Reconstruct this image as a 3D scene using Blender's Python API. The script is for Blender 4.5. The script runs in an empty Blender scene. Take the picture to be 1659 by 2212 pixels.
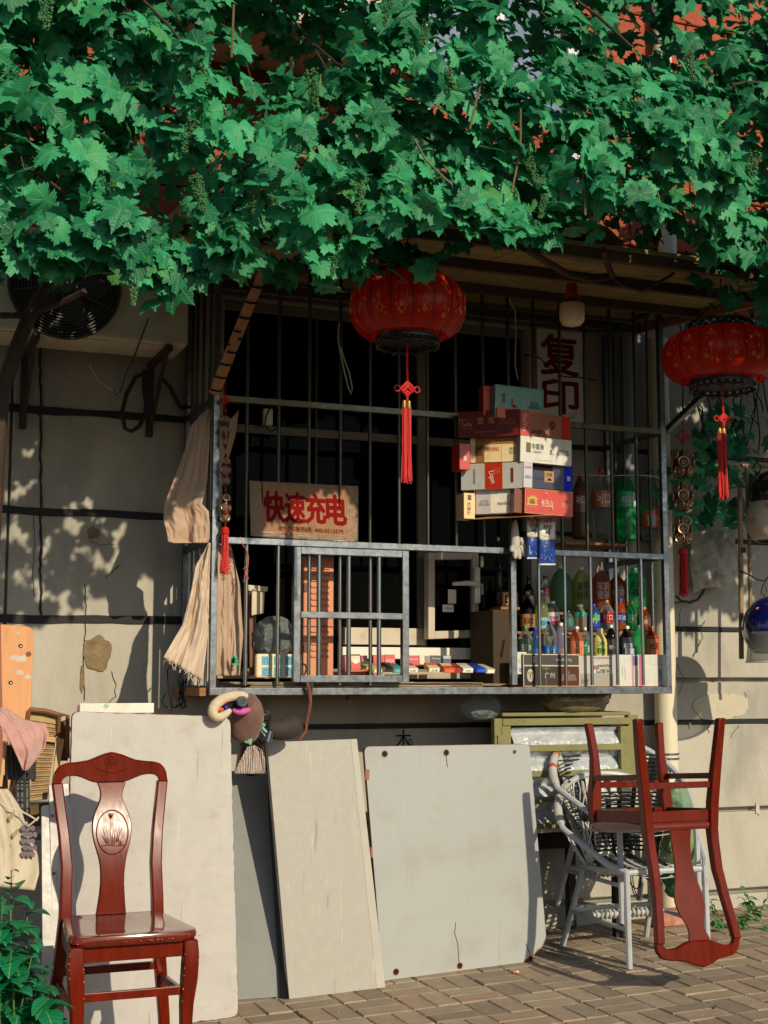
import bpy, math, random
import numpy as np
from mathutils import Vector, Matrix, Euler, noise as mnoise
random.seed(7)
sc = bpy.context.scene
COL = sc.collection
PI = math.pi

# ---------------------------------------------------------------- camera, light, exposure
CAM_D, CAM_H = 6.43, 1.25
YAW, PITCH, FPX = math.radians(21.5), math.radians(6.94), 3000.0
cam = bpy.data.cameras.new('camera')
co = bpy.data.objects.new('camera', cam); COL.objects.link(co)
co.location = (0, -CAM_D, CAM_H)
co.rotation_euler = (PI/2 + PITCH, 0, -YAW)
cam.sensor_fit = 'VERTICAL'; cam.sensor_height = 36; cam.sensor_width = 27
cam.lens = 36*FPX/2212; cam.clip_end = 3000; cam.clip_start = .05
sc.camera = co

SUN = Vector((.23, -1.0, .50)).normalized()
world = bpy.data.worlds.new('World'); sc.world = world; world.use_nodes = True
nt = world.node_tree; bg = nt.nodes['Background']
sky = nt.nodes.new('ShaderNodeTexSky'); sky.sky_type = 'NISHITA'; sky.sun_disc = False
sky.sun_elevation = math.asin(SUN.z); sky.sun_rotation = math.atan2(SUN.x, SUN.y)
sky.air_density = 1.0; sky.dust_density = 1.0; sky.ozone_density = 3.5
nt.links.new(sky.outputs[0], bg.inputs[0]); bg.inputs[1].default_value = .12
sd = bpy.data.lights.new('sun', 'SUN'); sd.energy = 5.0; sd.angle = math.radians(.55); sd.color = (1, .865, .64)
so = bpy.data.objects.new('sun', sd); COL.objects.link(so)
so.rotation_euler = (-SUN).to_track_quat('-Z', 'Y').to_euler(); so.location = (3, -8, 8)
sc.view_settings.view_transform = 'Standard'; sc.view_settings.look = 'None'
sc.view_settings.exposure = -.36; sc.view_settings.gamma = 1
try: sc.view_settings.use_curve_mapping = False
except Exception: pass
sc.render.engine = 'CYCLES'
sc.cycles.max_bounces = 7; sc.cycles.transparent_max_bounces = 12
sc.cycles.caustics_reflective = False; sc.cycles.caustics_refractive = False

# ---------------------------------------------------------------- measuring helpers
_cp, _sp, _ct, _st = math.cos(PITCH), math.sin(PITCH), math.cos(YAW), math.sin(YAW)
_F = Vector((_st*_cp, _ct*_cp, _sp)); _R = Vector((_ct, -_st, 0)); _U = Vector((-_st*_sp, -_ct*_sp, _cp))
CP = Vector((0, -CAM_D, CAM_H))
def ray(px, py): return _F + _R*((px-829.5)/FPX) + _U*((1106-py)/FPX)
def P(px, py, y):
    """the point of the upright plane parallel to the shop front at depth y"""
    d = ray(px, py); t = (y+CAM_D)/d.y
    return CP + d*t
GX, GY, GX0 = .03, .02, 2.9
def gz(x, y): return GX*(x-GX0) + GY*y
def G(px, py):
    d = ray(px, py); n = Vector((-GX, -GY, 1)); p0 = Vector((GX0, 0, 0))
    return CP + d*((p0-CP).dot(n)/d.dot(n))
def crop(ox, oy, s): return lambda x, y: ((ox+x/s)/1.8518, (oy+y/s)/1.8518)
c2 = crop(800, 1000, 1.508); c3 = crop(1700, 1000, 1.508); r4 = crop(2500, 1000, 1.843); a1 = crop(0, 900, 1.659)
d1 = crop(0, 2000, 1.659); d2 = crop(800, 2000, 1.659); d3 = crop(1700, 2000, 1.58); d4 = crop(2500, 2000, 2.2115)
e1 = crop(0, 2800, 1.659); e2 = crop(800, 2900, 1.185); e3 = crop(1900, 2700, 1.4155); f2 = crop(2200, 2850, 2.011)
f4 = crop(0, 2500, 2.2125); b4 = crop(2050, 2200, 2.476); b1 = crop(820, 2740, 3.770); b2 = crop(1820, 1500, 3.318)
b5 = crop(2880, 1800, 2.2135); b3 = crop(1300, 2400, 2.0737)
t1 = crop(0, 0, 1.08); t2 = crop(1536, 0, 1.08)
def W(f, x, y, Y): return P(*f(x, y), Y)

# ---------------------------------------------------------------- mesh helpers
class MB:
    def __init__(s): s.v = []; s.f = []; s.m = []
    def add(s, vs, fs, mi=0):
        o = len(s.v); s.v += [tuple(p) for p in vs]; s.f += [tuple(i+o for i in f) for f in fs]; s.m += [mi]*len(fs); return s
    def hexa(s, b, t, mi=0):
        """b, t: four points each (bottom and top loops)"""
        return s.add(list(b)+list(t), [(3,2,1,0),(4,5,6,7),(0,1,5,4),(1,2,6,5),(2,3,7,6),(3,0,4,7)], mi)
    def box(s, x0, x1, y0, y1, z0, z1, mi=0):
        b = [(x0,y0,z0),(x1,y0,z0),(x1,y1,z0),(x0,y1,z0)]
        return s.hexa(b, [(p[0],p[1],z1) for p in b], mi)
    def obox(s, o, ex, ey, ez, mi=0):
        o, ex, ey, ez = map(Vector, (o, ex, ey, ez))
        b = [o, o+ex, o+ex+ey, o+ey]
        return s.hexa(b, [p+ez for p in b], mi)
    def slab(s, q, t, mi=0):
        """q: four corners of the front face (bl, br, tr, tl), thickness t away from the front"""
        q = [Vector(p) for p in q]; n = (q[1]-q[0]).cross(q[3]-q[0]).normalized()
        bk = [p-n*t for p in q]
        return s.add(q+bk, [(0,1,2,3),(7,6,5,4),(1,0,4,5),(2,1,5,6),(3,2,6,7),(0,3,7,4)], mi)
    def tube(s, pts, r, n=8, mi=0, closed=False, cap=True, sq=False):
        pts = [Vector(p) for p in pts]; k = len(pts)
        rs = r if isinstance(r, (list, tuple)) else [r]*k
        vs = []; fs = []
        t0 = (pts[1]-pts[0]).normalized()
        up = Vector((0,0,1)) if abs(t0.z) < .9 else Vector((0,1,0))
        nrm = (up - t0*up.dot(t0)).normalized()
        for i, p in enumerate(pts):
            if closed: t = (pts[(i+1)%k]-pts[i-1]).normalized()
            else: t = (pts[min(i+1,k-1)]-pts[max(i-1,0)]).normalized()
            nn = nrm - t*nrm.dot(t)
            if nn.length < 1e-6: nn = t.orthogonal()
            nrm = nn.normalized(); b = t.cross(nrm)
            for j in range(n):
                a = 2*PI*(j+(.5 if sq else 0))/n
                vs.append(p + (nrm*math.cos(a)+b*math.sin(a))*rs[i])
        segs = k if closed else k-1
        for i in range(segs):
            for j in range(n):
                a0 = i*n+j; a1_ = i*n+(j+1)%n; i2 = ((i+1)%k)*n
                fs.append((a0, a1_, i2+(j+1)%n, i2+j))
        if cap and not closed:
            fs.append(tuple(range(n-1, -1, -1))); fs.append(tuple((k-1)*n+j for j in range(n)))
        return s.add(vs, fs, mi)
    def lathe(s, c, prof, n=20, mi=0, a0=0):
        c = Vector(c); vs = []; fs = []
        for r, z in prof:
            for j in range(n):
                a = 2*PI*j/n+a0; vs.append(c+Vector((r*math.cos(a), r*math.sin(a), z)))
        for i in range(len(prof)-1):
            for j in range(n):
                fs.append((i*n+j, i*n+(j+1)%n, (i+1)*n+(j+1)%n, (i+1)*n+j))
        fs.append(tuple(range(n-1,-1,-1))); fs.append(tuple((len(prof)-1)*n+j for j in range(n)))
        return s.add(vs, fs, mi)
    def prism(s, pts, ey, mi=0):
        """pts: 3D outline, extruded by the vector ey"""
        pts = [Vector(p) for p in pts]; n = len(pts); ey = Vector(ey)
        vs = pts+[p+ey for p in pts]
        fs = [tuple(range(n)), tuple(range(2*n-1, n-1, -1))]
        for i in range(n): fs.append((i, i+n, (i+1)%n+n, (i+1)%n)[::1])
        return s.add(vs, fs, mi)
    def grid(s, fn, nu, nv, mi=0):
        vs = [fn(i/nu, j/nv) for j in range(nv+1) for i in range(nu+1)]
        fs = [(j*(nu+1)+i, j*(nu+1)+i+1, (j+1)*(nu+1)+i+1, (j+1)*(nu+1)+i) for j in range(nv) for i in range(nu)]
        return s.add(vs, fs, mi)

def root_of(o):
    while o.parent: o = o.parent
    return o
def link(o, parent=None):
    COL.objects.link(o)
    if parent: o.parent = parent
    return o
def obj(name, mb, mat, parent=None, smooth=False, local=False, bevel=0, solid=0, recalc=True, subd=0, flatmax=None):
    m = bpy.data.meshes.new(name)
    off = Vector((0,0,0))
    if parent is not None and not local: off = root_of(parent).location.copy()
    vs = [Vector(p)-off for p in mb.v]
    loc = None
    if parent is None and not local:
        a = np.array(mb.v); loc = Vector((a[:,0].mean(), a[:,1].mean(), a[:,2].min())); vs = [v-loc for v in vs]
    m.from_pydata([tuple(v) for v in vs], [], mb.f)
    mats = mat if isinstance(mat, (list, tuple)) else [mat]
    for x in mats: m.materials.append(x)
    if len(mats) > 1: m.polygons.foreach_set('material_index', mb.m)
    if recalc:
        import bmesh
        bm = bmesh.new(); bm.from_mesh(m); bmesh.ops.recalc_face_normals(bm, faces=bm.faces); bm.to_mesh(m); bm.free()
    m.polygons.foreach_set('use_smooth', [bool(smooth)]*len(m.polygons))
    m.update()
    o = bpy.data.objects.new(name, m); link(o, parent)
    if loc is not None: o.location = loc
    if smooth is True:
        m.set_sharp_from_angle(angle=math.radians(38))
    if solid:
        md = o.modifiers.new('solidify', 'SOLIDIFY'); md.thickness = solid; md.offset = 0
    if bevel:
        md = o.modifiers.new('bevel', 'BEVEL'); md.width = bevel; md.segments = 2; md.limit_method = 'ANGLE'; md.angle_limit = math.radians(40)
    if subd:
        md = o.modifiers.new('subdivision', 'SUBSURF'); md.levels = subd; md.render_levels = subd
    return o
def tag(o, label, cat, group=None, kind=None):
    o['label'] = label; o['category'] = cat
    if group: o['group'] = group
    if kind: o['kind'] = kind
    return o
def thing(name, label, cat, loc, group=None, rot=(0,0,0), scale=1):
    o = bpy.data.objects.new(name, None); COL.objects.link(o); o.location = loc; o.rotation_euler = rot
    o.scale = (scale,)*3; o.empty_display_size = .05
    return tag(o, label, cat, group)
def inst(mesh, name, parent, loc, rot=(0,0,0), scale=(1,1,1)):
    o = bpy.data.objects.new(name, mesh); COL.objects.link(o); o.parent = parent
    o.location = Vector(loc) - (root_of(parent).location if parent else Vector((0,0,0)))
    o.rotation_euler = rot; o.scale = scale if not isinstance(scale, (int, float)) else (scale,)*3
    return o

# ---------------------------------------------------------------- materials
def lin(c):
    f = lambda x: ((x/255+.055)/1.055)**2.4 if x/255 > .04045 else x/255/12.92
    return tuple(f(x) for x in c)
_MC = {}
def M(name, col, rough=.6, metal=0, var=.12, scale=9, bump=0, bscale=60, dirt=None, dscale=5, damt=.5, dlo=.55, spec=.5,
      rvar=0, stretch=(1,1,1), alpha=1, trans=0, coat=0, detail=4, srgb=True, emis=None, sheen=0, distort=0, scratch=None):
    """plain procedural material: base colour broken up by noise, optional dirt, relief and uneven gloss"""
    if name in _MC: return _MC[name]
    m = bpy.data.materials.new(name); m.use_nodes = True; t = m.node_tree; N = t.nodes; L = t.links
    b = N['Principled BSDF']; c = lin(col) if srgb else col
    tc = N.new('ShaderNodeTexCoord'); mp = N.new('ShaderNodeMapping'); mp.inputs['Scale'].default_value = stretch
    L.new(tc.outputs['Object'], mp.inputs[0])
    def nz(s, d=detail):
        n = N.new('ShaderNodeTexNoise'); n.inputs['Scale'].default_value = s; n.inputs['Detail'].default_value = d
        n.inputs['Roughness'].default_value = .6; n.inputs['Distortion'].default_value = distort
        L.new(mp.outputs[0], n.inputs['Vector']); return n
    n1 = nz(scale)
    rp = N.new('ShaderNodeValToRGB'); rp.color_ramp.elements[0].position = .3; rp.color_ramp.elements[1].position = .7
    rp.color_ramp.elements[0].color = tuple(max(0, x*(1-var)) for x in c)+(1,)
    rp.color_ramp.elements[1].color = tuple(min(1, x*(1+var)) for x in c)+(1,)
    L.new(n1.outputs['Fac'], rp.inputs[0]); out = rp.outputs[0]
    if dirt is not None:
        n2 = nz(dscale, 6); r2 = N.new('ShaderNodeValToRGB')
        r2.color_ramp.elements[0].position = dlo; r2.color_ramp.elements[1].position = min(1, dlo+.16)
        r2.color_ramp.elements[0].color = (0,0,0,1); r2.color_ramp.elements[1].color = (damt,)*3+(1,)
        L.new(n2.outputs['Fac'], r2.inputs[0])
        mx = N.new('ShaderNodeMix'); mx.data_type = 'RGBA'; L.new(r2.outputs[0], mx.inputs[0]); L.new(out, mx.inputs[6])
        mx.inputs[7].default_value = lin(dirt)+(1,); out = mx.outputs[2]
    if scratch:
        # long thin scuffs in two directions
        for k, (ang_, sx_) in enumerate(((.5, 60), (-.9, 46), (1.35, 80))):
            m2 = N.new('ShaderNodeMapping'); m2.inputs['Rotation'].default_value = (0, ang_, 0); m2.inputs['Scale'].default_value = (sx_, 3, 3.2); m2.inputs['Location'].default_value = (k*3.7, 0, k)
            L.new(tc.outputs['Object'], m2.inputs[0]); n5 = N.new('ShaderNodeTexNoise'); n5.inputs['Scale'].default_value = 1; n5.inputs['Detail'].default_value = 2
            L.new(m2.outputs[0], n5.inputs['Vector']); r5 = N.new('ShaderNodeValToRGB'); r5.color_ramp.elements[0].position = .68; r5.color_ramp.elements[1].position = .74
            r5.color_ramp.elements[0].color = (0,0,0,1); r5.color_ramp.elements[1].color = (scratch[1],)*3+(1,); L.new(n5.outputs['Fac'], r5.inputs[0])
            mx5 = N.new('ShaderNodeMix'); mx5.data_type = 'RGBA'; L.new(r5.outputs[0], mx5.inputs[0]); L.new(out, mx5.inputs[6]); mx5.inputs[7].default_value = lin(scratch[0] if k != 1 else tuple(int(v*.62) for v in scratch[0]))+(1,); out = mx5.outputs[2]
    L.new(out, b.inputs['Base Color'])
    b.inputs['Roughness'].default_value = rough; b.inputs['Metallic'].default_value = metal
    b.inputs['Specular IOR Level'].default_value = spec
    if rvar:
        n3 = nz(scale*2.3); mr = N.new('ShaderNodeMapRange'); mr.inputs[1].default_value = .3; mr.inputs[2].default_value = .7
        mr.inputs[3].default_value = max(.02, rough-rvar); mr.inputs[4].default_value = min(1, rough+rvar)
        L.new(n3.outputs['Fac'], mr.inputs[0]); L.new(mr.outputs[0], b.inputs['Roughness'])
    if bump:
        n4 = nz(bscale, 5); bp = N.new('ShaderNodeBump'); bp.inputs['Strength'].default_value = bump; bp.inputs['Distance'].default_value = .01
        L.new(n4.outputs['Fac'], bp.inputs['Height']); L.new(bp.outputs[0], b.inputs['Normal'])
    if coat: b.inputs['Coat Weight'].default_value = coat; b.inputs['Coat Roughness'].default_value = .06
    if trans: b.inputs['Transmission Weight'].default_value = trans
    if sheen: b.inputs['Sheen Weight'].default_value = sheen
    if emis: b.inputs['Emission Color'].default_value = lin(emis)+(1,); b.inputs['Emission Strength'].default_value = 1
    if alpha < 1: b.inputs['Alpha'].default_value = alpha
    _MC[name] = m; return m
def ink(col, rough=.8):
    return M('ink_%d_%d_%d' % tuple(col), col, rough=rough, var=.06, scale=40, spec=.12)
def clear(name, tint, mixf=.35, rough=.08, col=None):
    """thin transparent plastic or glass"""
    if name in _MC: return _MC[name]
    m = bpy.data.materials.new(name); m.use_nodes = True; t = m.node_tree; N = t.nodes; L = t.links
    b = N['Principled BSDF']; b.inputs['Base Color'].default_value = lin(col or tint)+(1,); b.inputs['Roughness'].default_value = rough
    tr = N.new('ShaderNodeBsdfTransparent'); tr.inputs[0].default_value = lin(tint)+(1,)
    tl = N.new('ShaderNodeBsdfTranslucent'); tl.inputs[0].default_value = lin(col or tint)+(1,)
    mx0 = N.new('ShaderNodeMixShader'); mx0.inputs[0].default_value = .4
    L.new(b.outputs[0], mx0.inputs[1]); L.new(tl.outputs[0], mx0.inputs[2])
    mx = N.new('ShaderNodeMixShader')
    fr = N.new('ShaderNodeFresnel'); fr.inputs[0].default_value = 1.45
    mr = N.new('ShaderNodeMapRange'); mr.inputs[3].default_value = mixf; mr.inputs[4].default_value = 1
    L.new(fr.outputs[0], mr.inputs[0]); L.new(mr.outputs[0], mx.inputs[0])
    L.new(tr.outputs[0], mx.inputs[1]); L.new(mx0.outputs[0], mx.inputs[2]); L.new(mx.outputs[0], N['Material Output'].inputs[0])
    _MC[name] = m; return m
def crinkle(name, tint, mixf=.4):
    """crumpled plastic film: clear plastic with a creased relief"""
    m = clear(name, tint, mixf, .15); N = m.node_tree.nodes; L = m.node_tree.links
    if 'cr' in N: return m
    tc = N.new('ShaderNodeTexCoord'); v = N.new('ShaderNodeTexNoise'); v.name = 'cr'; v.inputs['Scale'].default_value = 22; v.inputs['Detail'].default_value = 5
    v.inputs['Distortion'].default_value = 1.6
    bp = N.new('ShaderNodeBump'); bp.inputs['Strength'].default_value = 1; bp.inputs['Distance'].default_value = .03
    L.new(tc.outputs['Object'], v.inputs['Vector']); L.new(v.outputs['Fac'], bp.inputs['Height'])
    L.new(bp.outputs[0], N['Principled BSDF'].inputs['Normal']); return m

def text(body, c, r, u, w=None, h=None, col=(20,20,20), parent=None, name='lettering', rot=0, off=.0012, bold=0, mat=None, local=False, shear=0):
    """flat printed lettering centred on c, running along r, upright along u, fitted to w x h"""
    cu = bpy.data.curves.new('txt', 'FONT'); cu.body = body; cu.align_x = 'CENTER'; cu.resolution_u = 2; cu.shear = shear
    cu.space_line = .95
    t = bpy.data.objects.new('txt', cu); COL.objects.link(t)
    dg = bpy.context.evaluated_depsgraph_get(); m = bpy.data.meshes.new_from_object(t.evaluated_get(dg))
    bpy.data.objects.remove(t); bpy.data.curves.remove(cu)
    n = len(m.vertices)
    if n == 0: return None
    a = np.zeros(n*3); m.vertices.foreach_get('co', a); a = a.reshape(-1, 3)
    lo, hi = a.min(0), a.max(0); sz = hi-lo; ce = (lo+hi)/2
    if w is None: w = h*sz[0]/sz[1]
    if h is None: h = w*sz[1]/sz[0]
    x = (a[:,0]-ce[0])/max(sz[0],1e-6)*w; y = (a[:,1]-ce[1])/max(sz[1],1e-6)*h
    if rot: cr, sr = math.cos(rot), math.sin(rot); x, y = x*cr-y*sr, x*sr+y*cr
    r = Vector(r).normalized(); u = Vector(u).normalized(); nn = r.cross(u).normalized(); c = Vector(c)
    if parent is not None and not local: c = c-root_of(parent).location
    v = np.outer(x, r)+np.outer(y, u)+np.array(c + nn*off)
    if bold:
        # heavier strokes: the glyphs laid a few times, each a hair further out and a hair aside
        fs = [tuple(p.vertices) for p in m.polygons]; b_ = bold*h*.6; VV = [v]; FF = list(fs)
        for k in range(8):
            an = k*PI/4+.2; VV.append(v+np.array(r*(b_*math.cos(an))+u*(b_*math.sin(an))+nn*(.00012*(k+1)))); FF += [tuple(i+n*(k+1) for i in f) for f in fs]
        m2 = bpy.data.meshes.new('lettering'); m2.from_pydata(np.vstack(VV).tolist(), [], FF); bpy.data.meshes.remove(m); m = m2
    else: m.vertices.foreach_set('co', v.ravel())
    m.update()
    m.materials.clear(); m.materials.append(mat or ink(col)); m.name = name
    o = bpy.data.objects.new(name, m); link(o, parent); return o

EX, EY, EZ = Vector((1,0,0)), Vector((0,1,0)), Vector((0,0,1))
# ================================================================ materials of the setting
mat_plaster = M('plaster_warm_grey', (171,166,152), rough=.92, var=.16, scale=5, bump=1, bscale=70, dirt=(126,118,102), dscale=3.2, damt=.6, dlo=.5, stretch=(1,1,.5))
mat_plaster2 = M('plaster_smooth_grey', (176,171,157), rough=.9, var=.12, scale=4, bump=.45, bscale=46, dirt=(142,138,130), dscale=2.6, damt=.65, dlo=.48, stretch=(1,1,.45))
mat_patch = M('plaster_patch_white', (190,181,160), rough=.9, var=.06, scale=6, bump=.15)
mat_band = M('black_painted_band', (16,17,17), rough=.7, var=.3, scale=20, dirt=(70,66,58), dscale=30, dlo=.66)
mat_mortar = M('brown_old_mortar', (132,114,84), rough=.95, var=.25, scale=22, bump=.8, bscale=50)
mat_terra = M('terracotta_render', (164,82,56), rough=.95, var=.2, scale=6, bump=1, bscale=28, dirt=(128,66,48), dscale=9)
mat_paver = [M('paver_%s' % n, c, rough=.9, var=.16, scale=16, bump=.35, bscale=120, dirt=(112,100,84), dscale=7, damt=.55, dlo=.52)
             for n, c in (('dun', (156,138,116)), ('taupe', (146,131,112)), ('rosy', (160,137,115)), ('pale', (162,146,124)), ('dusky', (138,123,105)))]
mat_sand = M('sandy_joint', (112,98,76), rough=1, var=.35, scale=60, bump=.6, bscale=150, dirt=(62,66,38), dscale=14, damt=.6)
mat_asphalt = M('asphalt', (66,64,62), rough=.95, var=.2, scale=30, bump=.4, bscale=200)
mat_kerb = M('kerb_concrete', (150,144,132), rough=.95, var=.15, scale=12, bump=.3)
mat_pvc = M('pvc_cream', (222,212,184), rough=.35, var=.06, scale=4, dirt=(170,156,124), dscale=3, damt=.4, dlo=.56, stretch=(1,1,.2))
mat_steel = M('galvanised_steel', (118,124,130), rough=.34, metal=.95, var=.14, scale=18, rvar=.12, dirt=(92,92,86), dscale=26, damt=.35, dlo=.5)
mat_bar = M('stainless_bar', (142,144,144), rough=.22, metal=1, var=.1, scale=20, rvar=.08, dirt=(110,104,90), dscale=24, damt=.4, dlo=.6)
mat_alu = M('aluminium_frame', (196,184,164), rough=.45, metal=.0, var=.06, scale=6, dirt=(140,124,96), dscale=9, damt=.5, dlo=.55)
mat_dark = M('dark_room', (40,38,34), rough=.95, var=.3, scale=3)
mat_wood = M('old_plank', (150,104,62), rough=.75, var=.25, scale=5, stretch=(1,9,9), bump=.3, bscale=30, dirt=(90,60,36), dscale=5)
mat_ply = M('plywood_underside', (136,120,76), rough=.85, var=.3, scale=4, stretch=(1,6,1), dirt=(78,66,38), dscale=2.5, damt=.7)
mat_glass = clear('window_glass', (120,135,128), .05, .02, col=(20,26,24))
mat_cable = M('black_cable', (14,14,15), rough=.5, var=.1)
mat_white = M('white_plastic', (226,222,208), rough=.4, var=.05, dirt=(180,168,140), dscale=8, damt=.4)
mat_black = M('black_plastic', (22,23,24), rough=.45, var=.2)

# ================================================================ ground
def structure(name, mb, mat, **k):
    o = obj(name, mb, mat, **k); o['kind'] = 'structure'; return o
gmb = MB()
def gp(x, y, dz=0): return (x, y, gz(x, y)+dz)
structure('ground', MB().add([(-900,-900,-.8),(900,-900,-.8),(900,900,-.8),(-900,900,-.8)], [(0,1,2,3)]), M('far_ground', (104,98,86), rough=1, var=.2, scale=.3))
structure('pavement', MB().grid(lambda a, b: gp(-4+a*16, -3.1+b*3.3, -.012), 16, 6), mat_sand)
structure('kerb', MB().hexa([gp(-4,-3.25,-.3), gp(12,-3.25,-.3), gp(12,-3.1,-.3), gp(-4,-3.1,-.3)],
                            [gp(-4,-3.25,.0), gp(12,-3.25,.0), gp(12,-3.1,.0), gp(-4,-3.1,.0)]), mat_kerb, bevel=.01)
structure('road', MB().grid(lambda a, b: (-60+a*120, -14+b*10.75, -.42), 2, 2), mat_asphalt)
pavement = bpy.data.objects['pavement']

# pavers in a two-and-two basket weave
BL = .214; BW = BL/2
brick_meshes = []
def brick_mesh(mat, k):
    g = .0024; L_, W_, H_ = BL/2-g, BW/2-g, .03; c = .004
    j = lambda: random.uniform(-.0015, .0015)
    top = [(-L_+c+j(),-W_+c+j(),j()*.8),(L_-c+j(),-W_+c+j(),j()*.8),(L_-c+j(),W_-c+j(),j()*.8),(-L_+c+j(),W_-c+j(),j()*.8)]
    mid = [(-L_,-W_,-.005),(L_,-W_,-.005),(L_,W_,-.005),(-L_,W_,-.005)]
    bot = [(p[0],p[1],-H_) for p in mid]
    v = top+mid+bot; f = [(0,1,2,3)]
    for o in (0, 4):
        for i in range(4): f.append((o+i, o+4+i, o+4+(i+1)%4, o+(i+1)%4))
    m = bpy.data.meshes.new('brick'); m.from_pydata(v, [], f); m.materials.append(mat); m.update(); return m
for k in range(15): brick_meshes.append(brick_mesh(mat_paver[k % 5], k))
bang = math.radians(2.0)
spots = []
for i in range(-12, 40):
    for j in range(-22, 3):
        for k in range(2):
            lx, ly = i*BL, j*BL
            if (i+j) % 2: lx += 0; ly += (k-.5)*BW; a = 0
            else: lx += (k-.5)*BW; a = PI/2
            x = 1.2+lx*math.cos(bang)-ly*math.sin(bang); y = lx*math.sin(bang)+ly*math.cos(bang)-.02
            if y > -.03 or y < -3.02: continue
            # distance to the viewed field decides which pavers are made singly
            v = Vector((x, y, gz(x, y)))-CP; dz = v.dot(_F); px = 829.5+v.dot(_R)/dz*FPX; py = 1106-v.dot(_U)/dz*FPX
            inside = 500 < px < 1700 and py < 2245 and dz > 0
            spots.append((not inside, -py, x, y, a))
spots.sort()
rest = MB(); nb = 0
for ins, _, x, y, a in spots:
    m = random.choice(brick_meshes); rz = a+random.gauss(0, .012); rx = random.gauss(0, .005); dz = random.gauss(0, .0012)
    if not ins and nb < 300:
        o = bpy.data.objects.new('brick', m); COL.objects.link(o); o.parent = pavement
        o.location = Vector(gp(x, y, dz+.0)) - pavement.location
        o.rotation_euler = (Matrix.Rotation(-GX+rx, 3, 'Y') @ Matrix.Rotation(GY+rx, 3, 'X') @ Matrix.Rotation(rz, 3, 'Z')).to_euler(); nb += 1
    else:
        R = Matrix.Rotation(-GX+rx, 3, 'Y') @ Matrix.Rotation(GY+rx, 3, 'X') @ Matrix.Rotation(rz, 3, 'Z')
        rest.add([R @ v.co + Vector(gp(x, y, dz)) for v in m.vertices], [tuple(p.vertices) for p in m.polygons], random.randrange(5))
ro = obj('paving_bricks', rest, mat_paver, pavement, recalc=False); ro['kind'] = 'stuff'

# ================================================================ building
bld = thing('shop_building', 'old street building, grey plaster below and orange render above, behind the window cage', 'building', (2.2, 0, 0))
OPX0, OPX1, OPZ0, OPZ1 = 1.70, 3.36, 1.26, 3.12     # shop window opening
levels = [-.4, .13, .56, 1.03, 1.53, 2.02, 2.49, 3.3]
def course(x0, x1, z0, z1, y=0.0, mat=mat_plaster):
    g = .012
    obj('wall_course', MB().box(x0, x1, y, y+.28, z0+g, z1-g), mat, bld, bevel=.006)
for a, b in zip(levels[:-1], levels[1:]):
    thick = 0 if a > .1 else -.03
    if b <= 1.04:
        course(-6, .70, a, b, thick); course(.712, 1.30, a, b, thick+.004, mat_plaster2); course(1.301, 9, a, b, thick+.002, mat_plaster2)
    else:
        course(-6, .70, a, b, thick); course(.712, OPX0, a, b, thick+.004, mat_plaster2)
        if b > 1.6: course(OPX1, 9, a, b, thick+.002, mat_plaster2)
        else: course(OPX0+.001, 9, a, 1.255, .002, mat_plaster2); course(OPX1, 9, 1.256, b, .003, mat_plaster2)
# black bands lie in the joints between courses
def band(z, x0, x1, h=.016):
    pts_t, pts_b = [], []
    n = int((x1-x0)*14)
    mb = MB()
    for i in range(n+1):
        x = x0+(x1-x0)*i/n
        a = h*(1+.35*mnoise.noise(Vector((x*9, z*7, 1)))); c = .35*h*mnoise.noise(Vector((x*4, z, 5)))
        pts_t.append((x, -.004, z+c+a)); pts_b.append((x, -.004, z+c-a))
    vs = pts_b+pts_t; fs = [(i, i+1, n+2+i, n+1+i) for i in range(n)]
    vs2 = [(p[0], .02, p[2]) for p in vs]; k = len(vs)
    mb.add(vs+vs2, fs+[(i+k, n+1+i+k, n+2+i+k, i+1+k) for i in range(n)]+[(i+1, i, i+k, i+1+k) for i in range(n)]+[(n+1+i, n+2+i, n+2+i+k, n+1+i+k) for i in range(n)])
    obj('black_band', mb, mat_band, bld)
for z in (2.49, 2.02, 1.53): band(z, .40 if z == 2.02 else -6, 1.62, .017)
for z in (2.49, 2.02, 1.53): band(z, 3.55, 9, .011)
band(1.03, 1.95, 9, .011)
obj('joint_backing', MB().box(-6, OPX0-.01, .05, .27, -.3, 3.3).box(OPX1+.01, 9, .05, .27, -.3, 3.3).box(OPX0-.011, OPX1+.011, .05, .27, -.3, 1.25), mat_plaster, bld)
# plaster scars
def blob_patch(name, px, py, rx, rz, mat, y=-.003, n=26, seed=1, thick=.006, rag=.35):
    c = P(px, py, 0); out = []
    for i in range(n):
        a = 2*PI*i/n; k = 1+rag*mnoise.noise(Vector((math.cos(a)*1.7, math.sin(a)*1.7, seed)))
        out.append(Vector((c.x+rx*k*math.cos(a), y, c.z+rz*k*math.sin(a))))
    return obj(name, MB().prism(out, (0, thick, 0)), mat, bld)
blob_patch('bare_patch', *d1(645, 1010), .066, .075, mat_mortar, seed=3, y=-.003)
blob_patch('bare_patch', *d1(617, 222), .026, .03, mat_mortar, seed=9, y=-.003)
blob_patch('bare_patch', *d1(545, 1190), .010, .06, mat_mortar, seed=5, y=-.002)
blob_patch('white_patch', *d4(800, 1830), .15, .075, mat_patch, seed=4, y=-.0035, rag=.22, n=60)
blob_patch('white_patch', *d4(960, 1810), .10, .06, mat_patch, seed=14, y=-.0047, rag=.3, n=60)
mat_bluepaint = M('grey_blue_overpaint', (164,162,152), rough=.9, var=.1, scale=5)
for i, (x, y, r) in enumerate([(1600, 760, .014), (1325, 300, .008), (1215, 290, .006)]): blob_patch('white_drip', *e3(x, y), r, r*2.2, mat_patch, seed=20+i, y=-.005, rag=.9)
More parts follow.
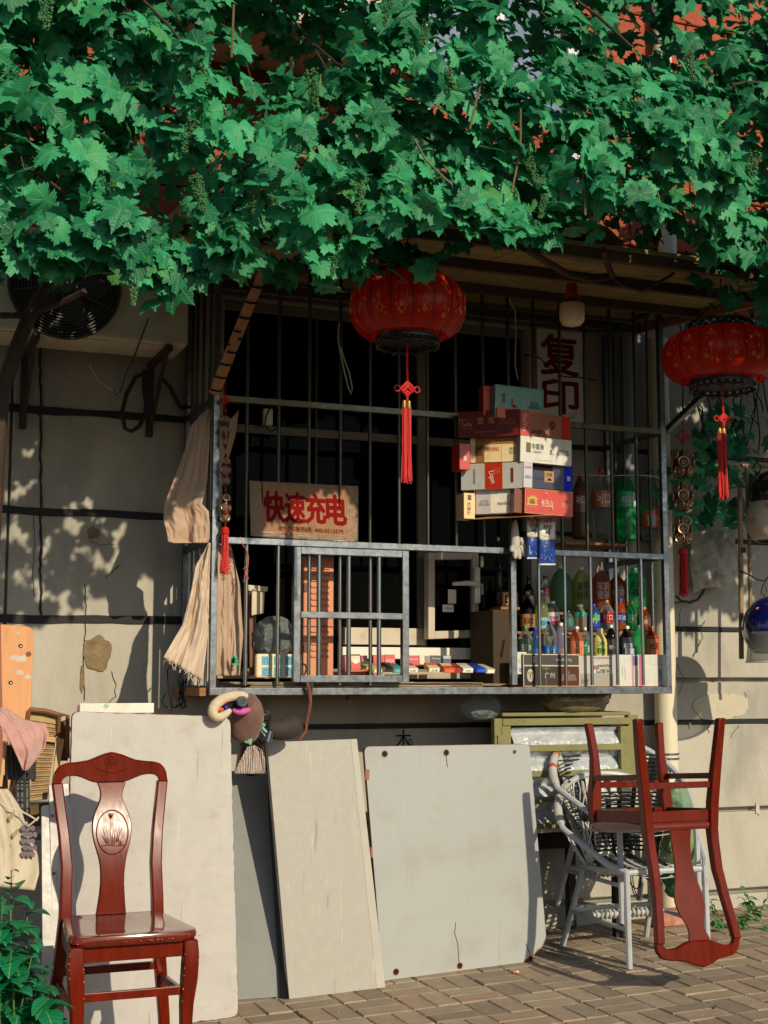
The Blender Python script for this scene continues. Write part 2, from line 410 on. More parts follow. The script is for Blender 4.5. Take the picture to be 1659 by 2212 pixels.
# hairline cracks cut in dark filler
def crack(pts, r=.0013):
    q = []
    for a, b in zip(pts[:-1], pts[1:]):
        for i in range(5):
            t = i/5; q.append((a[0]*(1-t)+b[0]*t+random.uniform(-2, 2), a[1]*(1-t)+b[1]*t+random.uniform(-2, 2)))
    q.append(pts[-1])
    obj('crack', MB().tube([P(x, y, -.0005) for x, y in q], r, 4), M('crack_dark', (58,52,44), rough=1), bld)
crack([d1(565, 560), d1(570, 800), d1(555, 1000), d1(560, 1330)], .002)
crack([d1(745, 1140), d1(770, 1230), d1(765, 1300), d1(725, 1350)])
crack([d1(590, 270), d1(680, 300), d1(760, 290)]); crack([d1(740, 480), d1(800, 430), d1(720, 500), d1(700, 520)])
crack([d4(460, 1455), d4(530, 1590), d4(470, 1720)]); crack([d4(1060, 1700), d4(1085, 1830)])
crack([d4(490, 960), d4(480, 1120)]); crack([d4(1010, 2000), d4(940, 2100)])
crack([d1(220, 90), d1(235, 300), d1(215, 480), d1(228, 640)])
# vertical painted joint on the left
obj('black_joint', MB().tube([P(88+random.uniform(-2, 2), y, -.002) for y in range(560, 1340, 12)], [.004+.003*random.random() for _ in range(560, 1340, 12)], 5), mat_band, bld)

# room behind the window: back, sides, floor, ceiling
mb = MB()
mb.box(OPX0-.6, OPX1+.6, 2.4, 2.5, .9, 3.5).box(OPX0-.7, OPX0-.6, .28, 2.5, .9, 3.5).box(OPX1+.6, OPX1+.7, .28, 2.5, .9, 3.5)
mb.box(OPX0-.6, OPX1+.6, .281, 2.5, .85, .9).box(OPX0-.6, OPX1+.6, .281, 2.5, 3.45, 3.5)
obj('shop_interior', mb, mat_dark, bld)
obj('window_head', MB().box(OPX0-.01, OPX1+.01, .0, .28, 3.12, 3.299), mat_plaster, bld)
# upper storey: big rough terracotta blocks
x = -6
blocks = MB(); k = 0
for r_ in range(9):
    z0 = 3.3+r_*.34; x = -6+(r_ % 2)*.4
    while x < 10:
        w = .8
        vis = .2 < x < 5.2 and r_ < 6
        if not (.9*1 < 0):
            hole = (2.75 < x+w/2 < 3.65 and z0 > 4.0)
            if not hole:
                m_ = MB().box(x+.004, x+w-.004, .0+random.uniform(-.004, .004), .2, z0+.004, z0+.336)
                if vis: obj('render_block', m_, mat_terra, bld, bevel=.01)
                else: blocks.add(m_.v, m_.f)
        x += w
o = obj('far_render_blocks', blocks, mat_terra, bld); o['kind'] = 'stuff'
obj('upper_backing', MB().box(-6, 10, .19, .28, 3.302, 6.4), mat_terra, bld)
# upstairs window with a pale frame, concrete ledge and a rail
wf = MB(); X0, X1, Z0, Z1 = 2.72, 3.68, 3.99, 5.6
wf.box(X0, X0+.07, -.03, .1, Z0, Z1).box(X1-.07, X1, -.03, .1, Z0, Z1).box(X0+.0701, X1-.0701, -.03, .1, Z0, Z0+.07).box((X0+X1)/2-.025, (X0+X1)/2+.025, -.028, .1, Z0+.0701, Z1-.01)
w_ = obj('upper_window', wf, M('window_frame_grey', (190,194,196), rough=.4, var=.05), bld, bevel=.004)
obj('pane', MB().box(X0+.0702, (X0+X1)/2-.0252, .03, .036, Z0+.0702, Z1).box((X0+X1)/2+.0252, X1-.0702, .03, .036, Z0+.0702, Z1), M('upper_pane', (110,130,150), rough=.05, var=.1, spec=.8), w_)
a = P(560, 0, -.3); b = P(705, 60, -.3)
obj('balcony_ledge', MB().box(1.2, 2.35, -.55, .0, 4.30, 4.62), M('concrete_pale', (196,186,164), rough=.9, var=.1, bump=.2), bld, bevel=.01)
obj('balcony_rail', MB().tube([(1.1,-.62,4.62), (2.45,-.62,4.56)], .022, 8).tube([(1.1,-.62,4.78), (2.45,-.62,4.72)], .018, 8), mat_steel, bld)
c = P(1427, 60, -.06)
obj('upper_pipe', MB().tube([(c.x, -.07, 3.2), (c.x, -.07, 6.2)], .052, 14), mat_pvc, bld, smooth=True)
# graffiti by the board, faint lettering
text('木', P(*d2(1350, 1590), -.002), EX, EZ, w=.085, h=.10, col=(44,40,32), parent=bld)
text('吉', P(*d2(1395, 1603), -.002), EX, EZ, w=.03, h=.035, col=(60,54,42), parent=bld)

# ================================================================ white downpipe beside the cage
c = P(1440, 1600, -.09)
dp = thing('downpipe', 'thick cream plastic downpipe running down the wall right of the cage', 'drainpipe', (c.x, -.09, 0))
obj('pipe', MB().tube([(c.x,-.09,-.02), (c.x,-.09,3.1)], .058, 20), mat_pvc, dp, smooth=True)
for py in (1700, 2113/1.0 if False else 1030):
    z = P(1440, py, -.09).z
    obj('collar', MB().lathe((c.x,-.09,z-.03), [(.064,0),(.066,.005),(.066,.055),(.064,.06)], 20), mat_pvc, dp, smooth=True)
z = P(*f2(980, 350), -.09).z
cl = obj('clamp', MB().tube([(c.x+.062*math.cos(a), -.09+.062*math.sin(a), z+.012) for a in [i*PI/8 for i in range(16)]], .005, 6, closed=True)
    .tube([(c.x+.062*math.cos(a), -.09+.062*math.sin(a), z-.012) for a in [i*PI/8 for i in range(16)]], .005, 6, closed=True)
    .box(c.x-.10, c.x-.06, -.115, -.06, z-.018, z+.018), mat_steel, dp)
# a second thinner grey-blue duct behind the bars
c = P(1352, 800, -.08)
o = obj('grey_duct', MB().tube([(c.x,-.09,1.9), (c.x,-.09,3.08)], .045, 14), M('duct_blue_grey', (128,140,142), rough=.5, var=.1), smooth=True)
tag(o, 'short blue-grey duct on the wall behind the cage bars, left of the cream downpipe', 'duct')

# ================================================================ awning
def awz(y): return 3.19+.11*y
aw = thing('awning', 'sloping plywood awning over the window cage, buried under vine leaves', 'awning', (2.6, 0, 3.1))
AX0, AX1, AY = 1.15, 4.0, -1.62
def apt(x, y, d=0): return (x, y, awz(y)+d)
n = 6
for i in range(n):
    x0 = AX0+(AX1-AX0)*i/n+.003; x1 = AX0+(AX1-AX0)*(i+1)/n-.003
    obj('panel', MB().hexa([apt(x0,AY), apt(x1,AY), apt(x1,-.0), apt(x0,-.0)], [apt(x0,AY,.018), apt(x1,AY,.018), apt(x1,0,.018), apt(x0,0,.018)]), mat_ply, aw)
for y in (-.06, -.62, -1.12, AY+.03):
    obj('batten', MB().hexa([apt(AX0,y-.02,-.045), apt(AX1,y-.02,-.045), apt(AX1,y+.02,-.045), apt(AX0,y+.02,-.045)], [apt(AX0,y-.02,-.001), apt(AX1,y-.02,-.001), apt(AX1,y+.02,-.001), apt(AX0,y+.02,-.001)]), M('dark_batten', (74,54,36), rough=.8, var=.2), aw)
obj('side_fascia', MB().hexa([apt(AX1+.001,AY,-.05), apt(AX1+.025,AY,-.05), apt(AX1+.025,0,-.05), apt(AX1+.001,0,-.05)], [apt(AX1+.001,AY,.03), apt(AX1+.025,AY,.03), apt(AX1+.025,0,.03), apt(AX1+.001,0,.03)]), mat_wood, aw)
p0 = P(*r4(300, 1340), -.52); p1 = Vector((AX1-.02, -1.5, awz(-1.5)-.05))
o = obj('awning_strut', MB().tube([p0, p1], .02, 4, sq=True), mat_steel); tag(o, 'slanting square strut propping the awning from the right post of the cage', 'strut')
# corrugated scrap sheet on the roof
def corr(u, v): return Vector((2.15+u*.95, -1.55+v*.9, awz(-1.55+v*.9)+.09+.03*math.sin(u*26)))
o = obj('corrugated_sheet', MB().grid(corr, 60, 4), M('corrugated_plastic', (176,132,84), rough=.6, var=.15), smooth=True, solid=.003)
tag(o, 'weathered tan corrugated sheet lying on the awning among the leaves', 'roof sheet')

# ================================================================ window in the opening
wn = thing('shop_window', 'pale aluminium shop window with dark panes behind the bars', 'window', (2.5, .05, OPZ0))
mat_frame2 = M('shaded_window_frame', (120,116,98), rough=.6, var=.1)  # frame colour darkened: the shade behind the bars is put into it
def vbar(px, py0, py1, wpx, y=.06, name='frame_post', mat=mat_frame2, d=.05):
    a = P(px-wpx/2, py1, y); b = P(px+wpx/2, py0, y)
    return obj(name, MB().box(a.x, b.x, y, y+d, a.z, b.z), mat, wn, bevel=.003)
zb = OPZ0+.0
for px, w in ((478, 14), (684, 7), (912, 16), (1150, 12)): vbar(px, 560, 1440, w)
for z0, z1 in ((OPZ0, OPZ0+.05), (2.46, 2.50), (3.07, 3.12)):
    obj('frame_rail', MB().box(OPX0, OPX1, .062, .108, z0, z1), mat_frame2, wn, bevel=.003)
a = P(*d2(940, 960), .05); b = P(*d2(1470, 855), .05)
obj('lower_sash', MB().box(a.x, b.x, .0, .05, a.z, b.z), mat_alu, wn, bevel=.004)
obj('sash_track', MB().box(a.x-.02, b.x+.6, -.02, .045, a.z-.07, a.z-.012), mat_white, wn, bevel=.004)
obj('sill', MB().box(OPX0-.04, OPX1+.04, -.10, .0, OPZ0-.0, OPZ0+.035), M('sill_stone', (170,160,140), rough=.8, bump=.2), wn, bevel=.006)
obj('pane', MB().box(OPX0+.02, OPX1-.02, .082, .088, OPZ0+.05, OPZ1-.05), mat_glass, wn)
# open casement
q = [P(*d3(*p), -.10) for p in ((22, 880), (362, 868), (362, 322), (22, 330))]
q[1].y += .04; q[2].y += .04
def lerp(a, b, t): return a*(1-t)+b*t
def qp(q, u, v): return lerp(lerp(q[0], q[1], u), lerp(q[3], q[2], u), v)
cs = thing('open_casement', 'open grey window sash with white lever handle above the cigarette packs', 'window sash', tuple(q[0]))
fr = MB(); bw = .13; bh = .09
for us in ((0, bw), (1-bw, 1)):
    fr.slab([qp(q, us[0], 0), qp(q, us[1], 0), qp(q, us[1], 1), qp(q, us[0], 1)], .045)
for vs in ((0, bh), (1-bh, 1)):
    fr.slab([qp(q, bw, vs[0]), qp(q, 1-bw, vs[0]), qp(q, 1-bw, vs[1]), qp(q, bw, vs[1])], .045)
obj('frame', fr, mat_alu, cs, bevel=.004)
obj('pane', MB().slab([qp(q, bw, bh)+EY*.02, qp(q, 1-bw, bh)+EY*.02, qp(q, 1-bw, 1-bh)+EY*.02, qp(q, bw, 1-bh)+EY*.02], .005), mat_glass, cs)
hc = W(d3, 325, 540, -.115)
h = obj('handle', MB().box(hc.x-.016, hc.x+.016, -.13, -.10, hc.z-.09, hc.z+.09).tube([hc+Vector((0,-.03,0)), hc+Vector((-.03,-.055,.004)), hc+Vector((-.08,-.055,.006)), hc+Vector((-.155,-.05,.0))], [.012,.014,.013,.009], 10), mat_white, cs, bevel=.004, smooth=True)
for v in (.15, .5, .82):
    c = qp(q, 1.08, v); obj('hinge', MB().tube([c+EY*.01, c+EY*.01+EZ*.055], .009, 8), mat_alu, cs)
st = W(d3, 145, 685, -.105)
obj('sticker', MB().box(st.x-.03, st.x+.03, -.108, -.106, st.z-.018, st.z+.018), M('sticker_cream', (214,206,180)), cs)
text('微信支付', st+Vector((.006,-.004,0)), EX, EZ, w=.034, h=.010, col=(40,60,50), parent=cs)
c = W(d3, 170, 610, -.105)
obj('sticker', MB().box(c.x-.022, c.x+.022, -.108, -.106, c.z-.035, c.z+.035), M('sticker_cream', (214,206,180)), cs)

# ================================================================ window cage
YC = -.55
cz = {}
L0 = P(458, 1487, YC); R0 = P(1443, 1487, YC)
CX0, CX1 = L0.x, R0.x; ZB = (L0.z+R0.z)/2
ZM = (P(470, 1166, YC).z+P(1437, 1204, YC).z)/2
ZU = (P(468, 859, YC).z+P(1427, 934, YC).z)/2
ZT = P(1425, 668, YC).z
print('cage', CX0, CX1, ZB, ZM, ZU, ZT)
cage = thing('window_cage', 'steel burglar cage of round bars around the shop window, full of goods', 'window cage', (CX0, YC, ZB))
s2 = .0145
def sq(name, a, b, r=.0145, parent=cage, mat=mat_steel, **k):
    a = Vector(a); b = Vector(b); d = b-a
    ax = max(range(3), key=lambda i: abs(d[i]))
    lo = [min(a[i], b[i])-(r if i != ax else 0) for i in range(3)]; hi = [max(a[i], b[i])+(r if i != ax else 0) for i in range(3)]
    return obj(name, MB().box(lo[0], hi[0], lo[1], hi[1], lo[2], hi[2]), mat, parent, bevel=.002, **k)
Y2 = -.02
for x in (CX0, CX1):
    sq('post', (x, YC, ZB), (x, YC, ZT)); sq('post', (x, Y2, ZB), (x, Y2, ZT))
    for z in (ZB, ZM, ZU, ZT): sq('side_rail', (x, YC+s2, z), (x, Y2-s2, z))
for z in (ZM, ZU, ZT): sq('front_rail', (CX0+s2, YC, z), (CX1-s2, YC, z), mat=mat_steel if z == ZM else M('dark_rail', (92,92,80), rough=.4, metal=.85, var=.2, scale=16, dirt=(140,134,110), dscale=22, damt=.5))  # rails above the middle one get a darker metal
sq('front_rail', (CX0-s2, YC, ZB-.012), (CX1+s2, YC, ZB-.012), .0155)
sq('roof_rail', (CX0+s2, YC+.2, ZT-.02), (CX1-s2, YC+.2, ZT-.02), .010); sq('roof_rail', (CX0+s2, YC+.35, ZT-.05), (CX1-s2, YC+.35, ZT-.05), .010)
XPM = P(1108, 1350, YC).x
sq('post', (XPM, YC, ZB+s2), (XPM, YC, ZM-s2))
barm = {}
mat_bard = M('dark_bar', (74,72,62), rough=.4, metal=.8, var=.2, scale=20, dirt=(120,112,90), dscale=30, damt=.5, dlo=.58)  # darker metal for the bars above the mid rail
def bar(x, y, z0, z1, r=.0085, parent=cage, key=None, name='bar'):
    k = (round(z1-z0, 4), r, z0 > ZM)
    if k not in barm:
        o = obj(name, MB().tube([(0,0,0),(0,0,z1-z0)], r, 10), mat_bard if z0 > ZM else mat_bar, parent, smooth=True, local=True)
        barm[k] = o.data; o.location = Vector((x, y, z0))-root_of(parent).location; return o
    return inst(barm[k], name, parent, (x, y, z0))
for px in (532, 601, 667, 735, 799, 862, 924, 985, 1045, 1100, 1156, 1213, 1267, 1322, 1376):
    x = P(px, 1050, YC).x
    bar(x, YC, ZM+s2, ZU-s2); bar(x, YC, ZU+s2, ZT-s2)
for px in (531, 600, 667, 734, 800, 1165, 1221, 1277, 1332, 1387):
    bar(P(px, 1350, YC).x, YC, ZB+s2, ZM-s2)
for x in (CX0, CX1):
    for y in (-.43, -.31, -.19, -.10):
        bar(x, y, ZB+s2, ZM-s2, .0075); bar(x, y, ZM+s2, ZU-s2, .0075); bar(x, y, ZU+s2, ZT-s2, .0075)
# wicket
YW = YC-.04
wx0, wx1 = P(640, 1300, YW).x, P(874, 1300, YW).x
wz0 = P(757, 1474, YW).z; wz1 = P(757, 1186, YW).z; wzm = P(757, 1330, YW).z
wk = obj('wicket_door', MB().box(wx0-.016, wx0+.016, YW-.016, YW+.016, wz0, wz1).box(wx1-.016, wx1+.016, YW-.016, YW+.016, wz0, wz1)
     .box(wx0+.0161, wx1-.0161, YW-.0155, YW+.0155, wz0, wz0+.031).box(wx0+.0161, wx1-.0161, YW-.0155, YW+.0155, wz1-.031, wz1)
     .box(wx0+.0161, wx1-.0161, YW-.02, YW-.004, wzm-.014, wzm+.014), mat_steel, cage, bevel=.002)
for px in (689, 753.5, 819):
    bar(P(px, 1300, YW).x, YW+.002, wz0+.031, wz1-.031, .0105, wk)
# cage floor, back ledge and shelves
nb_ = 5
for i in range(nb_):
    y0 = YC+.018+i*(.50/nb_)
    obj('floor_board', MB().box(CX0+.004, CX1-.016, y0, y0+.50/nb_-.005, ZB-.014, ZB+.006), mat_wood, cage, bevel=.002)
obj('floor_lip', MB().box(CX0-.05, CX0-.016, YC+.02, -.01, ZB-.03, ZB+.005), mat_wood, cage)
# ================================================================ boards leaning under the cage
mat_lam = M('worn_white_laminate', (188,184,178), rough=.42, var=.05, scale=9, dirt=(164,154,134), dscale=11, damt=.4, dlo=.55, rvar=.15, bump=.12, bscale=30, scratch=((206,200,188), .5))
mat_lam2 = M('clean_grey_laminate', (170,173,170), rough=.5, var=.03, scale=3, dirt=(152,148,136), dscale=5, damt=.4, dlo=.52, scratch=((188,188,180), .25))
mat_zinc = M('scratched_zinc_sheet', (166,163,153), rough=.5, metal=.0, var=.03, scale=24, dirt=(180,175,162), dscale=26, damt=.35, dlo=.5, rvar=.14, stretch=(1,1,1), bump=.08, bscale=22, scratch=((206,202,188), .6))
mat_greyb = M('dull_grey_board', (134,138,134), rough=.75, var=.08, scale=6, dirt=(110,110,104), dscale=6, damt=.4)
mat_edge = M('raw_chipboard_edge', (142,92,56), rough=.9, var=.3, scale=50, bump=.4)
def onground(px, py, lift=.002):
    p = G(px, py); p.z += lift; return p
def rounded(q, rad, n=5):
    """outline of a quad with rounded corners"""
    out = []
    for i in range(4):
        p, a, b = q[i], q[i-1], q[(i+1)%4]; r = rad[i] if isinstance(rad, (list, tuple)) else rad
        if r <= 0: out.append(p); continue
        s = p+(a-p).normalized()*r; e = p+(b-p).normalized()*r
        for k in range(n+1):
            t = k/n; out.append(s*(1-t)**2+p*2*t*(1-t)+e*t*t)
    return out
def board(name, label, q, t, mat, rad=.02, cat='board', edge=None, group=None, ragged=0):
    q = [Vector(p) for p in q]; nrm = (q[1]-q[0]).cross(q[3]-q[0]).normalized(); q[2] = q[2]-nrm*(q[2]-q[0]).dot(nrm)
    pts = rounded(q, rad)
    if ragged:
        r2 = []
        for a, b in zip(pts, pts[1:]+pts[:1]):
            m = max(1, int((b-a).length/.02))
            for k in range(m):
                p = a*(1-k/m)+b*k/m
                c = sum(q, Vector())/4; r2.append(p+(c-p).normalized()*abs(random.gauss(0, ragged)))
        pts = r2
    root = thing(name, label, cat, tuple((q[0]+q[1])/2), group)
    obj('face', MB().prism(pts, -nrm*.0025), mat, root)
    back = [p-nrm*.0027+(p-sum(q, Vector())/4).normalized()*(.001+ragged) for p in pts]
    if edge: 
        full = rounded([p-nrm*.0027 for p in q], rad)
        obj('core', MB().prism(full, -nrm*t), edge, root)
    else: obj('core', MB().prism([p-nrm*.0027 for p in pts], -nrm*t), mat, root)
    return root, q, nrm
# A: tall white board behind the upright chair
A_y = -1.0
ql = P(*e1(490, 2120), -1.0); qr = onground(*e1(1582, 2105))
ql = Vector((P(165, 2215, -1.2).x, qr.y-.02, gz(1.0, -1.2)+.002)); print('A', qr)
ta = P(*e1(480, 75), A_y); tb = P(*e1(1538, 112), A_y)
ql.x = ta.x-.0
bA, qA, nA = board('white_board', 'tall scuffed white board with chipped edges, leaning behind the upright red chair', (ql, qr, tb, ta), .018, mat_lam, .03, edge=mat_edge, ragged=.0022)
# foam box lid on top, behind
a = P(*d1(490, 1420), A_y+.10); b = P(*d1(988, 1352), A_y+.10)
o = thing('white_tray', 'shallow white enamel tray standing on edge behind the top of the tall white board', 'tray', (a.x, A_y+.1, a.z))
obj('tray_body', MB().box(a.x+.015, b.x, A_y+.03, A_y+.13, a.z-.3, b.z+.0), mat_white, o, bevel=.012)
obj('rim', MB().box(a.x+.010, b.x+.005, A_y+.024, A_y+.03, b.z-.035, b.z+.004), mat_white, o, bevel=.003)
text('小', P(*d1(705, 1363), A_y+.02), EX, EZ, w=.02, h=.022, col=(60,150,110), parent=o, off=.006)
# B: dull grey panel between
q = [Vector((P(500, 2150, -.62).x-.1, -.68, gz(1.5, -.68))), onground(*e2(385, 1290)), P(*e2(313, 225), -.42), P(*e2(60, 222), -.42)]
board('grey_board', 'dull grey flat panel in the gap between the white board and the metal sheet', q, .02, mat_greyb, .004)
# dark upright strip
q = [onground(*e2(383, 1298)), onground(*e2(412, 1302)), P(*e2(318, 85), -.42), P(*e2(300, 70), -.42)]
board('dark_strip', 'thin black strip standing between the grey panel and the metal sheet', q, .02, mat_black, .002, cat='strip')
# C: zinc topped panel
q = [onground(*e2(424, 1302)), onground(*e2(878, 1246)), P(*e2(745, 66), -.72), P(*e2(318, 82), -.72)]
rC, qC, nC = board('metal_sheet_panel', 'shiny scratched metal-faced panel leaning in the middle under the cage', q, .03, mat_zinc, .004, cat='panel')
e_ = [lerp(qC[0], qC[1], .91)+nC*.0015, qC[1]+nC*.0015, qC[2]+nC*.0015, lerp(qC[3], qC[2], .93)+nC*.0015]
obj('folded_edge', MB().slab(e_, .0012), M('zinc_pale_edge', (176,172,160), rough=.5, metal=.0, var=.06), rC)
# D: white table top
q = [onground(*e2(868, 1215)), onground(*e2(1590, 1125)), P(*e2(1583, 95), -.74), P(*e2(778, 103), -.74)]
q[1] = onground(*e2(1650, 1112))
nrm = (q[1]-q[0]).cross(q[3]-q[0]).normalized(); q[2] = q[2]-nrm*(q[2]-q[0]).dot(nrm)
pts = rounded(q, [.01, 0, .02, .03])
bl, br, tr, tl = q
i0 = pts.index(br)
up = (tr-br).normalized(); lf = (bl-br).normalized()
cut = [br+lf*.13, br+lf*.12+up*.012, br+lf*.085+up*.018, br+lf*.05+up*.05, br+lf*.03+up*.055, br+up*.105]
pts = pts[:i0]+cut+pts[i0+1:]
rD = thing('white_table_top', 'large pale grey table top with broken lower corner and bolt holes', 'table top', tuple(q[0]))
obj('face', MB().prism(pts, -nrm*.003), mat_lam2, rD)
full = pts[:i0]+[br+lf*.12, br+lf*.07+up*.025, br+lf*.02+up*.06, br+up*.09]+pts[i0+len(cut):]
obj('core', MB().prism([p-nrm*.0032 for p in full], -nrm*.02), mat_edge, rD)
def onq(q, f, x, y):
    """pixel to board plane"""
    d = ray(*f(x, y)); n = (q[1]-q[0]).cross(q[3]-q[0]).normalized(); return CP+d*((q[0]-CP).dot(n)/d.dot(n)), n
for x, y in ((875, 137), (1167, 131), (929, 1170), (1231, 1141), (1566, 1109)):
    p, n = onq(q, e2, x, y)
    obj('bolt_hole', MB().tube([p-n*.001, p+n*.0012], .011, 14), M('hole_dark', (36,26,18), rough=1), rD)
    obj('hole_rim', MB().tube([p+n*.0012+Vector((.013*math.cos(a),0,.013*math.sin(a))) for a in [i*PI/6 for i in range(12)]], .002, 4, closed=True), mat_edge, rD)
p, n = onq(q, e2, 1491, 127); obj('screw', MB().tube([p, p+n*.002], .009, 12), mat_steel, rD)
for pts_ in ([(1167,140),(1169,175),(1174,200)], [(1212,935),(1207,985),(1222,1040),(1228,1135)], [(1545,1038),(1560,1075),(1567,1100)]):
    obj('crack', MB().tube([onq(q, e2, x, y)[0]+n*.0005 for x, y in pts_], .0016, 4), M('crack_dark', (58,52,44), rough=1), rD)
for y0, y1 in ((208, 262), (578, 628)):
    a_, _ = onq(q, e2, 782 if y0 < 300 else 806, y0); 
    obj('brown_tab', MB().slab([onq(q, e2, x, y)[0]+n*.004 for x, y in ((782, y1), (800, y1-4), (802, y0+4), (782, y0))] if y0 < 300 else [onq(q, e2, x, y)[0]+n*.004 for x, y in ((808, y1), (818, y1), (816, y0), (806, y0))], .004), M('leather_brown', (150,92,72), rough=.6), rD)
# two narrow boards behind the chair on the left
q = [P(93, 2130, -1.16), P(119, 2130, -1.16), P(*f4(430, 1590), -1.02), P(*f4(368, 1600), -1.02)]
board('narrow_board', 'narrow whitish board, the shorter one left of the red chair', q, .016, mat_lam, .006, group='narrow boards beside the chair')
q = [P(118, 2105, -.84), P(157, 2105, -.84), P(*f4(628, 1405), -.66), P(*f4(432, 1420), -.66)]
q = [P(118, 2140, -1.13), P(172, 2140, -1.13), P(*f4(628, 1405), -.98), P(*f4(434, 1420), -.98)]
rN, qN, nN = board('narrow_board', 'narrow whitish board with two screws, between the shorter one and the tall board', q, .016, mat_lam, .006, group='narrow boards beside the chair')
for x, y in ((465, 1690), (478, 2200)):
    p, n = onq(qN, f4, x, y); obj('screw', MB().tube([p, p+n*.003], .006, 10).tube([p+n*.003, p+n*.0035], .003, 8), mat_edge, rN)

# ================================================================ dining chairs
mat_redwood = M('varnished_red_wood', (100,25,5), rough=.26, var=.26, scale=7, stretch=(5,5,.7), coat=.0, rvar=.05, dirt=(78,22,8), dscale=6, damt=.4, dlo=.55, spec=.22)
mat_seatwood = M('polished_seat_wood', (104,32,12), rough=.13, var=.2, scale=5, stretch=(5,1,1), coat=.3, spec=.5)
mat_chip = M('worn_wood_edge', (170,110,70), rough=.7)
mat_redwood2 = M('varnished_brown_wood', (100,32,10), rough=.3, var=.2, scale=5, stretch=(3,3,1), spec=.22)
K = .000503
def dining_chair(name, label, cat, loc, rotx=0, rotz=0, scale=1.06, carved=True, group=None, legx=0.0):
    r = thing(name, label, cat, loc, group, (rotx, 0, rotz), scale)
    m = mat_redwood
    SZ = .45
    # seat: rounded trapezoid, dished
    out = []
    fw, rw, fy, ry = .206, .165, -.225, .19
    for sx, pts in ((-1, None),): pass
    base = [Vector((-rw, ry, 0)), Vector((-fw, fy, 0)), Vector((fw, fy, 0)), Vector((rw, ry, 0))]
    ol = rounded(base, [.03, .06, .06, .03], 6)
    # bow the front edge
    ol = [p+Vector((0, -.018*max(0, 1-(p.x/fw)**2) if p.y < fy+.03 else 0, 0)) for p in ol]
    mb = MB(); n = len(ol); c = Vector((0, -.02, 0)); rings = []
    for sc_, z in ((.965, SZ-.032), (1.0, SZ-.022), (1.0, SZ-.010), (.985, SZ-.002), (.95, SZ), (.7, SZ-.004), (.35, SZ-.008)):
        rings.append([c+(p-c)*sc_+Vector((0,0,z)) for p in ol])
    vs = [p for rg in rings for p in rg]; fs = [tuple(range(n-1, -1, -1))]
    for i in range(len(rings)-1):
        for j in range(n): fs.append((i*n+j, i*n+(j+1)%n, (i+1)*n+(j+1)%n, (i+1)*n+j))
    fs.append(tuple((len(rings)-1)*n+j for j in range(n)))
    obj('seat', mb.add(vs, fs), mat_seatwood, r, smooth=True, local=True)
    def leg(pts, ws, ds, name='leg'):
        mb = MB(); vs = []; fs = []
        for p, w, d in zip(pts, ws, ds):
            x, y, z = p; vs += [(x-w, y-d, z), (x+w, y-d, z), (x+w, y+d, z), (x-w, y+d, z)]
        for i in range(len(pts)-1):
            for j in range(4): fs.append((i*4+j, i*4+(j+1)%4, i*4+4+(j+1)%4, i*4+4+j))
        fs += [(3,2,1,0), tuple(4*(len(pts)-1)+j for j in range(4))]
        return obj(name, mb.add(vs, fs), m, r, local=True, bevel=.005, smooth=True)
    zz = [0, .06, .14, .22, .30, .37, .418]
    for s in (-1, 1):
        xo = [.006, .0, -.006, -.004, .002, .006, .004]; yo = [-.02, -.012, -.004, .0, -.006, -.004, 0]
        leg([(s*(.173+xo[i]), -.195+yo[i], zz[i]) for i in range(7)], [.016,.016,.017,.020,.024,.024,.022], [.016,.016,.017,.02,.024,.024,.022])
        # rear leg runs on into the back post
        prof = [(0, .20, .06), (.10, .19, .045), (.22, .176, .03), (.34, .162, .018), (.45, .154, .012), (.50, .153, .016), (.61, .150, .034), (.71, .158, .058), (.80, .170, .078), (.88, .180, .092)]
        leg([(s*x, .165+y, z) for z, x, y in prof], [.017,.018,.019,.02,.019,.019,.019,.018,.018,.018], [.017,.018,.02,.022,.022,.02,.019,.017,.016,.015], 'back_post')
    def rail(a, b, w, h, name='stretcher'):
        a = Vector(a); b = Vector(b); d = (b-a).normalized(); side = d.cross(EZ).normalized()
        return obj(name, MB().hexa([a-side*w-EZ*h, b-side*w-EZ*h, b+side*w-EZ*h, a+side*w-EZ*h], [a-side*w+EZ*h, b-side*w+EZ*h, b+side*w+EZ*h, a+side*w+EZ*h]), m, r, local=True, bevel=.002)
    rail((-.16,-.195,.392), (.16,-.195,.392), .010, .024, 'apron'); rail((-.14,.175,.395), (.14,.175,.395), .010, .022, 'apron')
    for s in (-1, 1):
        rail((s*.180,-.172,.392), (s*.158,.158,.392), .010, .024, 'apron')
        rail((s*.182,-.178,.235), (s*.172,.165,.235), .008, .012)
    rail((-.166,-.197,.265), (.166,-.197,.265), .008, .013); rail((-.155,.187,.27), (.155,.187,.27), .008, .013)
    # crown rail
    top = [(365,575),(366,530),(374,495),(400,458),(430,443),(470,434),(530,430),(600,420),(650,402),(700,380),(760,368),(820,380),(870,402),(930,425),(990,432),(1050,437),(1090,450),(1118,478),(1134,515),(1140,575)]
    bot = [(1088,575),(1078,545),(1058,528),(1020,522),(980,524),(940,537),(900,556),(850,574),(650,574),(600,556),(560,537),(520,524),(480,522),(445,528),(428,545),(419,575)]
    yb = .165+.094
    f = lambda x, y: Vector(((x-752)*K, yb+.02*(1-((x-752)/390)**2)-.012, SZ+(1420-y)*K))
    bot_i = bot
    # strip-fill the crown in columns so it can curve
    def interp(pl, x):
        pl = sorted(pl)
        for a, b in zip(pl[:-1], pl[1:]):
            if a[0] <= x <= b[0]: return a[1]+(b[1]-a[1])*(x-a[0])/max(1e-6, b[0]-a[0])
        return pl[0][1] if x < pl[0][0] else pl[-1][1]
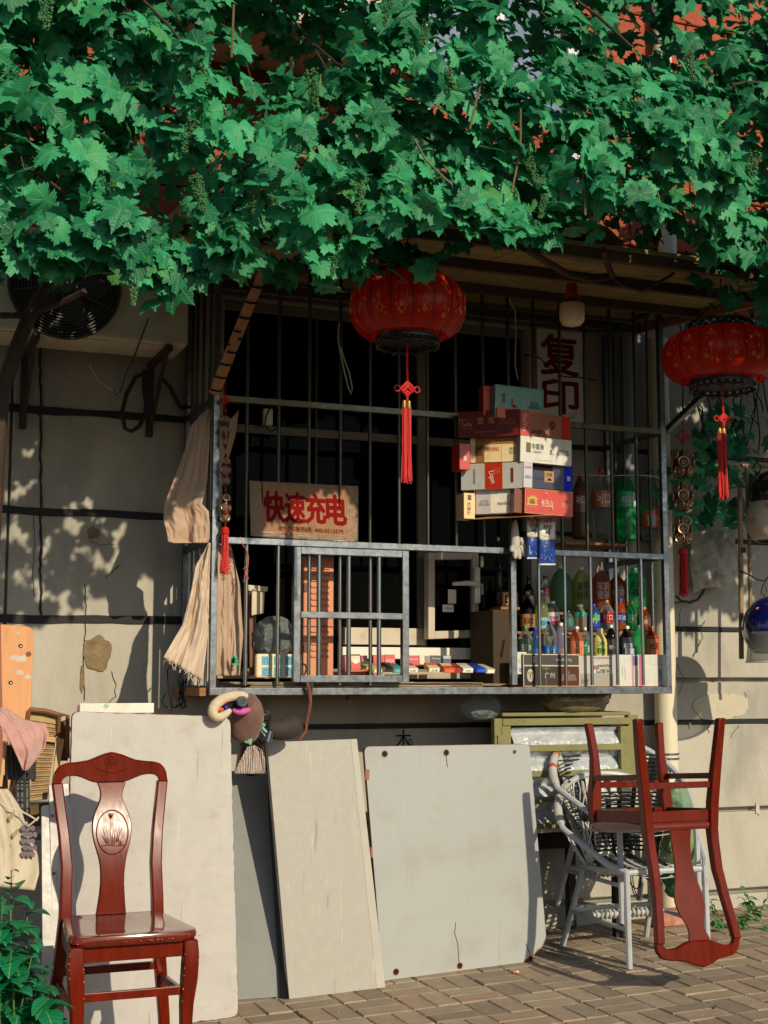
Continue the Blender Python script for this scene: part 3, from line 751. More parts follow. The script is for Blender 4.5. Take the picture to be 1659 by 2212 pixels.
    xs = [365.5, 368, 374, 385, 400, 415, 430, 450, 470, 500, 530, 560, 600, 640, 680, 720, 760, 800, 840, 880, 920, 960, 1000, 1030, 1055, 1075, 1090, 1105, 1120, 1132, 1137, 1139.5]
    bl_ = [(365, 575)]+[(419, 575)]+bot[::-1][1:-1]+[(1088, 575), (1140, 575)]
    vs = []; fs = []; T = .013
    for x in xs:
        zt = interp(top, x); zb_ = interp(bl_, x)
        if zb_-zt < 2: zb_ = zt+2
        a_ = f(x, zt); b_ = f(x, zb_)
        for p in (Vector((a_.x, a_.y-T, a_.z-.006)), Vector((a_.x, a_.y-T*.6, a_.z)), Vector((a_.x, a_.y+T*.6, a_.z)), Vector((a_.x, a_.y+T, a_.z-.006)),
                  Vector((b_.x, b_.y+T, b_.z+.004)), Vector((b_.x, b_.y+T*.6, b_.z)), Vector((b_.x, b_.y-T*.6, b_.z)), Vector((b_.x, b_.y-T, b_.z+.004))): vs.append(p)
    for i in range(len(xs)-1):
        for j in range(8): fs.append((i*8+j, i*8+(j+1)%8, i*8+8+(j+1)%8, i*8+8+j))
    fs += [tuple(range(8)), tuple((len(xs)-1)*8+j for j in range(8))]
    cr = obj('crest_rail', MB().add(vs, fs), m, r, local=True, smooth=True)
    # splat
    L_ = [(652,574),(664,600),(671,630),(670,660),(664,690),(648,725),(628,765),(614,810),(608,860),(611,910),(622,965),(636,1010),(650,1060),(659,1110),(662,1160),(662,1220),(656,1290),(648,1350),(638,1420)]
    R_ = [(848,574),(838,600),(826,625),(818,655),(822,690),(838,725),(855,765),(869,810),(876,860),(872,910),(862,965),(849,1010),(836,1060),(828,1110),(822,1160),(820,1220),(824,1290),(829,1350),(837,1420)]
    vs = []; fs = []; T = .007
    yf = lambda z: .165+.012+(.082)*max(0, (z-SZ)/.43)**1.5-.012*math.sin(max(0,(z-SZ)/.43)*PI)
    for l, rr in zip(L_, R_):
        z = SZ+(1420-l[1])*K; y = yf(z); xa = (l[0]-742)*K; xb = (rr[0]-742)*K
        vs += [(xa, y-T*.5, z), (xa+.003, y-T, z), (xb-.003, y-T, z), (xb, y-T*.5, z), (xb, y+T, z), (xa, y+T, z)]
    for i in range(len(L_)-1):
        for j in range(6): fs.append((i*6+j, i*6+(j+1)%6, i*6+6+(j+1)%6, i*6+6+j))
    fs += [tuple(range(6)), tuple((len(L_)-1)*6+j for j in range(6))]
    obj('splat', MB().add(vs, fs), mat_redwood if carved else mat_redwood2, r, local=True, smooth=True)
    if carved:
        zc = SZ+(1420-895)*K; ys = lambda z: yf(z)-T
        ring = [(( .0535)*math.cos(a), zc+.0715*math.sin(a)) for a in [i*2*PI/36 for i in range(36)]]
        obj('carved_medallion', MB().tube([(x, ys(z)-.0005, z) for x, z in ring], .0022, 6, closed=True), m, r, local=True, smooth=True)
        reeds = [(-.004,-.045,-.004,.045),(-.012,-.04,-.022,.022),(-.018,-.04,-.034,.018),(.0,-.04,.008,.02),(.006,-.04,.018,.03),(.012,-.035,.034,.012),(.018,-.03,.026,.028),(-.022,-.035,-.036,-.008),(.022,-.045,.030,.006),(.028,-.045,.038,-.006)]
        mb = MB()
        for x0, z0, x1, z1 in reeds:
            pts = []
            for k in range(7):
                t = k/6; x = x0+(x1-x0)*t**1.5; z = zc+z0+(z1-z0)*t; pts.append((x, ys(z)-.0008, z))
            mb.tube(pts, [.001+.0022*math.sin(min(1, t_/6+.15)*PI) for t_ in range(7)], 5)
        mb.tube([(-.045, ys(zc-.042)-.0005, zc-.044), (-.015, ys(zc-.04)-.0005, zc-.041), (.015, ys(zc-.045)-.0005, zc-.045), (.042, ys(zc-.044)-.0005, zc-.043)], .0014, 5)
        for k in range(7):
            a = PI/2+(k-3)*.16; mb.tube([(-.004+.004*math.cos(a), ys(zc+.045)-.001, zc+.044), (-.004+.022*math.cos(a), ys(zc+.06)-.001, zc+.042+.020*math.sin(a))], .0009, 4)
        obj('carved_reeds', mb, m, r, local=True, smooth=True)
        fz = SZ+(1420-437)*K; fy = f(756, 437).y-.0135
        mb = MB()
        for k in range(5):
            a = PI/2+k*2*PI/5; cx, cz_ = .0125*math.cos(a), .0125*math.sin(a)
            mb.tube([(cx+.0085*math.cos(b), fy-.0005, fz+cz_+.0085*math.sin(b)) for b in [j*2*PI/12 for j in range(12)]], .0021, 5, closed=True)
        mb.tube([(.004*math.cos(b), fy-.001, fz+.004*math.sin(b)) for b in [j*2*PI/8 for j in range(8)]], .002, 5, closed=True)
        mb.tube([((x-752)*K, fy-.0002, SZ+(1420-y)*K) for x, y in ((592,432),(630,462),(680,490),(740,508),(790,508),(850,488),(895,462),(935,436))], .0020, 5)
        obj('carved_flower', mb, m, r, local=True, smooth=True)
    # worn chips along edges
    mb = MB(); rnd = random.Random(4 if carved else 11)
    for k in range(34):
        s = rnd.choice((-1, 1)); z = rnd.uniform(.31, .41) if k % 2 else rnd.uniform(.08, .30); w = rnd.uniform(.0015, .007)
        i = max(j for j in range(7) if zz[j] <= z); t = (z-zz[i])/(zz[i+1]-zz[i]) if i < 6 else 0
        xo = [.006, .0, -.006, -.004, .002, .006, .004]; yo = [-.02, -.012, -.004, .0, -.006, -.004, 0]; ww = [.016,.016,.017,.020,.024,.024,.022]
        l_ = lambda a: a[i]+(a[min(i+1, 6)]-a[i])*t
        e = rnd.choice((-1, 1)); x = s*(.173+l_(xo))+e*(l_(ww)-.0022); y = -.195+l_(yo)-l_(ww)+.0008
        mb.box(x-.0014, x+.0014, y-.0007, y+.001, z, z+w)
    for k in range(22):
        x = rnd.uniform(-.2, .2); yq = -.225-.018*(1-(x/.206)**2)*.97; zq = SZ-rnd.choice((.010, .020)); mb.box(x, x+rnd.uniform(.002, .008), yq-.0026, yq+.001, zq, zq+.0016)
    obj('worn_chips', mb, mat_chip, r, local=True)
    return r
# upright chair
sy = -1.45
cseat = P(*e1(745, 1420), sy)
sc_ = 1.045
cx = cseat.x; rear_y = sy
root_y = sy-.165*sc_
zfloor = cseat.z-.45*sc_; print('chair foot', zfloor, gz(cx, root_y))
dining_chair('dining_chair', 'upright glossy red wooden dining chair with carved medallion, in front of the white board', 'chair', (cx, root_y, zfloor), scale=sc_)
# upturned chair
sy2 = -1.33
cs2 = P(1474, 1797, sy2)
# turned over: local z points down, local y points towards the street
dining_chair('dining_chair', 'red wooden dining chair turned upside down on the white strapped armchair', 'chair',
    (cs2.x-.04, sy2+.165*1.02, cs2.z+.45*1.02), rotx=PI-math.radians(4), scale=1.02, carved=False)

# ================================================================ two stacked strap armchairs
mat_wtube = M('white_painted_tube', (178,184,188), rough=.45, var=.07, scale=12, dirt=(120,112,96), dscale=22, damt=.6, dlo=.6)
mat_strap = M('white_plastic_strap', (196,196,188), rough=.5, var=.08, scale=16, dirt=(140,128,104), dscale=18, damt=.5)
mat_strapb = M('black_plastic_strap', (30,31,33), rough=.4, var=.2)
mat_strapo = M('orange_tape', (206,92,58), rough=.5)
def strap_chair(label, loc, scale=1.0, rotz=0, orange=False, group='stacked strap armchairs'):
    r = thing('strap_armchair', label, 'armchair', loc, group, (0,0,rotz), scale)
    T = lambda nm, pts, rad, mat, par=r, n=8, **k: obj(nm, MB().tube(pts, rad, n, **k), mat, par, local=True, smooth=True)
    hw, hd = .23, .27
    # hoop: from front left corner up round the back to front right
    def hoop(t):   # t 0..1
        a = -PI*.62+t*PI*1.24   # angle measured from back
        x = .345*math.sin(a)*(1 if abs(a) < PI/2 else .985); y = .05+.26*math.cos(a)
        z = .43+.36*((math.cos(a)+.45)/1.45)**.9 if math.cos(a) > -.45 else .43
        return Vector((x, y-.06, z))
    hp = [hoop(i/28) for i in range(29)]
    hp = [Vector((-hw+.03, -.30, .405)), Vector((-hw-.015, -.24, .425))]+hp[3:-3]+[Vector((hw+.015, -.24, .425)), Vector((hw-.03, -.30, .405))]
    T('hoop', hp, .0145, mat_wtube)
    # seat ring
    sr = [Vector((-.19,-.29,.40)), Vector((.19,-.29,.40)), Vector((.22,-.12,.39)), Vector((.20,.1,.385)), Vector((.10,.18,.385)), Vector((-.10,.18,.385)), Vector((-.20,.1,.385)), Vector((-.22,-.12,.39))]
    T('seat_ring', sr, .014, mat_wtube, closed=True)
    for s in (-1, 1):
        T('leg', [(s*(hw-.03), -.30, .415), (s*(hw-.03), -.31, .0)], .0135, mat_wtube)
        T('leg', [(s*.19, .08, .40), (s*.225, .24, .0)], .0135, mat_wtube)
        T('side_stretcher', [(s*.20,-.30,.16), (s*.212,.17,.17)], .010, mat_wtube)
    T('back_stretcher', [(-.21,.165,.18), (.21,.165,.18)], .012, mat_wtube)
    # wraps on the front left and cross tubes
    mb = MB()
    for k in range(16):
        x = -.18+.36*k/15; mb.tube([(x+.002*math.sin(k), .045+.017*math.cos(a)-.0, .168+.017*math.sin(a)) for a in [j*PI/4 for j in range(8)]], .0065, 5, closed=True)
    w_ = T('cross_tube', [(-.20,.045,.168), (.20,.045,.168)], .012, mat_wtube); obj('wrap', mb, mat_strap, w_, local=True, smooth=True)
    # seat straps both ways
    for k in range(9):
        x = -.17+.34*k/8; hwid = .011
        obj('seat_strap', MB().grid(lambda u, v, x=x: Vector((x-hwid+u*2*hwid, -.30+v*(.46-1.6*x*x*3), .412-.035*math.sin(v*PI)+.001*k)), 1, 8), mat_strap if k % 3 else mat_strapb, r, local=True, solid=.002)
    for k in range(10):
        y = -.27+.42*k/9
        obj('seat_strap', MB().grid(lambda u, v, y=y: Vector((-.20+.40*u, y-.008+v*.016, .40-.035*math.sin(u*PI))), 8, 1), mat_strapb if k % 2 else mat_strap, r, local=True, solid=.002)
    # back straps fan from the hoop to the seat rear; dark weave between
    for k in range(15):
        t = .14+.72*k/14; a = hoop(t); b = Vector((a.x*.62, max(.0, a.y*.62), .39)); wd = .015 if k % 3 else .022
        m = mat_strap if k not in (2, 5, 9, 12) else mat_strapb
        d = (hoop(t+.01)-hoop(t-.01)).normalized()
        obj('back_strap', MB().grid(lambda u, v, a=a, b=b, d=d, wd=wd: lerp(a, b, v)+d*((u-.5)*2*wd)+Vector((0,.02*math.sin(v*PI),0)), 1, 6), m, r, local=True, solid=.002)
    mb = MB()
    for k in range(15):
        z = .44+.26*k/14; w = min(.29, .18+.011*k); pts = []
        for j in range(13):
            a = -1.25+2.5*j/12; pts.append((w*math.sin(a)*.95, .015+(.15+.0035*k)*math.cos(a)+(.006 if (j+k) % 2 else -.006), z))
        mb.tube(pts, .0045, 4)
    o = obj('back_weave', mb, mat_strapb, r, local=True)
    # bindings at left of hoop
    mb = MB(); mo = MB()
    for k in range(26):
        t = .13+.20*k/25; p = hoop(t); q_ = hoop(t+.01); d = (q_-p).normalized(); s_ = d.orthogonal().normalized(); u_ = d.cross(s_)
        tgt = mo if (orange and k in (9, 10, 18, 19)) else mb
        tgt.tube([p+(s_*math.cos(a)+u_*math.sin(a))*.0165 for a in [j*PI/4 for j in range(8)]], .0048, 4, closed=True)
    obj('hoop_wrap', mb, mat_strap, r, local=True, smooth=True)
    if orange: obj('orange_wrap', mo, mat_strapo, r, local=True, smooth=True)
    # loose cords under the seat
    rnd = random.Random(3+int(orange)); mb = MB()
    for k in range(7):
        x = rnd.uniform(-.18, .1); w = rnd.uniform(.05, .12); h = rnd.uniform(.05, .12); y = rnd.uniform(-.25, -.1)
        mb.tube([(x+w*j/8, y+.01*math.sin(j), .385-h*math.sin(j/8*PI)) for j in range(9)], .0028, 4)
    obj('loose_cord', mb, mat_cable, r, local=True)
    mb = MB()
    for k in range(8):
        x = -.27+rnd.uniform(-.02, .03); y = rnd.uniform(-.12, 0); mb.tube([(x, y, .60), (x+rnd.uniform(-.02,.02), y-.02, .56), (x+rnd.uniform(-.03,.03), y-.02, .50-rnd.uniform(0,.05))], .003, 4)
    obj('strap_ends', mb, mat_strap, r, local=True)
    return r
bx = onground(1357, 2095); dx_ = onground(1542, 2079)
w_r = (dx_-bx).length
print('strap chair', bx, dx_, w_r)
cxs = (bx.x+dx_.x)/2
scS = 1.02
strap_chair('lower of two stacked white strap armchairs, its feet on the paving', (cxs, bx.y+.30*scS, gz(cxs, bx.y)+.0), scS)
strap_chair('upper of two stacked white strap armchairs, with orange tape on its hoop', (cxs+.03, bx.y+.40*scS, gz(cxs, bx.y)+.175), scS, orange=True)

# ================================================================ green slatted crate with plastic film
mat_green = M('chipped_olive_paint', (126,122,76), rough=.7, var=.14, scale=8, dirt=(96,82,48), dscale=20, damt=.7, dlo=.57, bump=.2)
yg = -.42
gc = thing('green_crate', 'olive green slatted wooden crate wrapped in clear film, behind the strap armchairs', 'crate', (P(1225, 1860, yg).x, yg, .1))
def gbox(f, x0, y0, x1, y1, y, d, name, mat=mat_green, bev=.004):
    a = W(f, x0, y1, y); b = W(f, x1, y0, y)
    return obj(name, MB().box(a.x, b.x, y, y+d, a.z, b.z), mat, gc, bevel=bev)
gbox(e3, 155, 208, 882, 236, yg+.01, .34, 'lid')
gbox(e3, 115, 246, 156, 900, yg+.004, .04, 'corner_post'); gbox(e3, 882, 226, 926, 900, yg+.004, .04, 'corner_post')
gbox(e3, 158, 290, 205, 900, yg, .03, 'stile'); gbox(e3, 836, 290, 880, 900, yg, .03, 'stile')
for y0, y1 in ((240, 289), (388, 438), (532, 582), (676, 728), (824, 880)):
    gbox(e3, 158 if y0 == 240 else 206, y0, 880 if y0 == 240 else 835, y1, yg-.001, .028, 'slat')
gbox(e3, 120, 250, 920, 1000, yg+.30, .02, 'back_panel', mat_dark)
film = crinkle('plastic_film', (196,204,210), .55)
a = W(e3, 206, 900, yg+.05); b = W(e3, 836, 290, yg+.05)
def filmf(u, v):
    x = a.x+(b.x-a.x)*u; z = a.z+(b.z-a.z)*v
    return Vector((x, yg+.06-.045*abs(math.sin(v*5*PI*.8+.6))+.015*mnoise.noise(Vector((x*14, z*14, 2)))+.01*mnoise.noise(Vector((x*40, z*40, 3))), z))
obj('plastic_film', MB().grid(filmf, 60, 60), M('milky_film', (190,196,200), rough=.25, var=.15, scale=16, bump=1, bscale=26, spec=.8, trans=.15), gc, smooth=True)
for px_ in (1090, 1235, 1335):
    c_ = P(px_, 1800, yg+.04 if px_ != 1235 else yg+.3)
    obj('leg', MB().box(c_.x-.02, c_.x+.02, c_.y, c_.y+.04, gz(c_.x, c_.y), P(px_, 1815, c_.y).z), M('dark_leg_wood', (46,40,30), rough=.8), gc)
obj('hinge', MB().slab([W(e3, *p, yg-.003) for p in ((130, 400), (190, 400), (190, 342), (130, 342))], .003), mat_green, gc, bevel=.001)

# brick, bags and small things behind the strap chairs
p = onground(*e3(1105, 1420))
o = obj('loose_brick', MB().box(p.x-.10, p.x+.12, p.y-.03, p.y+.07, p.z, p.z+.075), M('pink_brick', (176,118,96), rough=.95, var=.25, scale=20, bump=.7, dirt=(206,176,150), dscale=10), bevel=.006)
tag(o, 'worn pinkish brick lying by the wall behind the upturned chair', 'brick')
def bag(name, label, cat, cx_, cy_, cz_, w, d, h, mat, seed=1, group=None, lumps=4, flat=0, nn=22):
    def fn(u, v):
        a = u*2*PI; ph = v*PI
        r = (1+.28*mnoise.noise(Vector((math.cos(a)*lumps*.5, math.sin(a)*lumps*.5, v*lumps+seed)))+.10*mnoise.noise(Vector((math.cos(a)*4, math.sin(a)*4, v*9+seed))))
        s = math.sin(ph)**.7
        return Vector((cx_+w/2*r*s*math.cos(a), cy_+d/2*r*s*math.sin(a), cz_+h*(.5-.5*math.cos(ph))*(1+.06*math.sin(a*3+seed))))
    o = obj(name, MB().grid(fn, nn, nn), mat, smooth=True)
    return tag(o, label, cat, group)
p = onground(*e3(1090, 1330)); zc_ = W(e3, 1090, 1250, -.7).z
bag('green_bag', 'bright green plastic bag under the seats of the stacked armchairs', 'bag', P(1452, 1890, -.62).x, -.70, P(1452, 1935, -.62).z, .22, .12, .20, M('green_plastic_bag', (36,112,68), rough=.35, var=.2, bump=.6, bscale=14), seed=2)
bag('lime_bag', 'pale lime plastic bag hanging between the armchair legs, above the green one', 'bag', P(1442, 1830, -.62).x, -.74, P(1442, 1868, -.62).z, .17, .10, .20, M('lime_plastic_bag', (120,146,90), rough=.4, var=.15, bump=.6, bscale=14), seed=5)
bag('snack_bag', 'clear plastic bag with a green and red packet on the upper armchair', 'bag', P(1468, 1750, -.82).x, -.80, P(1468, 1770, -.82).z, .13, .10, .16, clear('clear_bag', (200,220,204), .3, .2, (150,180,150)), seed=8)
text('绿', P(1448, 1888, -.80), EX, EZ, w=.03, h=.03, col=(210,226,210), parent=bpy.data.objects['green_bag'], off=.002)
# grit and dust on the paving
rg = random.Random(31); mb = MB()
for k in range(900):
    x = rg.uniform(1.0, 4.6); y = -abs(rg.gauss(0, .25))-.03 if k % 2 else rg.uniform(-2.4, -.05); s_ = rg.uniform(.0012, .0045); z = gz(x, y)+.001
    mb.add([(x-s_, y-s_*.6, z), (x+s_, y-s_*.4, z), (x+s_*.2, y+s_, z), (x+rg.uniform(-.3, .3)*s_, y, z+s_*1.1)], [(0,1,3), (1,2,3), (2,0,3)])
o = obj('grit', mb, M('grit', (150,136,112), rough=1, var=.5, scale=200), recalc=False); o['kind'] = 'stuff'; o['label'] = 'loose grit and dust scattered over the paving'
# cigarette end
p = onground(*e3(230, 1692)); o = thing('cigarette_butt', 'orange-tipped cigarette butt lying on the paving', 'cigarette butt', tuple(p))
obj('filter', MB().tube([p+Vector((-.012,0,.005)), p+Vector((.006,.004,.005))], .0045, 8), M('butt_orange', (206,122,50), rough=.8), o, smooth=True)
obj('paper', MB().tube([p+Vector((.0062,.004,.005)), p+Vector((.016,.006,.005))], .0043, 8), mat_white, o, smooth=True)

# ================================================================ left corner clutter
mat_pine = M('pine_plank', (202,140,84), rough=.55, var=.16, scale=3, stretch=(7,1,.6), dirt=(150,90,50), dscale=3, damt=.5, dlo=.56, distort=1.5)
pl = thing('pine_plank', 'pale orange pine plank with rounded corner and paint splashes, leaning on the wall at left', 'plank', tuple(P(30, 1700, -.5)))
q = [P(8, 1760, -.62), P(60, 1760, -.62), P(*f4(300, 15), -.34), P(*f4(2, -8), -.34)]
obj('plank_body', MB().prism(rounded(q, [0, 0, .035, .01]), (0, .03, 0)), mat_pine, pl, bevel=.003)
n_ = (q[1]-q[0]).cross(q[3]-q[0]).normalized()
for x, y in ((183, 187), (94, 512)):
    p_, n_ = onq(q, f4, x, y); obj('bolt', MB().lathe((0,0,0), [(.009,0),(.009,.002),(.005,.005)], 12), mat_steel, pl, smooth=True); b_ = bpy.context.scene.objects[-1] if False else None
    ob = [o for o in bpy.data.objects if o.name.startswith('bolt') and not o.name.startswith('bolt_')][-1]
    ob.location = p_ - pl.location; ob.rotation_euler = n_.to_track_quat('Z', 'Y').to_euler()
    ob.data.transform(Matrix.Translation(pl.location))
for x, y, r_, s_ in ((185, 315, .022, 1), (175, 430, .016, 2), (245, 465, .014, 3), (120, 300, .018, 4), (160, 75, .007, 5)):
    p_, n_ = onq(q, f4, x, y); k = [p_+n_*.0008+Vector((math.cos(a), 0, math.sin(a)))*r_*(1+.6*mnoise.noise(Vector((math.cos(a)*2, math.sin(a)*2, s_)))) for a in [i*2*PI/14 for i in range(14)]]
    obj('paint_splash', MB().prism(k, (0, .002, 0)), M('old_white_paint', (196,188,176), rough=.8, var=.1), pl)
p_, n_ = onq(q, f4, 253, 258); obj('knot', MB().tube([p_-n_*.002, p_+n_*.0008], .012, 14), M('knot_brown', (120,70,40), rough=.7), pl)
q2 = [P(-60, 1760, -.66), P(9, 1760, -.66), P(2, 1350, -.38), P(-60, 1345, -.38)]
pl2 = thing('brown_plank', 'dark reddish plank at the left edge beside the pine plank', 'plank', tuple(q2[0]))
obj('plank_body', MB().slab(q2, .03), M('red_brown_board', (140,72,44), rough=.6, var=.2, scale=4, stretch=(6,1,1)), pl2)

# cane chair back (folding lounge) behind pink towel
mat_cane = M('woven_cane', (168,140,98), rough=.8, var=.2, scale=30, bump=.6, bscale=90)
mat_canedark = M('dark_woven_cane', (92,78,34), rough=.85, var=.25, scale=30, bump=.6, bscale=90)
mat_brownfr = M('brown_rattan_frame', (120,70,40), rough=.55, var=.2)
cn = thing('cane_recliner', 'cane folding recliner with brown frame standing folded behind the pink towel', 'recliner', tuple(P(100, 2000, -.8)))
def sheet(f, pts4, y, mat, name, parent, t=.006, yy=None, nu=1, nv=1):
    ys_ = yy or [y]*4
    return obj(name, MB().slab([W(f, *p, yk) for p, yk in zip(pts4, ys_)], t), mat, parent)
sheet(f4, [(250, 1560), (420, 1540), (512, 880), (350, 850)], 0, mat_cane, 'cane_panel', cn, yy=[-.92, -.92, -.78, -.78])
sheet(f4, [(250, 840), (520, 880), (522, 800), (262, 762)], 0, M('khaki_canvas', (168,146,96), rough=.85, var=.1), 'head_cushion', cn, .03, yy=[-.79, -.79, -.77, -.77])
sheet(f4, [(480, 1200), (600, 1200), (600, 830), (524, 860)], 0, mat_canedark, 'cane_side', cn, yy=[-.74, -.74, -.70, -.70])
sheet(f4, [(262, 1780), (420, 1780), (430, 1570), (264, 1590)], 0, mat_canedark, 'cane_lower', cn, yy=[-.90, -.90, -.88, -.88])
fm = lambda pts, r_, nm='frame_bar', mat=mat_brownfr, yy=-.80: obj(nm, MB().tube([W(f4, x, y, yy) for x, y in pts], r_, 8), mat, cn, smooth=True)
fm([(242, 840), (252, 775), (270, 750), (400, 762), (500, 790), (524, 800)], .010)
fm([(524, 800), (520, 900), (512, 985)], .008); fm([(530, 795), (598, 800), (600, 1180)], .008, yy=-.76)
mat_palewood = M('pale_wood_frame', (206,166,112), rough=.6, var=.1, stretch=(1,1,.2))
for pts in (((462, 1420), (484, 1420), (530, 1040), (505, 1035)), ((484, 1420), (500, 1420), (570, 1010), (532, 1005)), ((410, 1030), (530, 1045), (530, 998), (412, 985))):
    sheet(f4, pts, -.84, mat_palewood, 'wood_frame', cn, .02, yy=[-.90,-.90,-.83,-.83] if pts[0][0] > 420 else None)
# weave marks: rows of small raised stitches
mb = MB()
q = [W(f4, *p, yk) for p, yk in zip([(250, 1560), (420, 1540), (512, 880), (350, 850)], [-.92, -.92, -.78, -.78])]
nq = (q[1]-q[0]).cross(q[3]-q[0]).normalized()
for r_ in range(16):
    for k in range(13):
        p = qp(q, .06+.88*k/12, .05+.058*r_)+nq*.0015; e = (q[1]-q[0]).normalized()*.0035
        for s in (-.004, .004):
            mb.add([p-e+EZ*s-EZ*.001, p+e+EZ*(s+.002)-EZ*.001, p+e+EZ*(s+.002)+EZ*.001, p-e+EZ*s+EZ*.001], [(0,1,2,3)])
o = obj('weave_stitches', mb, M('cane_stitch', (92,64,34), rough=.9), cn, recalc=False); o['kind'] = 'stuff'

# black plastic crate
bc = thing('black_crate', 'black plastic lattice crate standing on end under the pink towel', 'crate', tuple(P(60, 1800, -.95)))
def bars(f, xs_, ys_, x0, x1, y0, y1, Y, r_, name, par):
    for x in xs_: obj(name, MB().tube([W(f, x, y0, Y), W(f, x+4, y1, Y)], r_, 4, sq=True), mat_black, par)
    for y in ys_: obj(name, MB().tube([W(f, x0, y, Y+.004), W(f, x1, y+4, Y+.004)], r_, 4, sq=True), mat_black, par)
bars(f4, (62, 100, 140, 215, 262, 308), (1075, 1130, 1180, 1235, 1300, 1350), 50, 318, 1060, 1370, -.98, .0035, 'lattice_bar', bc)
bars(f4, (100, 145, 212, 256), (1430, 1530, 1620, 1700), 95, 262, 1370, 1760, -.97, .004, 'lattice_bar', bc)
sheet(f4, [(140, 1790), (250, 1790), (250, 1380), (140, 1380)], -.93, M('grey_crate_panel', (104,106,106), rough=.35, var=.1), 'crate_panel', bc, .004)
sheet(f4, [(45, 1370), (320, 1370), (320, 1060), (45, 1060)], -.90, mat_black, 'crate_back', bc, .01)
sheet(f4, [(-40, 1455), (70, 1455), (70, 1330), (-40, 1330)], -.88, mat_brownfr, 'crate_board', bc, .01)
sheet(f4, [(-10, 1430), (18, 1430), (62, 1040), (40, 1030)], -1.0, mat_palewood, 'pale_stick', bc, .012)

# generic draped cloth between two pixel edges
def drape(name, label, cat, left, right, Y, mat, folds=6, amp=.02, nu=40, nv=24, thick=.003, seed=0, f=None, tw=0, parent=None, ragged=0, sag=0):
    g = f or (lambda x, y: (x, y))
    def pl_(pl, t):
        k = t*(len(pl)-1); i = min(int(k), len(pl)-2); u = k-i
        a_, b_ = pl[i], pl[i+1]
        return [a_[j]*(1-u)+b_[j]*u for j in range(len(a_))]
    def fn(u, v):
        l, r_ = pl_(left, v), pl_(right, v)
        x = l[0]*(1-u)+r_[0]*u; y = l[1]*(1-u)+r_[1]*u
        y += sag*math.sin(u*PI)
        Yl = (l[2] if len(l) > 2 else Y); Yr = (r_[2] if len(r_) > 2 else Y)
        yy = Yl*(1-u)+Yr*u
        wv_ = mnoise.noise(Vector((u*2.2, v*1.1, seed))); ph = folds*PI*(u+.22*wv_+.10*mnoise.noise(Vector((u*5, v*2.4, seed+9))))+tw*v
        am = .35+1.1*abs(mnoise.noise(Vector((u*2.7+3, v*1.7, seed+2)))); s__ = math.sin(ph)
        yy += amp*((abs(s__)**.7)*(1 if s__ > 0 else -1)*am*(.5+.7*v)+.55*mnoise.noise(Vector((u*6, v*5, seed+4)))+.25*mnoise.noise(Vector((u*16, v*13, seed+6))))
        if ragged and v > .999: y += ragged*mnoise.noise(Vector((u*30, 1, seed)))
        return P(*g(x, y), yy)
    o = obj(name, MB().grid(fn, nu, nv), mat, parent, smooth=1, solid=thick)
    if parent is None: tag(o, label, cat)
    return o
mat_pink = M('dusty_pink_towel', (196,150,140), rough=.95, var=.08, scale=20, bump=.5, bscale=160, sheen=.4, dirt=(160,110,104), dscale=12, damt=.4)
tw_ = drape('pink_towel', 'dusty pink towel with frayed hem hanging over the folded recliner', 'towel',
    [(-60, 740, -1.06), (-20, 860, -1.08), (60, 960, -1.1), (110, 1075, -1.1), (160, 1180, -1.1), (205, 1285, -1.1)],
    [(50, 735, -1.0), (230, 845, -1.0), (400, 870, -1.0), (432, 960, -1.02), (390, 1090, -1.03), (240, 1290, -1.08)], -1.05, mat_pink, folds=3, amp=.022, f=f4, seed=3)
rnd = random.Random(5); mb = MB()
for k in range(60):
    t = k/59; x = 35+45*t+rnd.uniform(-6, 6); y = 900+140*t; mb.tube([W(f4, x, y, -1.125), W(f4, x+rnd.uniform(-30, 10), y+rnd.uniform(5, 28), -1.13)], .0012, 3)
obj('fringe', mb, mat_pink, tw_)
# fix parent offset of the fringe
# floral cover at the left edge
mat_fl = M('floral_cover', (196,184,160), rough=.7, var=.06, scale=8, dirt=(160,150,130), dscale=4, damt=.3)
fc = drape('floral_cover', 'cream floral quilted cover with leaf and petal pattern at the left edge', 'cover',
    [(-120, 1455, -1.3), (-120, 1800, -1.32), (-120, 2300, -1.34)], [(60, 1455, -1.2), (170, 1620, -1.2), (250, 1850, -1.2), (330, 2050, -1.2), (345, 2200, -1.22), (300, 2350, -1.25)], -1.25, mat_fl, folds=4, amp=.016, f=f4, thick=.012, seed=9)
mb = MB()
def petal(x, y, rx, ry, ang, Y):
    out = []
    for i in range(12):
        a = 2*PI*i/12; u = rx*math.cos(a); w = ry*math.sin(a)*(1-.3*math.cos(a))
        out.append(W(f4, x+u*math.cos(ang)-w*math.sin(ang), y+u*math.sin(ang)+w*math.cos(ang), Y))
    return out
pts_ = []
for r_ in range(5):
    for k in range(3): pts_.append((205+k*42+(r_ % 2)*20, 1800+r_*58))
for x, y in pts_: mb.prism(petal(x, y, 26, 22, 1.2, -1.262+.0005*random.random()), (0, .003, 0))
obj('purple_petals', mb, M('purple_print', (112,98,110), rough=.7, var=.2, scale=30), fc)
mb = MB()
for x, y, a in ((105, 1690, -1.0), (140, 1840, -.9), (60, 1960, -.2), (10, 2090, -.8), (40, 2190, .3)): mb.prism(petal(x, y, 48, 17, a, -1.285), (0, .003, 0))
obj('leaf_print', mb, M('gold_leaf_print', (160,136,96), rough=.5, var=.15, scale=40), fc)
o = obj('tie_string', MB().tube([W(f4, x, y, -1.28) for x, y in ((0, 1575), (80, 1620), (170, 1640), (250, 1680), (330, 1730), (345, 1700), (300, 1740), (250, 1780), (230, 1740))], .003, 5), M('string_white', (206,196,176), rough=.9), smooth=True)
tag(o, 'loose knotted white string tied round the floral cover', 'string')
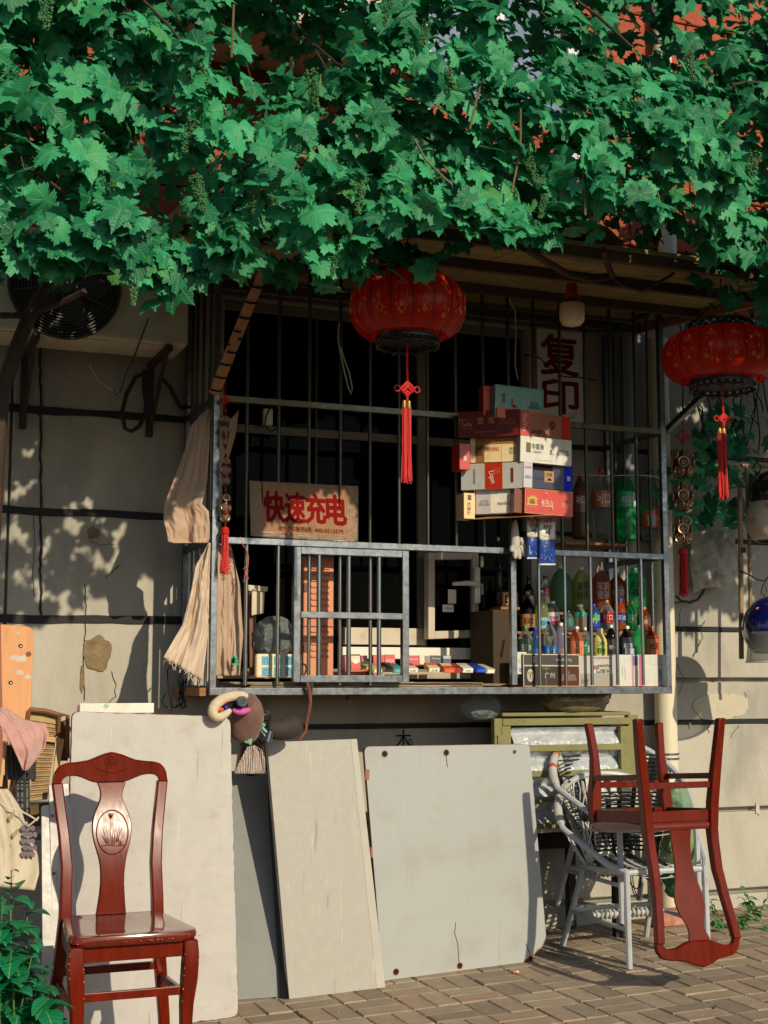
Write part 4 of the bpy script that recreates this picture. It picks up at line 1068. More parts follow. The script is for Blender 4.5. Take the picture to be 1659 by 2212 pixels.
# ================================================================ hanging cigarette cartons
gold = (196,160,90)
def face_frame(o, ex, ez, L_, H_):
    o = Vector(o); ex = Vector(ex).normalized(); ez = Vector(ez).normalized()
    return lambda u, v: o+ex*(u*L_)+ez*(v*H_)
def printed_box(name, label, cat, o, ex, ey, L_, D_, H_, body, front=(), ftext=(), ends=None, etext=(), group=None, side='left', bevel=.0015, tilt=0):
    """o = lower corner of the printed face; ex along it, ey away from the viewer. Patches and lettering are given as fractions of the face"""
    ex = Vector(ex).normalized(); ey = Vector(ey).normalized(); o = Vector(o); ez = EZ.copy()
    if tilt: R = Matrix.Rotation(tilt, 3, ey); ex = R @ ex; ez = R @ ez
    r = thing(name, label, cat, tuple(o), group)
    obj('box_body', MB().obox(o, ex*L_, ey*D_, ez*H_), body, r, bevel=bevel)
    nf = ex.cross(ez).normalized()
    if nf.dot(ey) > 0: nf = -nf
    for i, (u0, v0, u1, v1, c) in enumerate(front):
        q = [o+ex*(u*L_)+ez*(v*H_)+nf*(.0006+.0003*i) for u, v in ((u0, v0), (u1, v0), (u1, v1), (u0, v1))]
        obj('printed_panel', MB().slab(q, .0005), c if not isinstance(c, tuple) else ink(c), r)
    k = len(front)
    for t_ in ftext:
        s, u, v, w, h, c = t_[:6]; rot = t_[6] if len(t_) > 6 else 0; b_ = t_[7] if len(t_) > 7 else 0
        text(s, o+ex*(u*L_)+ez*(v*H_), ex if ex.cross(ez).dot(nf) > 0 else -ex, ez, w and w*L_, h and h*H_, c, r, rot=rot, off=.0012+.0003*k, bold=b_)
    if ends is not None:
        oe = o if side == 'left' else o+ex*L_
        nx = -ex if side == 'left' else ex
        q = [oe+ey*(a*D_)+ez*(b*H_)+nx*.0006 for a, b in ((1, .02), (0.02, .02), (0.02, .98), (1, .98))]
        obj('end_flap', MB().slab(q, .0005), ink(ends) if isinstance(ends, tuple) else ends, r)
        for t_ in etext:
            s, u, v, w, h, c = t_[:6]; rot = t_[6] if len(t_) > 6 else 0
            text(s, oe+ey*((1-u)*D_)+ez*(v*H_), -ey, ez, w and w*D_, h and h*H_, c, r, rot=rot, off=.0016)
    return r
GRP = 'empty cigarette cartons taped in a tower on the bars'
YH = -.80
# facing cartons on the right half of the tower
def right_carton(label, x0, y0, x1, y1, body, Yf=YH, D_=.05, **k):
    a_ = W(b2, x0, y1, Yf); b_ = W(b2, x1, y0, Yf); m = W(b2, x0, y0, Yf)
    H_ = m.z-a_.z
    return printed_box('cigarette_carton', label, 'carton', a_, EX, EY, b_.x-a_.x, D_, H_, body, group=GRP, tilt=.028, **k)
def left_carton(label, xf, xn, yb, yt, body, Yn=YH+.005, ang=36, D_=.05, **k):
    """near end at crop x = xn, far end at xf, its lower near corner at yb"""
    n = W(b2, xn, yb, Yn); t_ = W(b2, xn, yt, Yn); H_ = t_.z-n.z
    d = Vector((-math.cos(math.radians(ang)), math.sin(math.radians(ang)), 0))
    # find length so that the far end lands on column xf
    px = b2(xf, yb)[0]; rd = ray(px, b2(xf, yb)[1]); rd = Vector((rd.x, rd.y)); c0 = Vector((n.x, n.y+CAM_D))
    # c0 + L d = s rd
    det = rd.x*(-d.y)-rd.y*(-d.x); L_ = (c0.x*rd.y-c0.y*rd.x)/(-(d.x*rd.y-d.y*rd.x))
    far = n+d*L_
    ey = Vector((-d.y, d.x, 0)); ey = ey if ey.dot(Vector((.4,1,0))) > 0 else -ey
    return printed_box('cigarette_carton', label, 'carton', far, -d, ey, L_, D_, H_, body, group=GRP, **k)
cb = lambda n, c: M('card_'+n, c, rough=.38, var=.06, scale=14, dirt=tuple(int(x*.75) for x in c), dscale=20, damt=.35, coat=.25)
c_teal, c_red, c_dred = cb('teal', (124,180,166)), cb('red', (196,52,34)), cb('darkred', (96,26,22))
c_cream, c_white, c_blue, c_brown, c_orange = cb('cream', (228,198,142)), cb('white', (206,206,196)), cb('blue', (24,52,190)), cb('brown', (112,48,32)), cb('orange', (214,106,66))
c_silver, c_black = cb('silver', (176,176,172)), cb('black', (58,54,54))
right_carton('teal carton on top of the tower of hanging cigarette cartons', 530, 120, 1168, 560, c_teal, Yf=YH+.06, D_=.06,
    ftext=[('南\n京', .17, .60, .07, .30, (50,70,66)), ('NANJING', .40, .36, .13, .06, (110,50,40)), ('本公司提示\n吸烟有害健康\n请勿在禁烟场所吸烟', .80, .48, .28, .24, (40,80,74))],
    front=[(.02,.96,.98,.965,(70,110,100)), (.975,.1,.98,.96,(70,110,100)), (.10,.30,.11,.80,(186,170,110)), (.33,.42,.36,.62,(170,80,50)), (.35,.36,.42,.44,(170,80,50))], ends=(92,140,128), etext=[('九五', .5, .5, .45, .4, (30,50,50), PI/2)])
a_ = W(b2, 380, 530, YH+.10); b_ = W(b2, 500, 150, YH+.10)
printed_box('cigarette_carton', 'red carton end poking out left of the teal carton on top', 'carton', a_, EX, EY, b_.x-a_.x, .05, b_.z-a_.z, c_red, group=GRP, ends=(150,40,28))
right_carton('thin orange-red carton lying flat under the teal carton', 560, 420, 1168, 560, c_orange, Yf=YH+.045, D_=.05, front=[(.18,.55,.40,.8,(220,210,190)), (.55,.0,1,.62,(206,70,48))])
left_carton('dark maroon carton with gold lettering, top layer of the hanging tower', 44, 866, 800, 450, c_dred,
    ftext=[('YunYan', .14, .50, .16, .16, (200,160,110)), ('雲  煙', .45, .62, .28, .26, (190,150,80)), ('劝阻青少年吸烟\n禁止中小学生吸烟', .80, .55, .28, .26, (160,110,70))],
    front=[(.05,.34,.23,.36,(170,110,70)), (.05,.66,.23,.68,(170,110,70)), (.62,.0,.625,1,(150,90,50)), (.25,.18,.60,.20,(170,110,60))])
right_carton('open red carton end with tan inside, top right of the hanging tower', 868, 458, 990, 798, c_red, D_=.10, ftext=[('YunYan', .5, .55, .52, .9, (236,220,190), -PI/2)][:0])
text('YunYan', W(b2, 928, 625, YH), -EZ, EX, w=.085, h=.022, col=(236,222,190), parent=[o for o in bpy.data.objects if o.get('label', '').startswith('open red carton end')][0], off=.002)
right_carton('tan-backed red carton beside the maroon one, seen from inside', 992, 500, 1520, 830, cb('tan', (150,84,48)), Yf=YH+.03, D_=.03,
    front=[(.79,.0,1,1,(196,60,36))], ftext=[('Taishan', .22, .22, .34, .20, (70,30,20), PI), ('泰', .56, .58, .18, .36, (50,20,16))])
left_carton('cream and brown carton with double-happiness sign, second layer of the tower', 205, 880, 1140, 800, c_cream, Yn=YH+.03,
    front=[(.0,.0,.10,1,(214,196,160)), (.10,.0,.28,1,(140,96,60)), (.28,.70,.98,1,(150,100,64)), (.62,.0,1,.62,(224,204,164))],
    ftext=[('囍', .17, .45, .15, .40, (96,44,26)), ('DOUBLE HAPPINESS', .43, .50, .28, .15, (170,50,34)), ('劝阻青少年\n禁止中小学', .86, .42, .18, .26, (60,40,30))])
a_ = W(b2, 62, 1250, YH+.12); b_ = W(b2, 200, 915, YH+.12)
printed_box('cigarette_carton', 'red carton end with small white square, left of the cream carton', 'carton', a_, EX, EY, b_.x-a_.x, .09, b_.z-a_.z, c_red, group=GRP, front=[(.38,.34,.66,.52,(206,196,186))])
right_carton('white carton marked 8 mg, second layer of the hanging tower', 866, 800, 1540, 1148, c_white, D_=.09,
    front=[(.11,.38,.20,.76,(120,110,70)), (.833,.0,.838,1,(170,170,164))],
    ftext=[('中南海', .335, .63, .23, .24, (40,40,38)), ('—EIGHT—', .335, .42, .22, .09, (70,70,66)), ('8', .59, .46, .04, .20, (50,50,50)), ('mg', .635, .38, .03, .07, (90,90,90)), ('劝阻青少年吸烟\n禁止中小学生吸烟', .83, .48, .23, .22, (70,70,66)), ('SHANGHAI TOBACCO GROUP', .48, .12, .28, .035, (130,130,124))],
    ends=(150,152,142), etext=[('中南海', .45, .5, .34, .50, (40,44,38), PI/2)][:0])
text('中南海 EIGHT', W(b2, 812, 975, YH), EZ, -EX*.5+EY*.8, w=.075, h=.020, col=(40,44,40), parent=[o for o in bpy.data.objects if o.get('label', '').startswith('white carton marked 8')][0], off=.001) if False else None
left_carton('white and red carton with slanting script, third layer of the tower', 80, 905, 1500, 1152, c_silver,
    front=[(.38,.0,.68,1,(190,160,100)), (.39,.0,.67,1,(170,44,28)), (.80,.22,.85,.80,(170,130,60)), (.805,.24,.845,.78,(110,40,26))],
    ftext=[('Liqun', .50, .45, .20, .26, (226,214,196), -PI/2+.2), ('利群', .58, .70, .09, .30, (200,110,60), -PI/2), ('吸烟有害健康', .22, .50, .24, .09, (60,60,60), -PI/2)])
right_carton('pale carton end with pink lettering between the script carton and blue one', 908, 1150, 1022, 1490, cb('paleviolet', (190,186,196)), D_=.09, ftext=[('5006', .5, .80, .22, .30, (196,120,140), PI/2), ('贰叁', .5, .42, .3, .3, (90,90,110), PI/2)])
right_carton('dark blue carton seen from inside with tan emblem panel, third layer', 1024, 1160, 1552, 1500, cb('navy', (14,20,60)), Yf=YH+.03, D_=.04,
    front=[(.30,.28,.53,.72,(176,140,110)), (.79,.0,1,1,(30,60,206)), (.86,.40,.94,.58,(206,206,220)), (.0,.72,.5,1,(30,26,16))],
    ftext=[('SEPTWOLVES', .15, .40, .28, .08, (70,80,90), PI), ('七匹狼', .41, .58, .15, .14, (60,36,24)), ('▲', .42, .40, .14, .10, (40,30,30))])
left_carton('white carton with upside-down script lettering, bottom layer of the tower', 250, 905, 1830, 1500, cb('bluewhite', (190,186,186)), Yn=YH+.03,
    front=[(.0,.0,.05,1,(180,50,40)), (.01,.0,.03,1,(224,216,206)), (.34,.03,1,.86,(224,216,200))],
    ftext=[('Hongtashan', .62, .40, .28, .18, (120,30,22), PI), ('红塔', .80, .70, .09, .16, (90,70,60), PI), ('劝阻青少年吸烟\n禁止中小学', .22, .45, .22, .26, (110,110,116), PI)])
a_ = W(b2, 120, 1905, YH+.12); b_ = W(b2, 262, 1570, YH+.12)
rr = printed_box('cigarette_carton', 'cream carton end with red brush characters, bottom left of the tower', 'carton', a_, EX, EY, b_.x-a_.x, .09, b_.z-a_.z, c_cream, group=GRP, front=[(.35,.72,.68,.92,(110,100,86))])
text('红塔山', W(b2, 185, 1770, YH+.12), -EZ, EX, w=.055, h=.018, col=(150,30,24), parent=rr, off=.002)
rr = right_carton('brown carton end with gold capitals, bottom layer beside the red carton', 782, 1500, 918, 1826, c_brown, D_=.04, Yf=YH+.02)
text('CHANG\nBAISHAN', W(b2, 865, 1660, YH+.02), -EZ, EX, w=.060, h=.020, col=(170,110,70), parent=rr, off=.002)
right_carton('bright red carton with a gold gate picture, bottom right of the tower', 924, 1498, 1560, 1830, c_red, D_=.09,
    front=[(.0,.0,1,.02,gold), (.0,.98,1,1,gold), (.0,.0,.01,1,gold), (.03,.34,.27,.37,(214,190,150)), (.05,.37,.10,.58,(200,160,90)), (.20,.37,.25,.58,(200,160,90)), (.04,.58,.26,.64,(206,170,100)), (.09,.64,.22,.70,(200,160,90)), (.07,.70,.24,.72,(190,140,80)), (.10,.44,.20,.58,(150,110,60))],
    ftext=[('长白山', .45, .45, .24, .30, (240,226,206)), ('劝阻青少年吸烟\n禁止中小学生吸烟', .83, .42, .20, .18, (236,170,130)), ('TOBACCO', .15, .26, .16, .05, (236,160,120)), ('▪', .57, .24, .03, .08, (220,150,130)), ('吉烟', .43, .86, .06, .07, (236,190,160))])
# hanging wire and cardboard bottom
p0 = W(b2, 260, 1900, YH+.10); p1 = W(b2, 1560, 1832, YH)
o = obj('carton_tape', MB().slab([W(b2, 150, 1912, YH+.14), W(b2, 930, 1870, YH+.0), W(b2, 1560, 1838, YH), W(b2, 1000, 1826, YH+.12)], .004), M('brown_tape', (150,112,74), rough=.5, var=.2, scale=20, bump=.4))
tag(o, 'crumpled strip of brown tape under the hanging tower of cartons', 'tape')
# ================================================================ glove, ice-lolly bags
mat_glove = M('white_knit_glove', (196,192,180), rough=.95, var=.1, bump=.6, bscale=120)
gl = thing('white_glove', 'limp grey-white knitted glove hanging by the ice lolly wrappers', 'glove', tuple(W(d3, 575, 120, -.62)))
mb = MB(); w3 = lambda x, y, Y=-.62: W(d3, x, y, Y)
mb.tube([w3(572,118), w3(568,170), w3(570,240), w3(572,290), w3(560,340)], [.008,.018,.022,.026,.012], 10)
for pts in ([(560,280),(548,320),(545,330)], [(572,290),(568,350),(570,375)], [(585,290),(592,350),(600,378)], [(600,280),(622,335),(632,358)], [(598,230),(625,290),(640,330)]):
    mb.tube([w3(x, y, -.625) for x, y in pts], [.014,.015,.009], 8)
obj('knit', mb, mat_glove, gl, smooth=True, subd=1)
for i, (x0, x1, yb, Y, lab) in enumerate(((643, 728, 372, -.66, 'left of two blue and white ice lolly wrappers hanging under the cartons'), (722, 824, 412, -.68, 'right of two blue and white ice lolly wrappers hanging under the cartons'))):
    r = thing('ice_lolly_wrapper', lab, 'wrapper', tuple(w3(x0, yb, Y)), 'ice lolly wrappers')
    yt = 116
    def F_(u, v, x0=x0, x1=x1, yb=yb, Y=Y): return W(d3, x0+(x1-x0)*u, yb+(yt-yb)*v, Y-.012*math.sin(u*PI)*math.sin(v*PI)-.003*mnoise.noise(Vector((u*5, v*9, x0))))
    def strip(name, v0, v1, c, off=0, u0=0, u1=1, r=r, F_=F_):
        obj(name, MB().grid(lambda u, v: F_(u0+(u1-u0)*u, v0+(v1-v0)*v)+Vector((0, -off, 0)), 8, 10), M('foil_%d_%d_%d' % c, c, rough=.22, var=.1, scale=30, bump=.5, bscale=40, coat=.4), r, smooth=True, solid=.002)
    strip('blue_half', 0, .56, (24,60,140)); strip('white_half', .56, .90, (214,212,204)); strip('top_strip', .90, 1, (206,200,190))
    strip('white_edge', 0, .035, (206,210,216), .002); strip('gold_line', .54, .57, (190,170,120), .002)
    for k in range(5): strip('red_mark', .92, .97, (160,40,30), .0025, .04+.2*k, .14+.2*k)
    cc = lambda u, v: F_(u, v)+Vector((0,-.004,0))
    text('老天津\n冰棍', cc(.5, .76), EX, EZ, w=.040, h=.045, col=(24,26,30), parent=r, bold=.01)
    text('天津卫·天津味儿', cc(.5, .62), EX, EZ, w=.036, h=.006, col=(40,40,50), parent=r)
    mb = MB(); b0 = F_(.45, .1)+Vector((0,-.004,0))
    if i == 0:
        mb.tube([b0+Vector((-.022+.001*k, 0, .01)) for k in range(2)], .001, 3)
        for dx, h in ((-.02, .05), (-.014, .035)): mb.box(b0.x+dx, b0.x+dx+.003, b0.y-.001, b0.y, b0.z, b0.z+h)
    mb.tube([b0+Vector((.02*math.cos(a)+.006, 0, .02*math.sin(a)+.02)) for a in [j*PI/6 for j in range(7)]], .0012, 4)
    mb.tube([b0+Vector((x, 0, z)) for x, z in ((-.012, 0), (0, .02), (.004, .04), (.008, .02), (.02, 0))], .0014, 4)
    obj('skyline_print', mb, M('foil_pale_blue', (150,180,206), rough=.3), r)

# ================================================================ bottles
mat_cap = {k: M('cap_'+k, c, rough=.35, var=.05) for k, c in dict(white=(224,220,208), red=(180,36,30), blue=(30,50,190), orange=(206,96,40), green=(30,120,70), black=(24,26,26), gold=(184,132,76)).items()}
def bottle(label, f, xc, yt, yb, w, Y, glass, cap='white', lab=None, words=None, wcol=(240,236,226), shape='pet', lv=(.30,.62), wh=None, group=None, patch=None, liquid=None, yb_real=None):
    base = W(f, xc, yb_real or yb, Y); top = W(f, xc, yt, Y); H_ = top.z-base.z
    a_ = W(f, xc-w/2, yb, Y); b_ = W(f, xc+w/2, yb, Y); R = (b_.x-a_.x)/2*.93
    r = thing('drink_bottle' if shape != 'flask' else 'liquor_bottle', label, 'bottle', tuple(base), group)
    x, y = base.x, Y
    pr = {'pet': [(.80,0),(.98,.02),(1,.06),(.96,.16),(1,.22),(1,.60),(.97,.66),(.80,.76),(.45,.87),(.33,.91),(.33,.94)],
          'cola': [(.78,0),(.98,.03),(1,.10),(.86,.24),(.84,.34),(1,.52),(1,.60),(.85,.70),(.48,.84),(.34,.90),(.34,.94)],
          'big': [(.75,0),(.96,.02),(1,.07),(.98,.2),(1,.26),(1,.62),(.96,.68),(.72,.80),(.34,.90),(.27,.93),(.27,.95)],
          'square': [(.85,0),(1,.02),(1,.10),(.98,.2),(1,.3),(1,.58),(.92,.66),(.60,.78),(.42,.86),(.40,.94)],
          'flask': [(.9,0),(1,.03),(1,.50),(.96,.58),(.70,.68),(.36,.78),(.28,.84),(.28,.94)],
          'wine': [(.9,0),(1,.02),(1,.55),(.92,.63),(.5,.72),(.34,.78),(.30,.96)]}[shape]
    mb = MB()
    n = 18; mb.lathe((x, y, base.z), [(R*a, H_*b) for a, b in pr], n)
    obj('bottle_body', mb, glass, r, smooth=True)
    if liquid:
        lz = liquid[1]; pl_ = [(R*a*.93, H_*b+.003) for a, b in pr if b <= lz]
        obj('drink', MB().lathe((x, y, base.z), pl_, n), liquid[0], r, smooth=True)
    rc = R*pr[-1][0]*1.12; zt = H_*pr[-1][1]
    obj('cap', MB().lathe((x, y, base.z+zt-.004), [(rc, 0), (rc, H_-zt), (rc*.92, H_-zt+.004)], 16), mat_cap[cap] if isinstance(cap, str) else cap, r, smooth=True)
    if lab:
        mid = [(R*a+.0008, H_*b) for a, b in pr]
        def rad(t):
            for (a0, b0), (a1, b1) in zip(pr[:-1], pr[1:]):
                if b0 <= t <= b1: return R*(a0+(a1-a0)*(t-b0)/max(1e-6, b1-b0))+.0009
            return R
        ts = [lv[0]+(lv[1]-lv[0])*i/5 for i in range(6)]
        def sleeve(u, v):
            a = -PI*.98+u*2*PI*.98-PI/2; t = lv[0]+(lv[1]-lv[0])*v; q = rad(t); return Vector((x+q*math.cos(a), y+q*math.sin(a), base.z+H_*t))
        obj('label', MB().grid(sleeve, n, 5), M('label_%d_%d_%d' % lab, lab, rough=.35, var=.1, scale=30, dirt=tuple(min(255, int(c*1.25+8)) for c in lab), dscale=24, damt=.5, dlo=.58, coat=.3), r, smooth=True)
        if patch:
            (u0, v0, u1, v1, c) = patch
            def sl(u, v):
                a = -PI/2+(u0+(u1-u0)*u); t = lv[0]+(lv[1]-lv[0])*(v0+(v1-v0)*v); q = rad(t)+.0006; return Vector((x+q*math.cos(a), y+q*math.sin(a), base.z+H_*t))
            obj('label_patch', MB().grid(sl, 6, 2), ink(c), r, smooth=True)
    if words:
        t = (lv[0]+lv[1])/2; hh = wh or (lv[1]-lv[0])*.5
        # lettering bends round the bottle and faces the street
        va = Vector((-.32, -1, 0)).normalized(); rt = Vector((1, -.32, 0)).normalized()
        o = text(words, Vector((x, y, base.z+H_*t)), rt, EZ, w=min(R*1.35, H_*hh*2.6*len(words.split('\n')[0])*.5), h=H_*hh, col=wcol, parent=r, bold=.01)
        if o:
            m = o.data; rl = r.location
            for v in m.vertices:
                p = v.co+rl; d = (p-Vector((x, y, p.z))).dot(rt); q = R+.0016
                a = d/q; pp = Vector((x, y, p.z))+(va*math.cos(a)+rt*math.sin(a))*q; v.co = pp-rl
    return r
gC = clear('clear_pet', (225,228,222), .16, .08, (200,204,200)); gG = clear('green_pet', (140,240,180), .45, .1, (70,200,124)); gD = clear('dark_green_glass', (60,110,60), .6, .08, (24,60,34))
gDk = clear('dark_glass', (40,36,34), .7, .08, (16,14,14)); gY = clear('pale_green_pet', (220,228,180), .35, .1, (196,198,130)); gB = clear('blue_pet', (110,150,220), .35, .1, (90,130,200))
lq = lambda n, c: M('liquid_'+n, c, rough=.15, var=.06, scale=4, spec=.6)
SG = 'drink bottles displayed inside the cage'
# top shelf
yU = -.16
bottle('big dusty bottle with iced-tea label, leftmost on the top shelf', c3, 940, 1350, 1745, 100, yU, clear('brown_pet', (150,120,90), .4), 'red', (120,60,30), '冰红茶', shape='big', lv=(.40,.78), wh=.12, group=SG)
bottle('big bottle with orange cola label and red cap on the top shelf', c3, 1070, 1318, 1750, 118, yU, gC, 'red', (176,104,56), '可口', shape='big', lv=(.44,.68), wh=.13, group=SG)
bottle('big bright green bottle with black cap on the top shelf', c3, 1217, 1325, 1755, 112, yU, gG, 'black', (60,180,140), '雪碧', shape='big', lv=(.46,.68), wh=.08, group=SG, patch=(.2,.1,.9,.9,(190,206,190)))
bottle('big clear bottle with orange label and blue cap, rightmost on the top shelf', c3, 1367, 1328, 1745, 112, yU, gC, 'blue', (206,88,48), 'FANTA', shape='big', lv=(.16,.42), wh=.06, wcol=(230,230,240), group=SG, patch=(-.9,.1,-.1,.6,(196,200,206)))
def shelf(name_l, f, x0, x1, y, Y0, Y1, h=.014, mat=mat_wood, parent=cage):
    a_ = W(f, x0, y, Y0); b_ = W(f, x1, y, Y0)
    o = obj('shelf_board', MB().box(a_.x, min(b_.x, CX1-.016), Y0, Y1, a_.z-h, a_.z), mat, parent, bevel=.002); return a_.z
shelf('', c3, 850, 1450, 1757, -.24, -.06)
# back row
yA = -.14
bk = dict(group=SG)
bottle('tall dark bottle at the left end of the back row', d3, 468, 235, 700, 50, yA, gDk, 'white', None, shape='wine', **bk)
bottle('black wine bottle with striped label in the back row', d3, 655, 478, 700, 62, yA, gDk, 'black', (190,184,160), '一品', (30,26,24), 'wine', (.10,.42), .1, **bk)
bottle('small clear bottle with red and white label in the back row', d3, 762, 480, 700, 56, yA, gC, 'black', (190,44,36), '乐', shape='square', lv=(.2,.66), wh=.2, patch=(-.6,.0,.6,.4,(206,200,190)), **bk)
bottle('big pale green bottle behind the second bar, back row', d3, 865, 415, 700, 128, yA, clear('sea_green_pet', (185,225,195), .4, .1, (130,180,140)), 'white', None, shape='big', **bk)
bottle('big yellow-green jasmine tea bottle in the back row', d3, 990, 425, 700, 110, yA, gY, 'white', None, '茉莉\n柚茶', (60,80,40), 'big', (.2,.7), .40, **bk)
bottle('big jasmine tea bottle with red shoulder in the back row', d3, 1118, 428, 700, 118, yA, clear('pinkish_pet', (235,190,170), .4, .1, (206,130,100)), 'white', None, '茉莉\n蜜茶', (230,200,180), 'big', (.2,.7), .40, liquid=None, **bk)
bottle('big iced-tea bottle with orange and black label in the back row', d3, 1218, 462, 700, 108, yA, clear('tea_pet', (190,120,60), .5, .1, (170,90,40)), 'red', (120,60,30), '红茶', shape='big', lv=(.25,.70), wh=.16, **bk)
bottle('big green tea bottle with dark cap, right end of the back row', d3, 1330, 430, 690, 132, yA, gG, 'green', None, '绿\n茶', (16,50,30), 'big', (.25,.72), .36, **bk)
shelf('', d3, 440, 1420, 700, -.20, -.05)
# middle row
yM = -.27
bottle('gold-capped sorghum liquor bottle with tan label in the middle row', d3, 650, 578, 828, 92, yM, gDk, 'gold', (164,116,60), '高粱酒', (110,40,24), 'flask', (.08,.42), .16, **bk)
bottle('pale green liquor bottle with blue-white label beside the gold-capped one', d3, 738, 570, 828, 80, yM, gY, 'white', (120,180,190), '醇', (30,60,60), 'wine', (.06,.32), .14, **bk)
bottle('clear bottle with white and red label and white cap in the middle row', d3, 810, 640, 828, 82, yM, gC, 'white', (220,214,206), '哇哈哈', (180,40,50), 'pet', (.22,.62), .16, patch=(-.8,.0,.8,.28,(190,50,44)), **bk)
bottle('milk-tea bottle with green neck label in the middle row', d3, 980, 660, 828, 84, yM, clear('milky_pet', (200,180,150), .6, .2, (190,166,136)), 'white', (40,140,104), '东方', (226,230,220), 'square', (.52,.80), .10, **bk)
bottle('blue-capped soda bottle with blue and green label in the middle row', d3, 1068, 658, 828, 76, yM, gB, 'blue', (34,66,170), '柠', (200,230,180), 'pet', (.14,.62), .2, patch=(-.5,.5,.6,.95,(90,170,80)), **bk)
bottle('cola bottle with red wave label and orange cap in the middle row', d3, 1150, 634, 828, 86, yM, gC, 'orange', (178,30,28), '可口', (236,226,216), 'cola', (.26,.60), .16, liquid=None, **bk)
bottle('orange soda bottle with blue lettered label in the middle row', d3, 1238, 626, 828, 74, yM, clear('orange_pet', (230,120,50), .55, .1, (214,96,36)), 'blue', (40,50,130), '芬达', (226,226,236), 'cola', (.26,.56), .16, **bk)
bottle('small green soda bottle with orange cap in the middle row', d3, 1302, 640, 828, 76, yM, gG, 'orange', None, '雪\n碧', (190,230,200), 'cola', (.20,.62), .30, **bk)
bottle('small amber tea bottle with orange cap, right end of the middle row', d3, 1384, 678, 828, 76, yM, clear('amber_pet', (180,110,50), .5, .1, (150,80,30)), 'orange', (110,60,34), '冰', (226,220,206), 'square', (.2,.55), .18, **bk)
bottle('clear square-shouldered bottle behind the second bar, middle row', d3, 905, 700, 828, 76, yM+.02, gC, 'black', (50,110,90), None, shape='square', lv=(.2,.6), **bk)
shelf('', d3, 560, 1450, 830, -.35, -.205)
# front row (stands on the cage floor behind the cartons)
yF = -.42
fb = dict(group=SG, yb_real=1010)
bottle('flat clear liquor flask with dark green label, left end of the front row', d3, 635, 800, 970, 96, yF, gC, 'green', (30,70,50), '五加水', (206,220,200), 'square', (.12,.62), .2, **fb)
bottle('empty blue-tinted water bottle behind the first bar, front row', d3, 700, 802, 970, 62, yF+.02, gB, 'blue', (40,80,180), None, shape='pet', lv=(.16,.34), **fb)
bottle('water bottle with bright blue cap and label in the front row', d3, 790, 766, 970, 84, yF, gC, 'blue', (40,120,190), '山', (226,236,240), 'pet', (.12,.36), .14, **fb)
bottle('pale violet water bottle with white cap in the front row', d3, 862, 776, 970, 72, yF, clear('violet_pet', (196,186,210), .4, .1), 'white', (150,110,120), None, shape='pet', lv=(.14,.3), **fb)
bottle('peach jasmine tea bottle with white cap in the front row', d3, 957, 800, 970, 88, yF, clear('peach_pet', (230,170,120), .5, .12, (226,140,90)), 'white', (220,140,96), '茉\n莉', (200,90,50), 'square', (.14,.56), .38, **fb)
bottle('slim green labelled bottle behind the peach tea, front row', d3, 1014, 805, 970, 58, yF+.02, gC, 'white', (30,110,70), '白', (220,226,216), 'pet', (.14,.56), .24, **fb)
bottle('pale yellow pear juice bottle with green label in the front row', d3, 1107, 812, 970, 84, yF, M('juice_yellow', (220,206,120), rough=.25, var=.06, coat=.5), 'white', (214,200,120), '冰\n糖', (30,120,60), 'square', (.12,.66), .42, **fb)
bottle('dark cola-brown bottle with black label and white cap, front row', d3, 1180, 790, 970, 66, yF, clear('cola_pet', (60,34,22), .6, .08, (40,22,16)), 'white', (24,24,28), '统一', (206,206,206), 'pet', (.14,.58), .13, **fb)
bottle('oolong tea bottle with blue-black label in the front row', d3, 1276, 797, 970, 86, yF, clear('oolong_pet', (110,80,50), .55, .08, (70,46,28)), 'white', (46,54,74), '烏龍茶', (226,226,226), 'square', (.16,.66), .16, patch=(-.7,.0,.8,.35,(176,180,190)), **fb)
bottle('dark green soda bottle with green cap in the front row', d3, 1353, 792, 970, 76, yF+.02, gG, 'green', (30,120,74), None, shape='pet', lv=(.12,.4), **fb)
bottle('orange iced-tea bottle with orange cap, right end of the front row', d3, 1437, 797, 970, 86, yF, clear('icedtea_pet', (206,120,60), .5, .1, (190,84,34)), 'orange', (186,92,44), '冰红茶', (30,24,24), 'square', (.10,.70), .20, **fb)

# ================================================================ cartons standing along the bottom right
yK = -.505
def low_carton(label, x0, y0, x1, y1, body, Y=yK, D_=.05, **k):
    a_ = W(d3, x0, y1, Y); b_ = W(d3, x1, y0, Y)
    z0 = ZB+.008
    return printed_box('cigarette_carton', label, 'carton', (a_.x, Y, z0), EX, EY, b_.x-a_.x, D_, b_.z-z0, body, group='cigarette cartons standing on the cage floor', **k)
low_carton('dark striped carton with cream border and goat sketch, on the cage floor', 622, 975, 975, 1165, c_black,
    front=[(.0,.0,1,1,(200,192,160)), (.012,.02,.988,.62,(70,64,62)), (.012,.66,.988,.97,(84,78,74)), (.40,.02,.405,.62,(150,140,120)), (.60,.02,.988,.62,(92,54,50)), (.17,.72,.21,.93,(170,166,156))],
    ftext=[('Guangzhou', .72, .82, .28, .12, (200,194,176), PI), ('广州', .46, .34, .18, .18, (196,190,170)), ('示\n吸烟有害健康\n请勿在禁烟场所', .80, .32, .28, .30, (170,160,140)), ('DOUBLE HAPPINESS', .40, .55, .12, .04, (180,170,150)), ('♈', .12, .34, .12, .40, (180,174,156))])
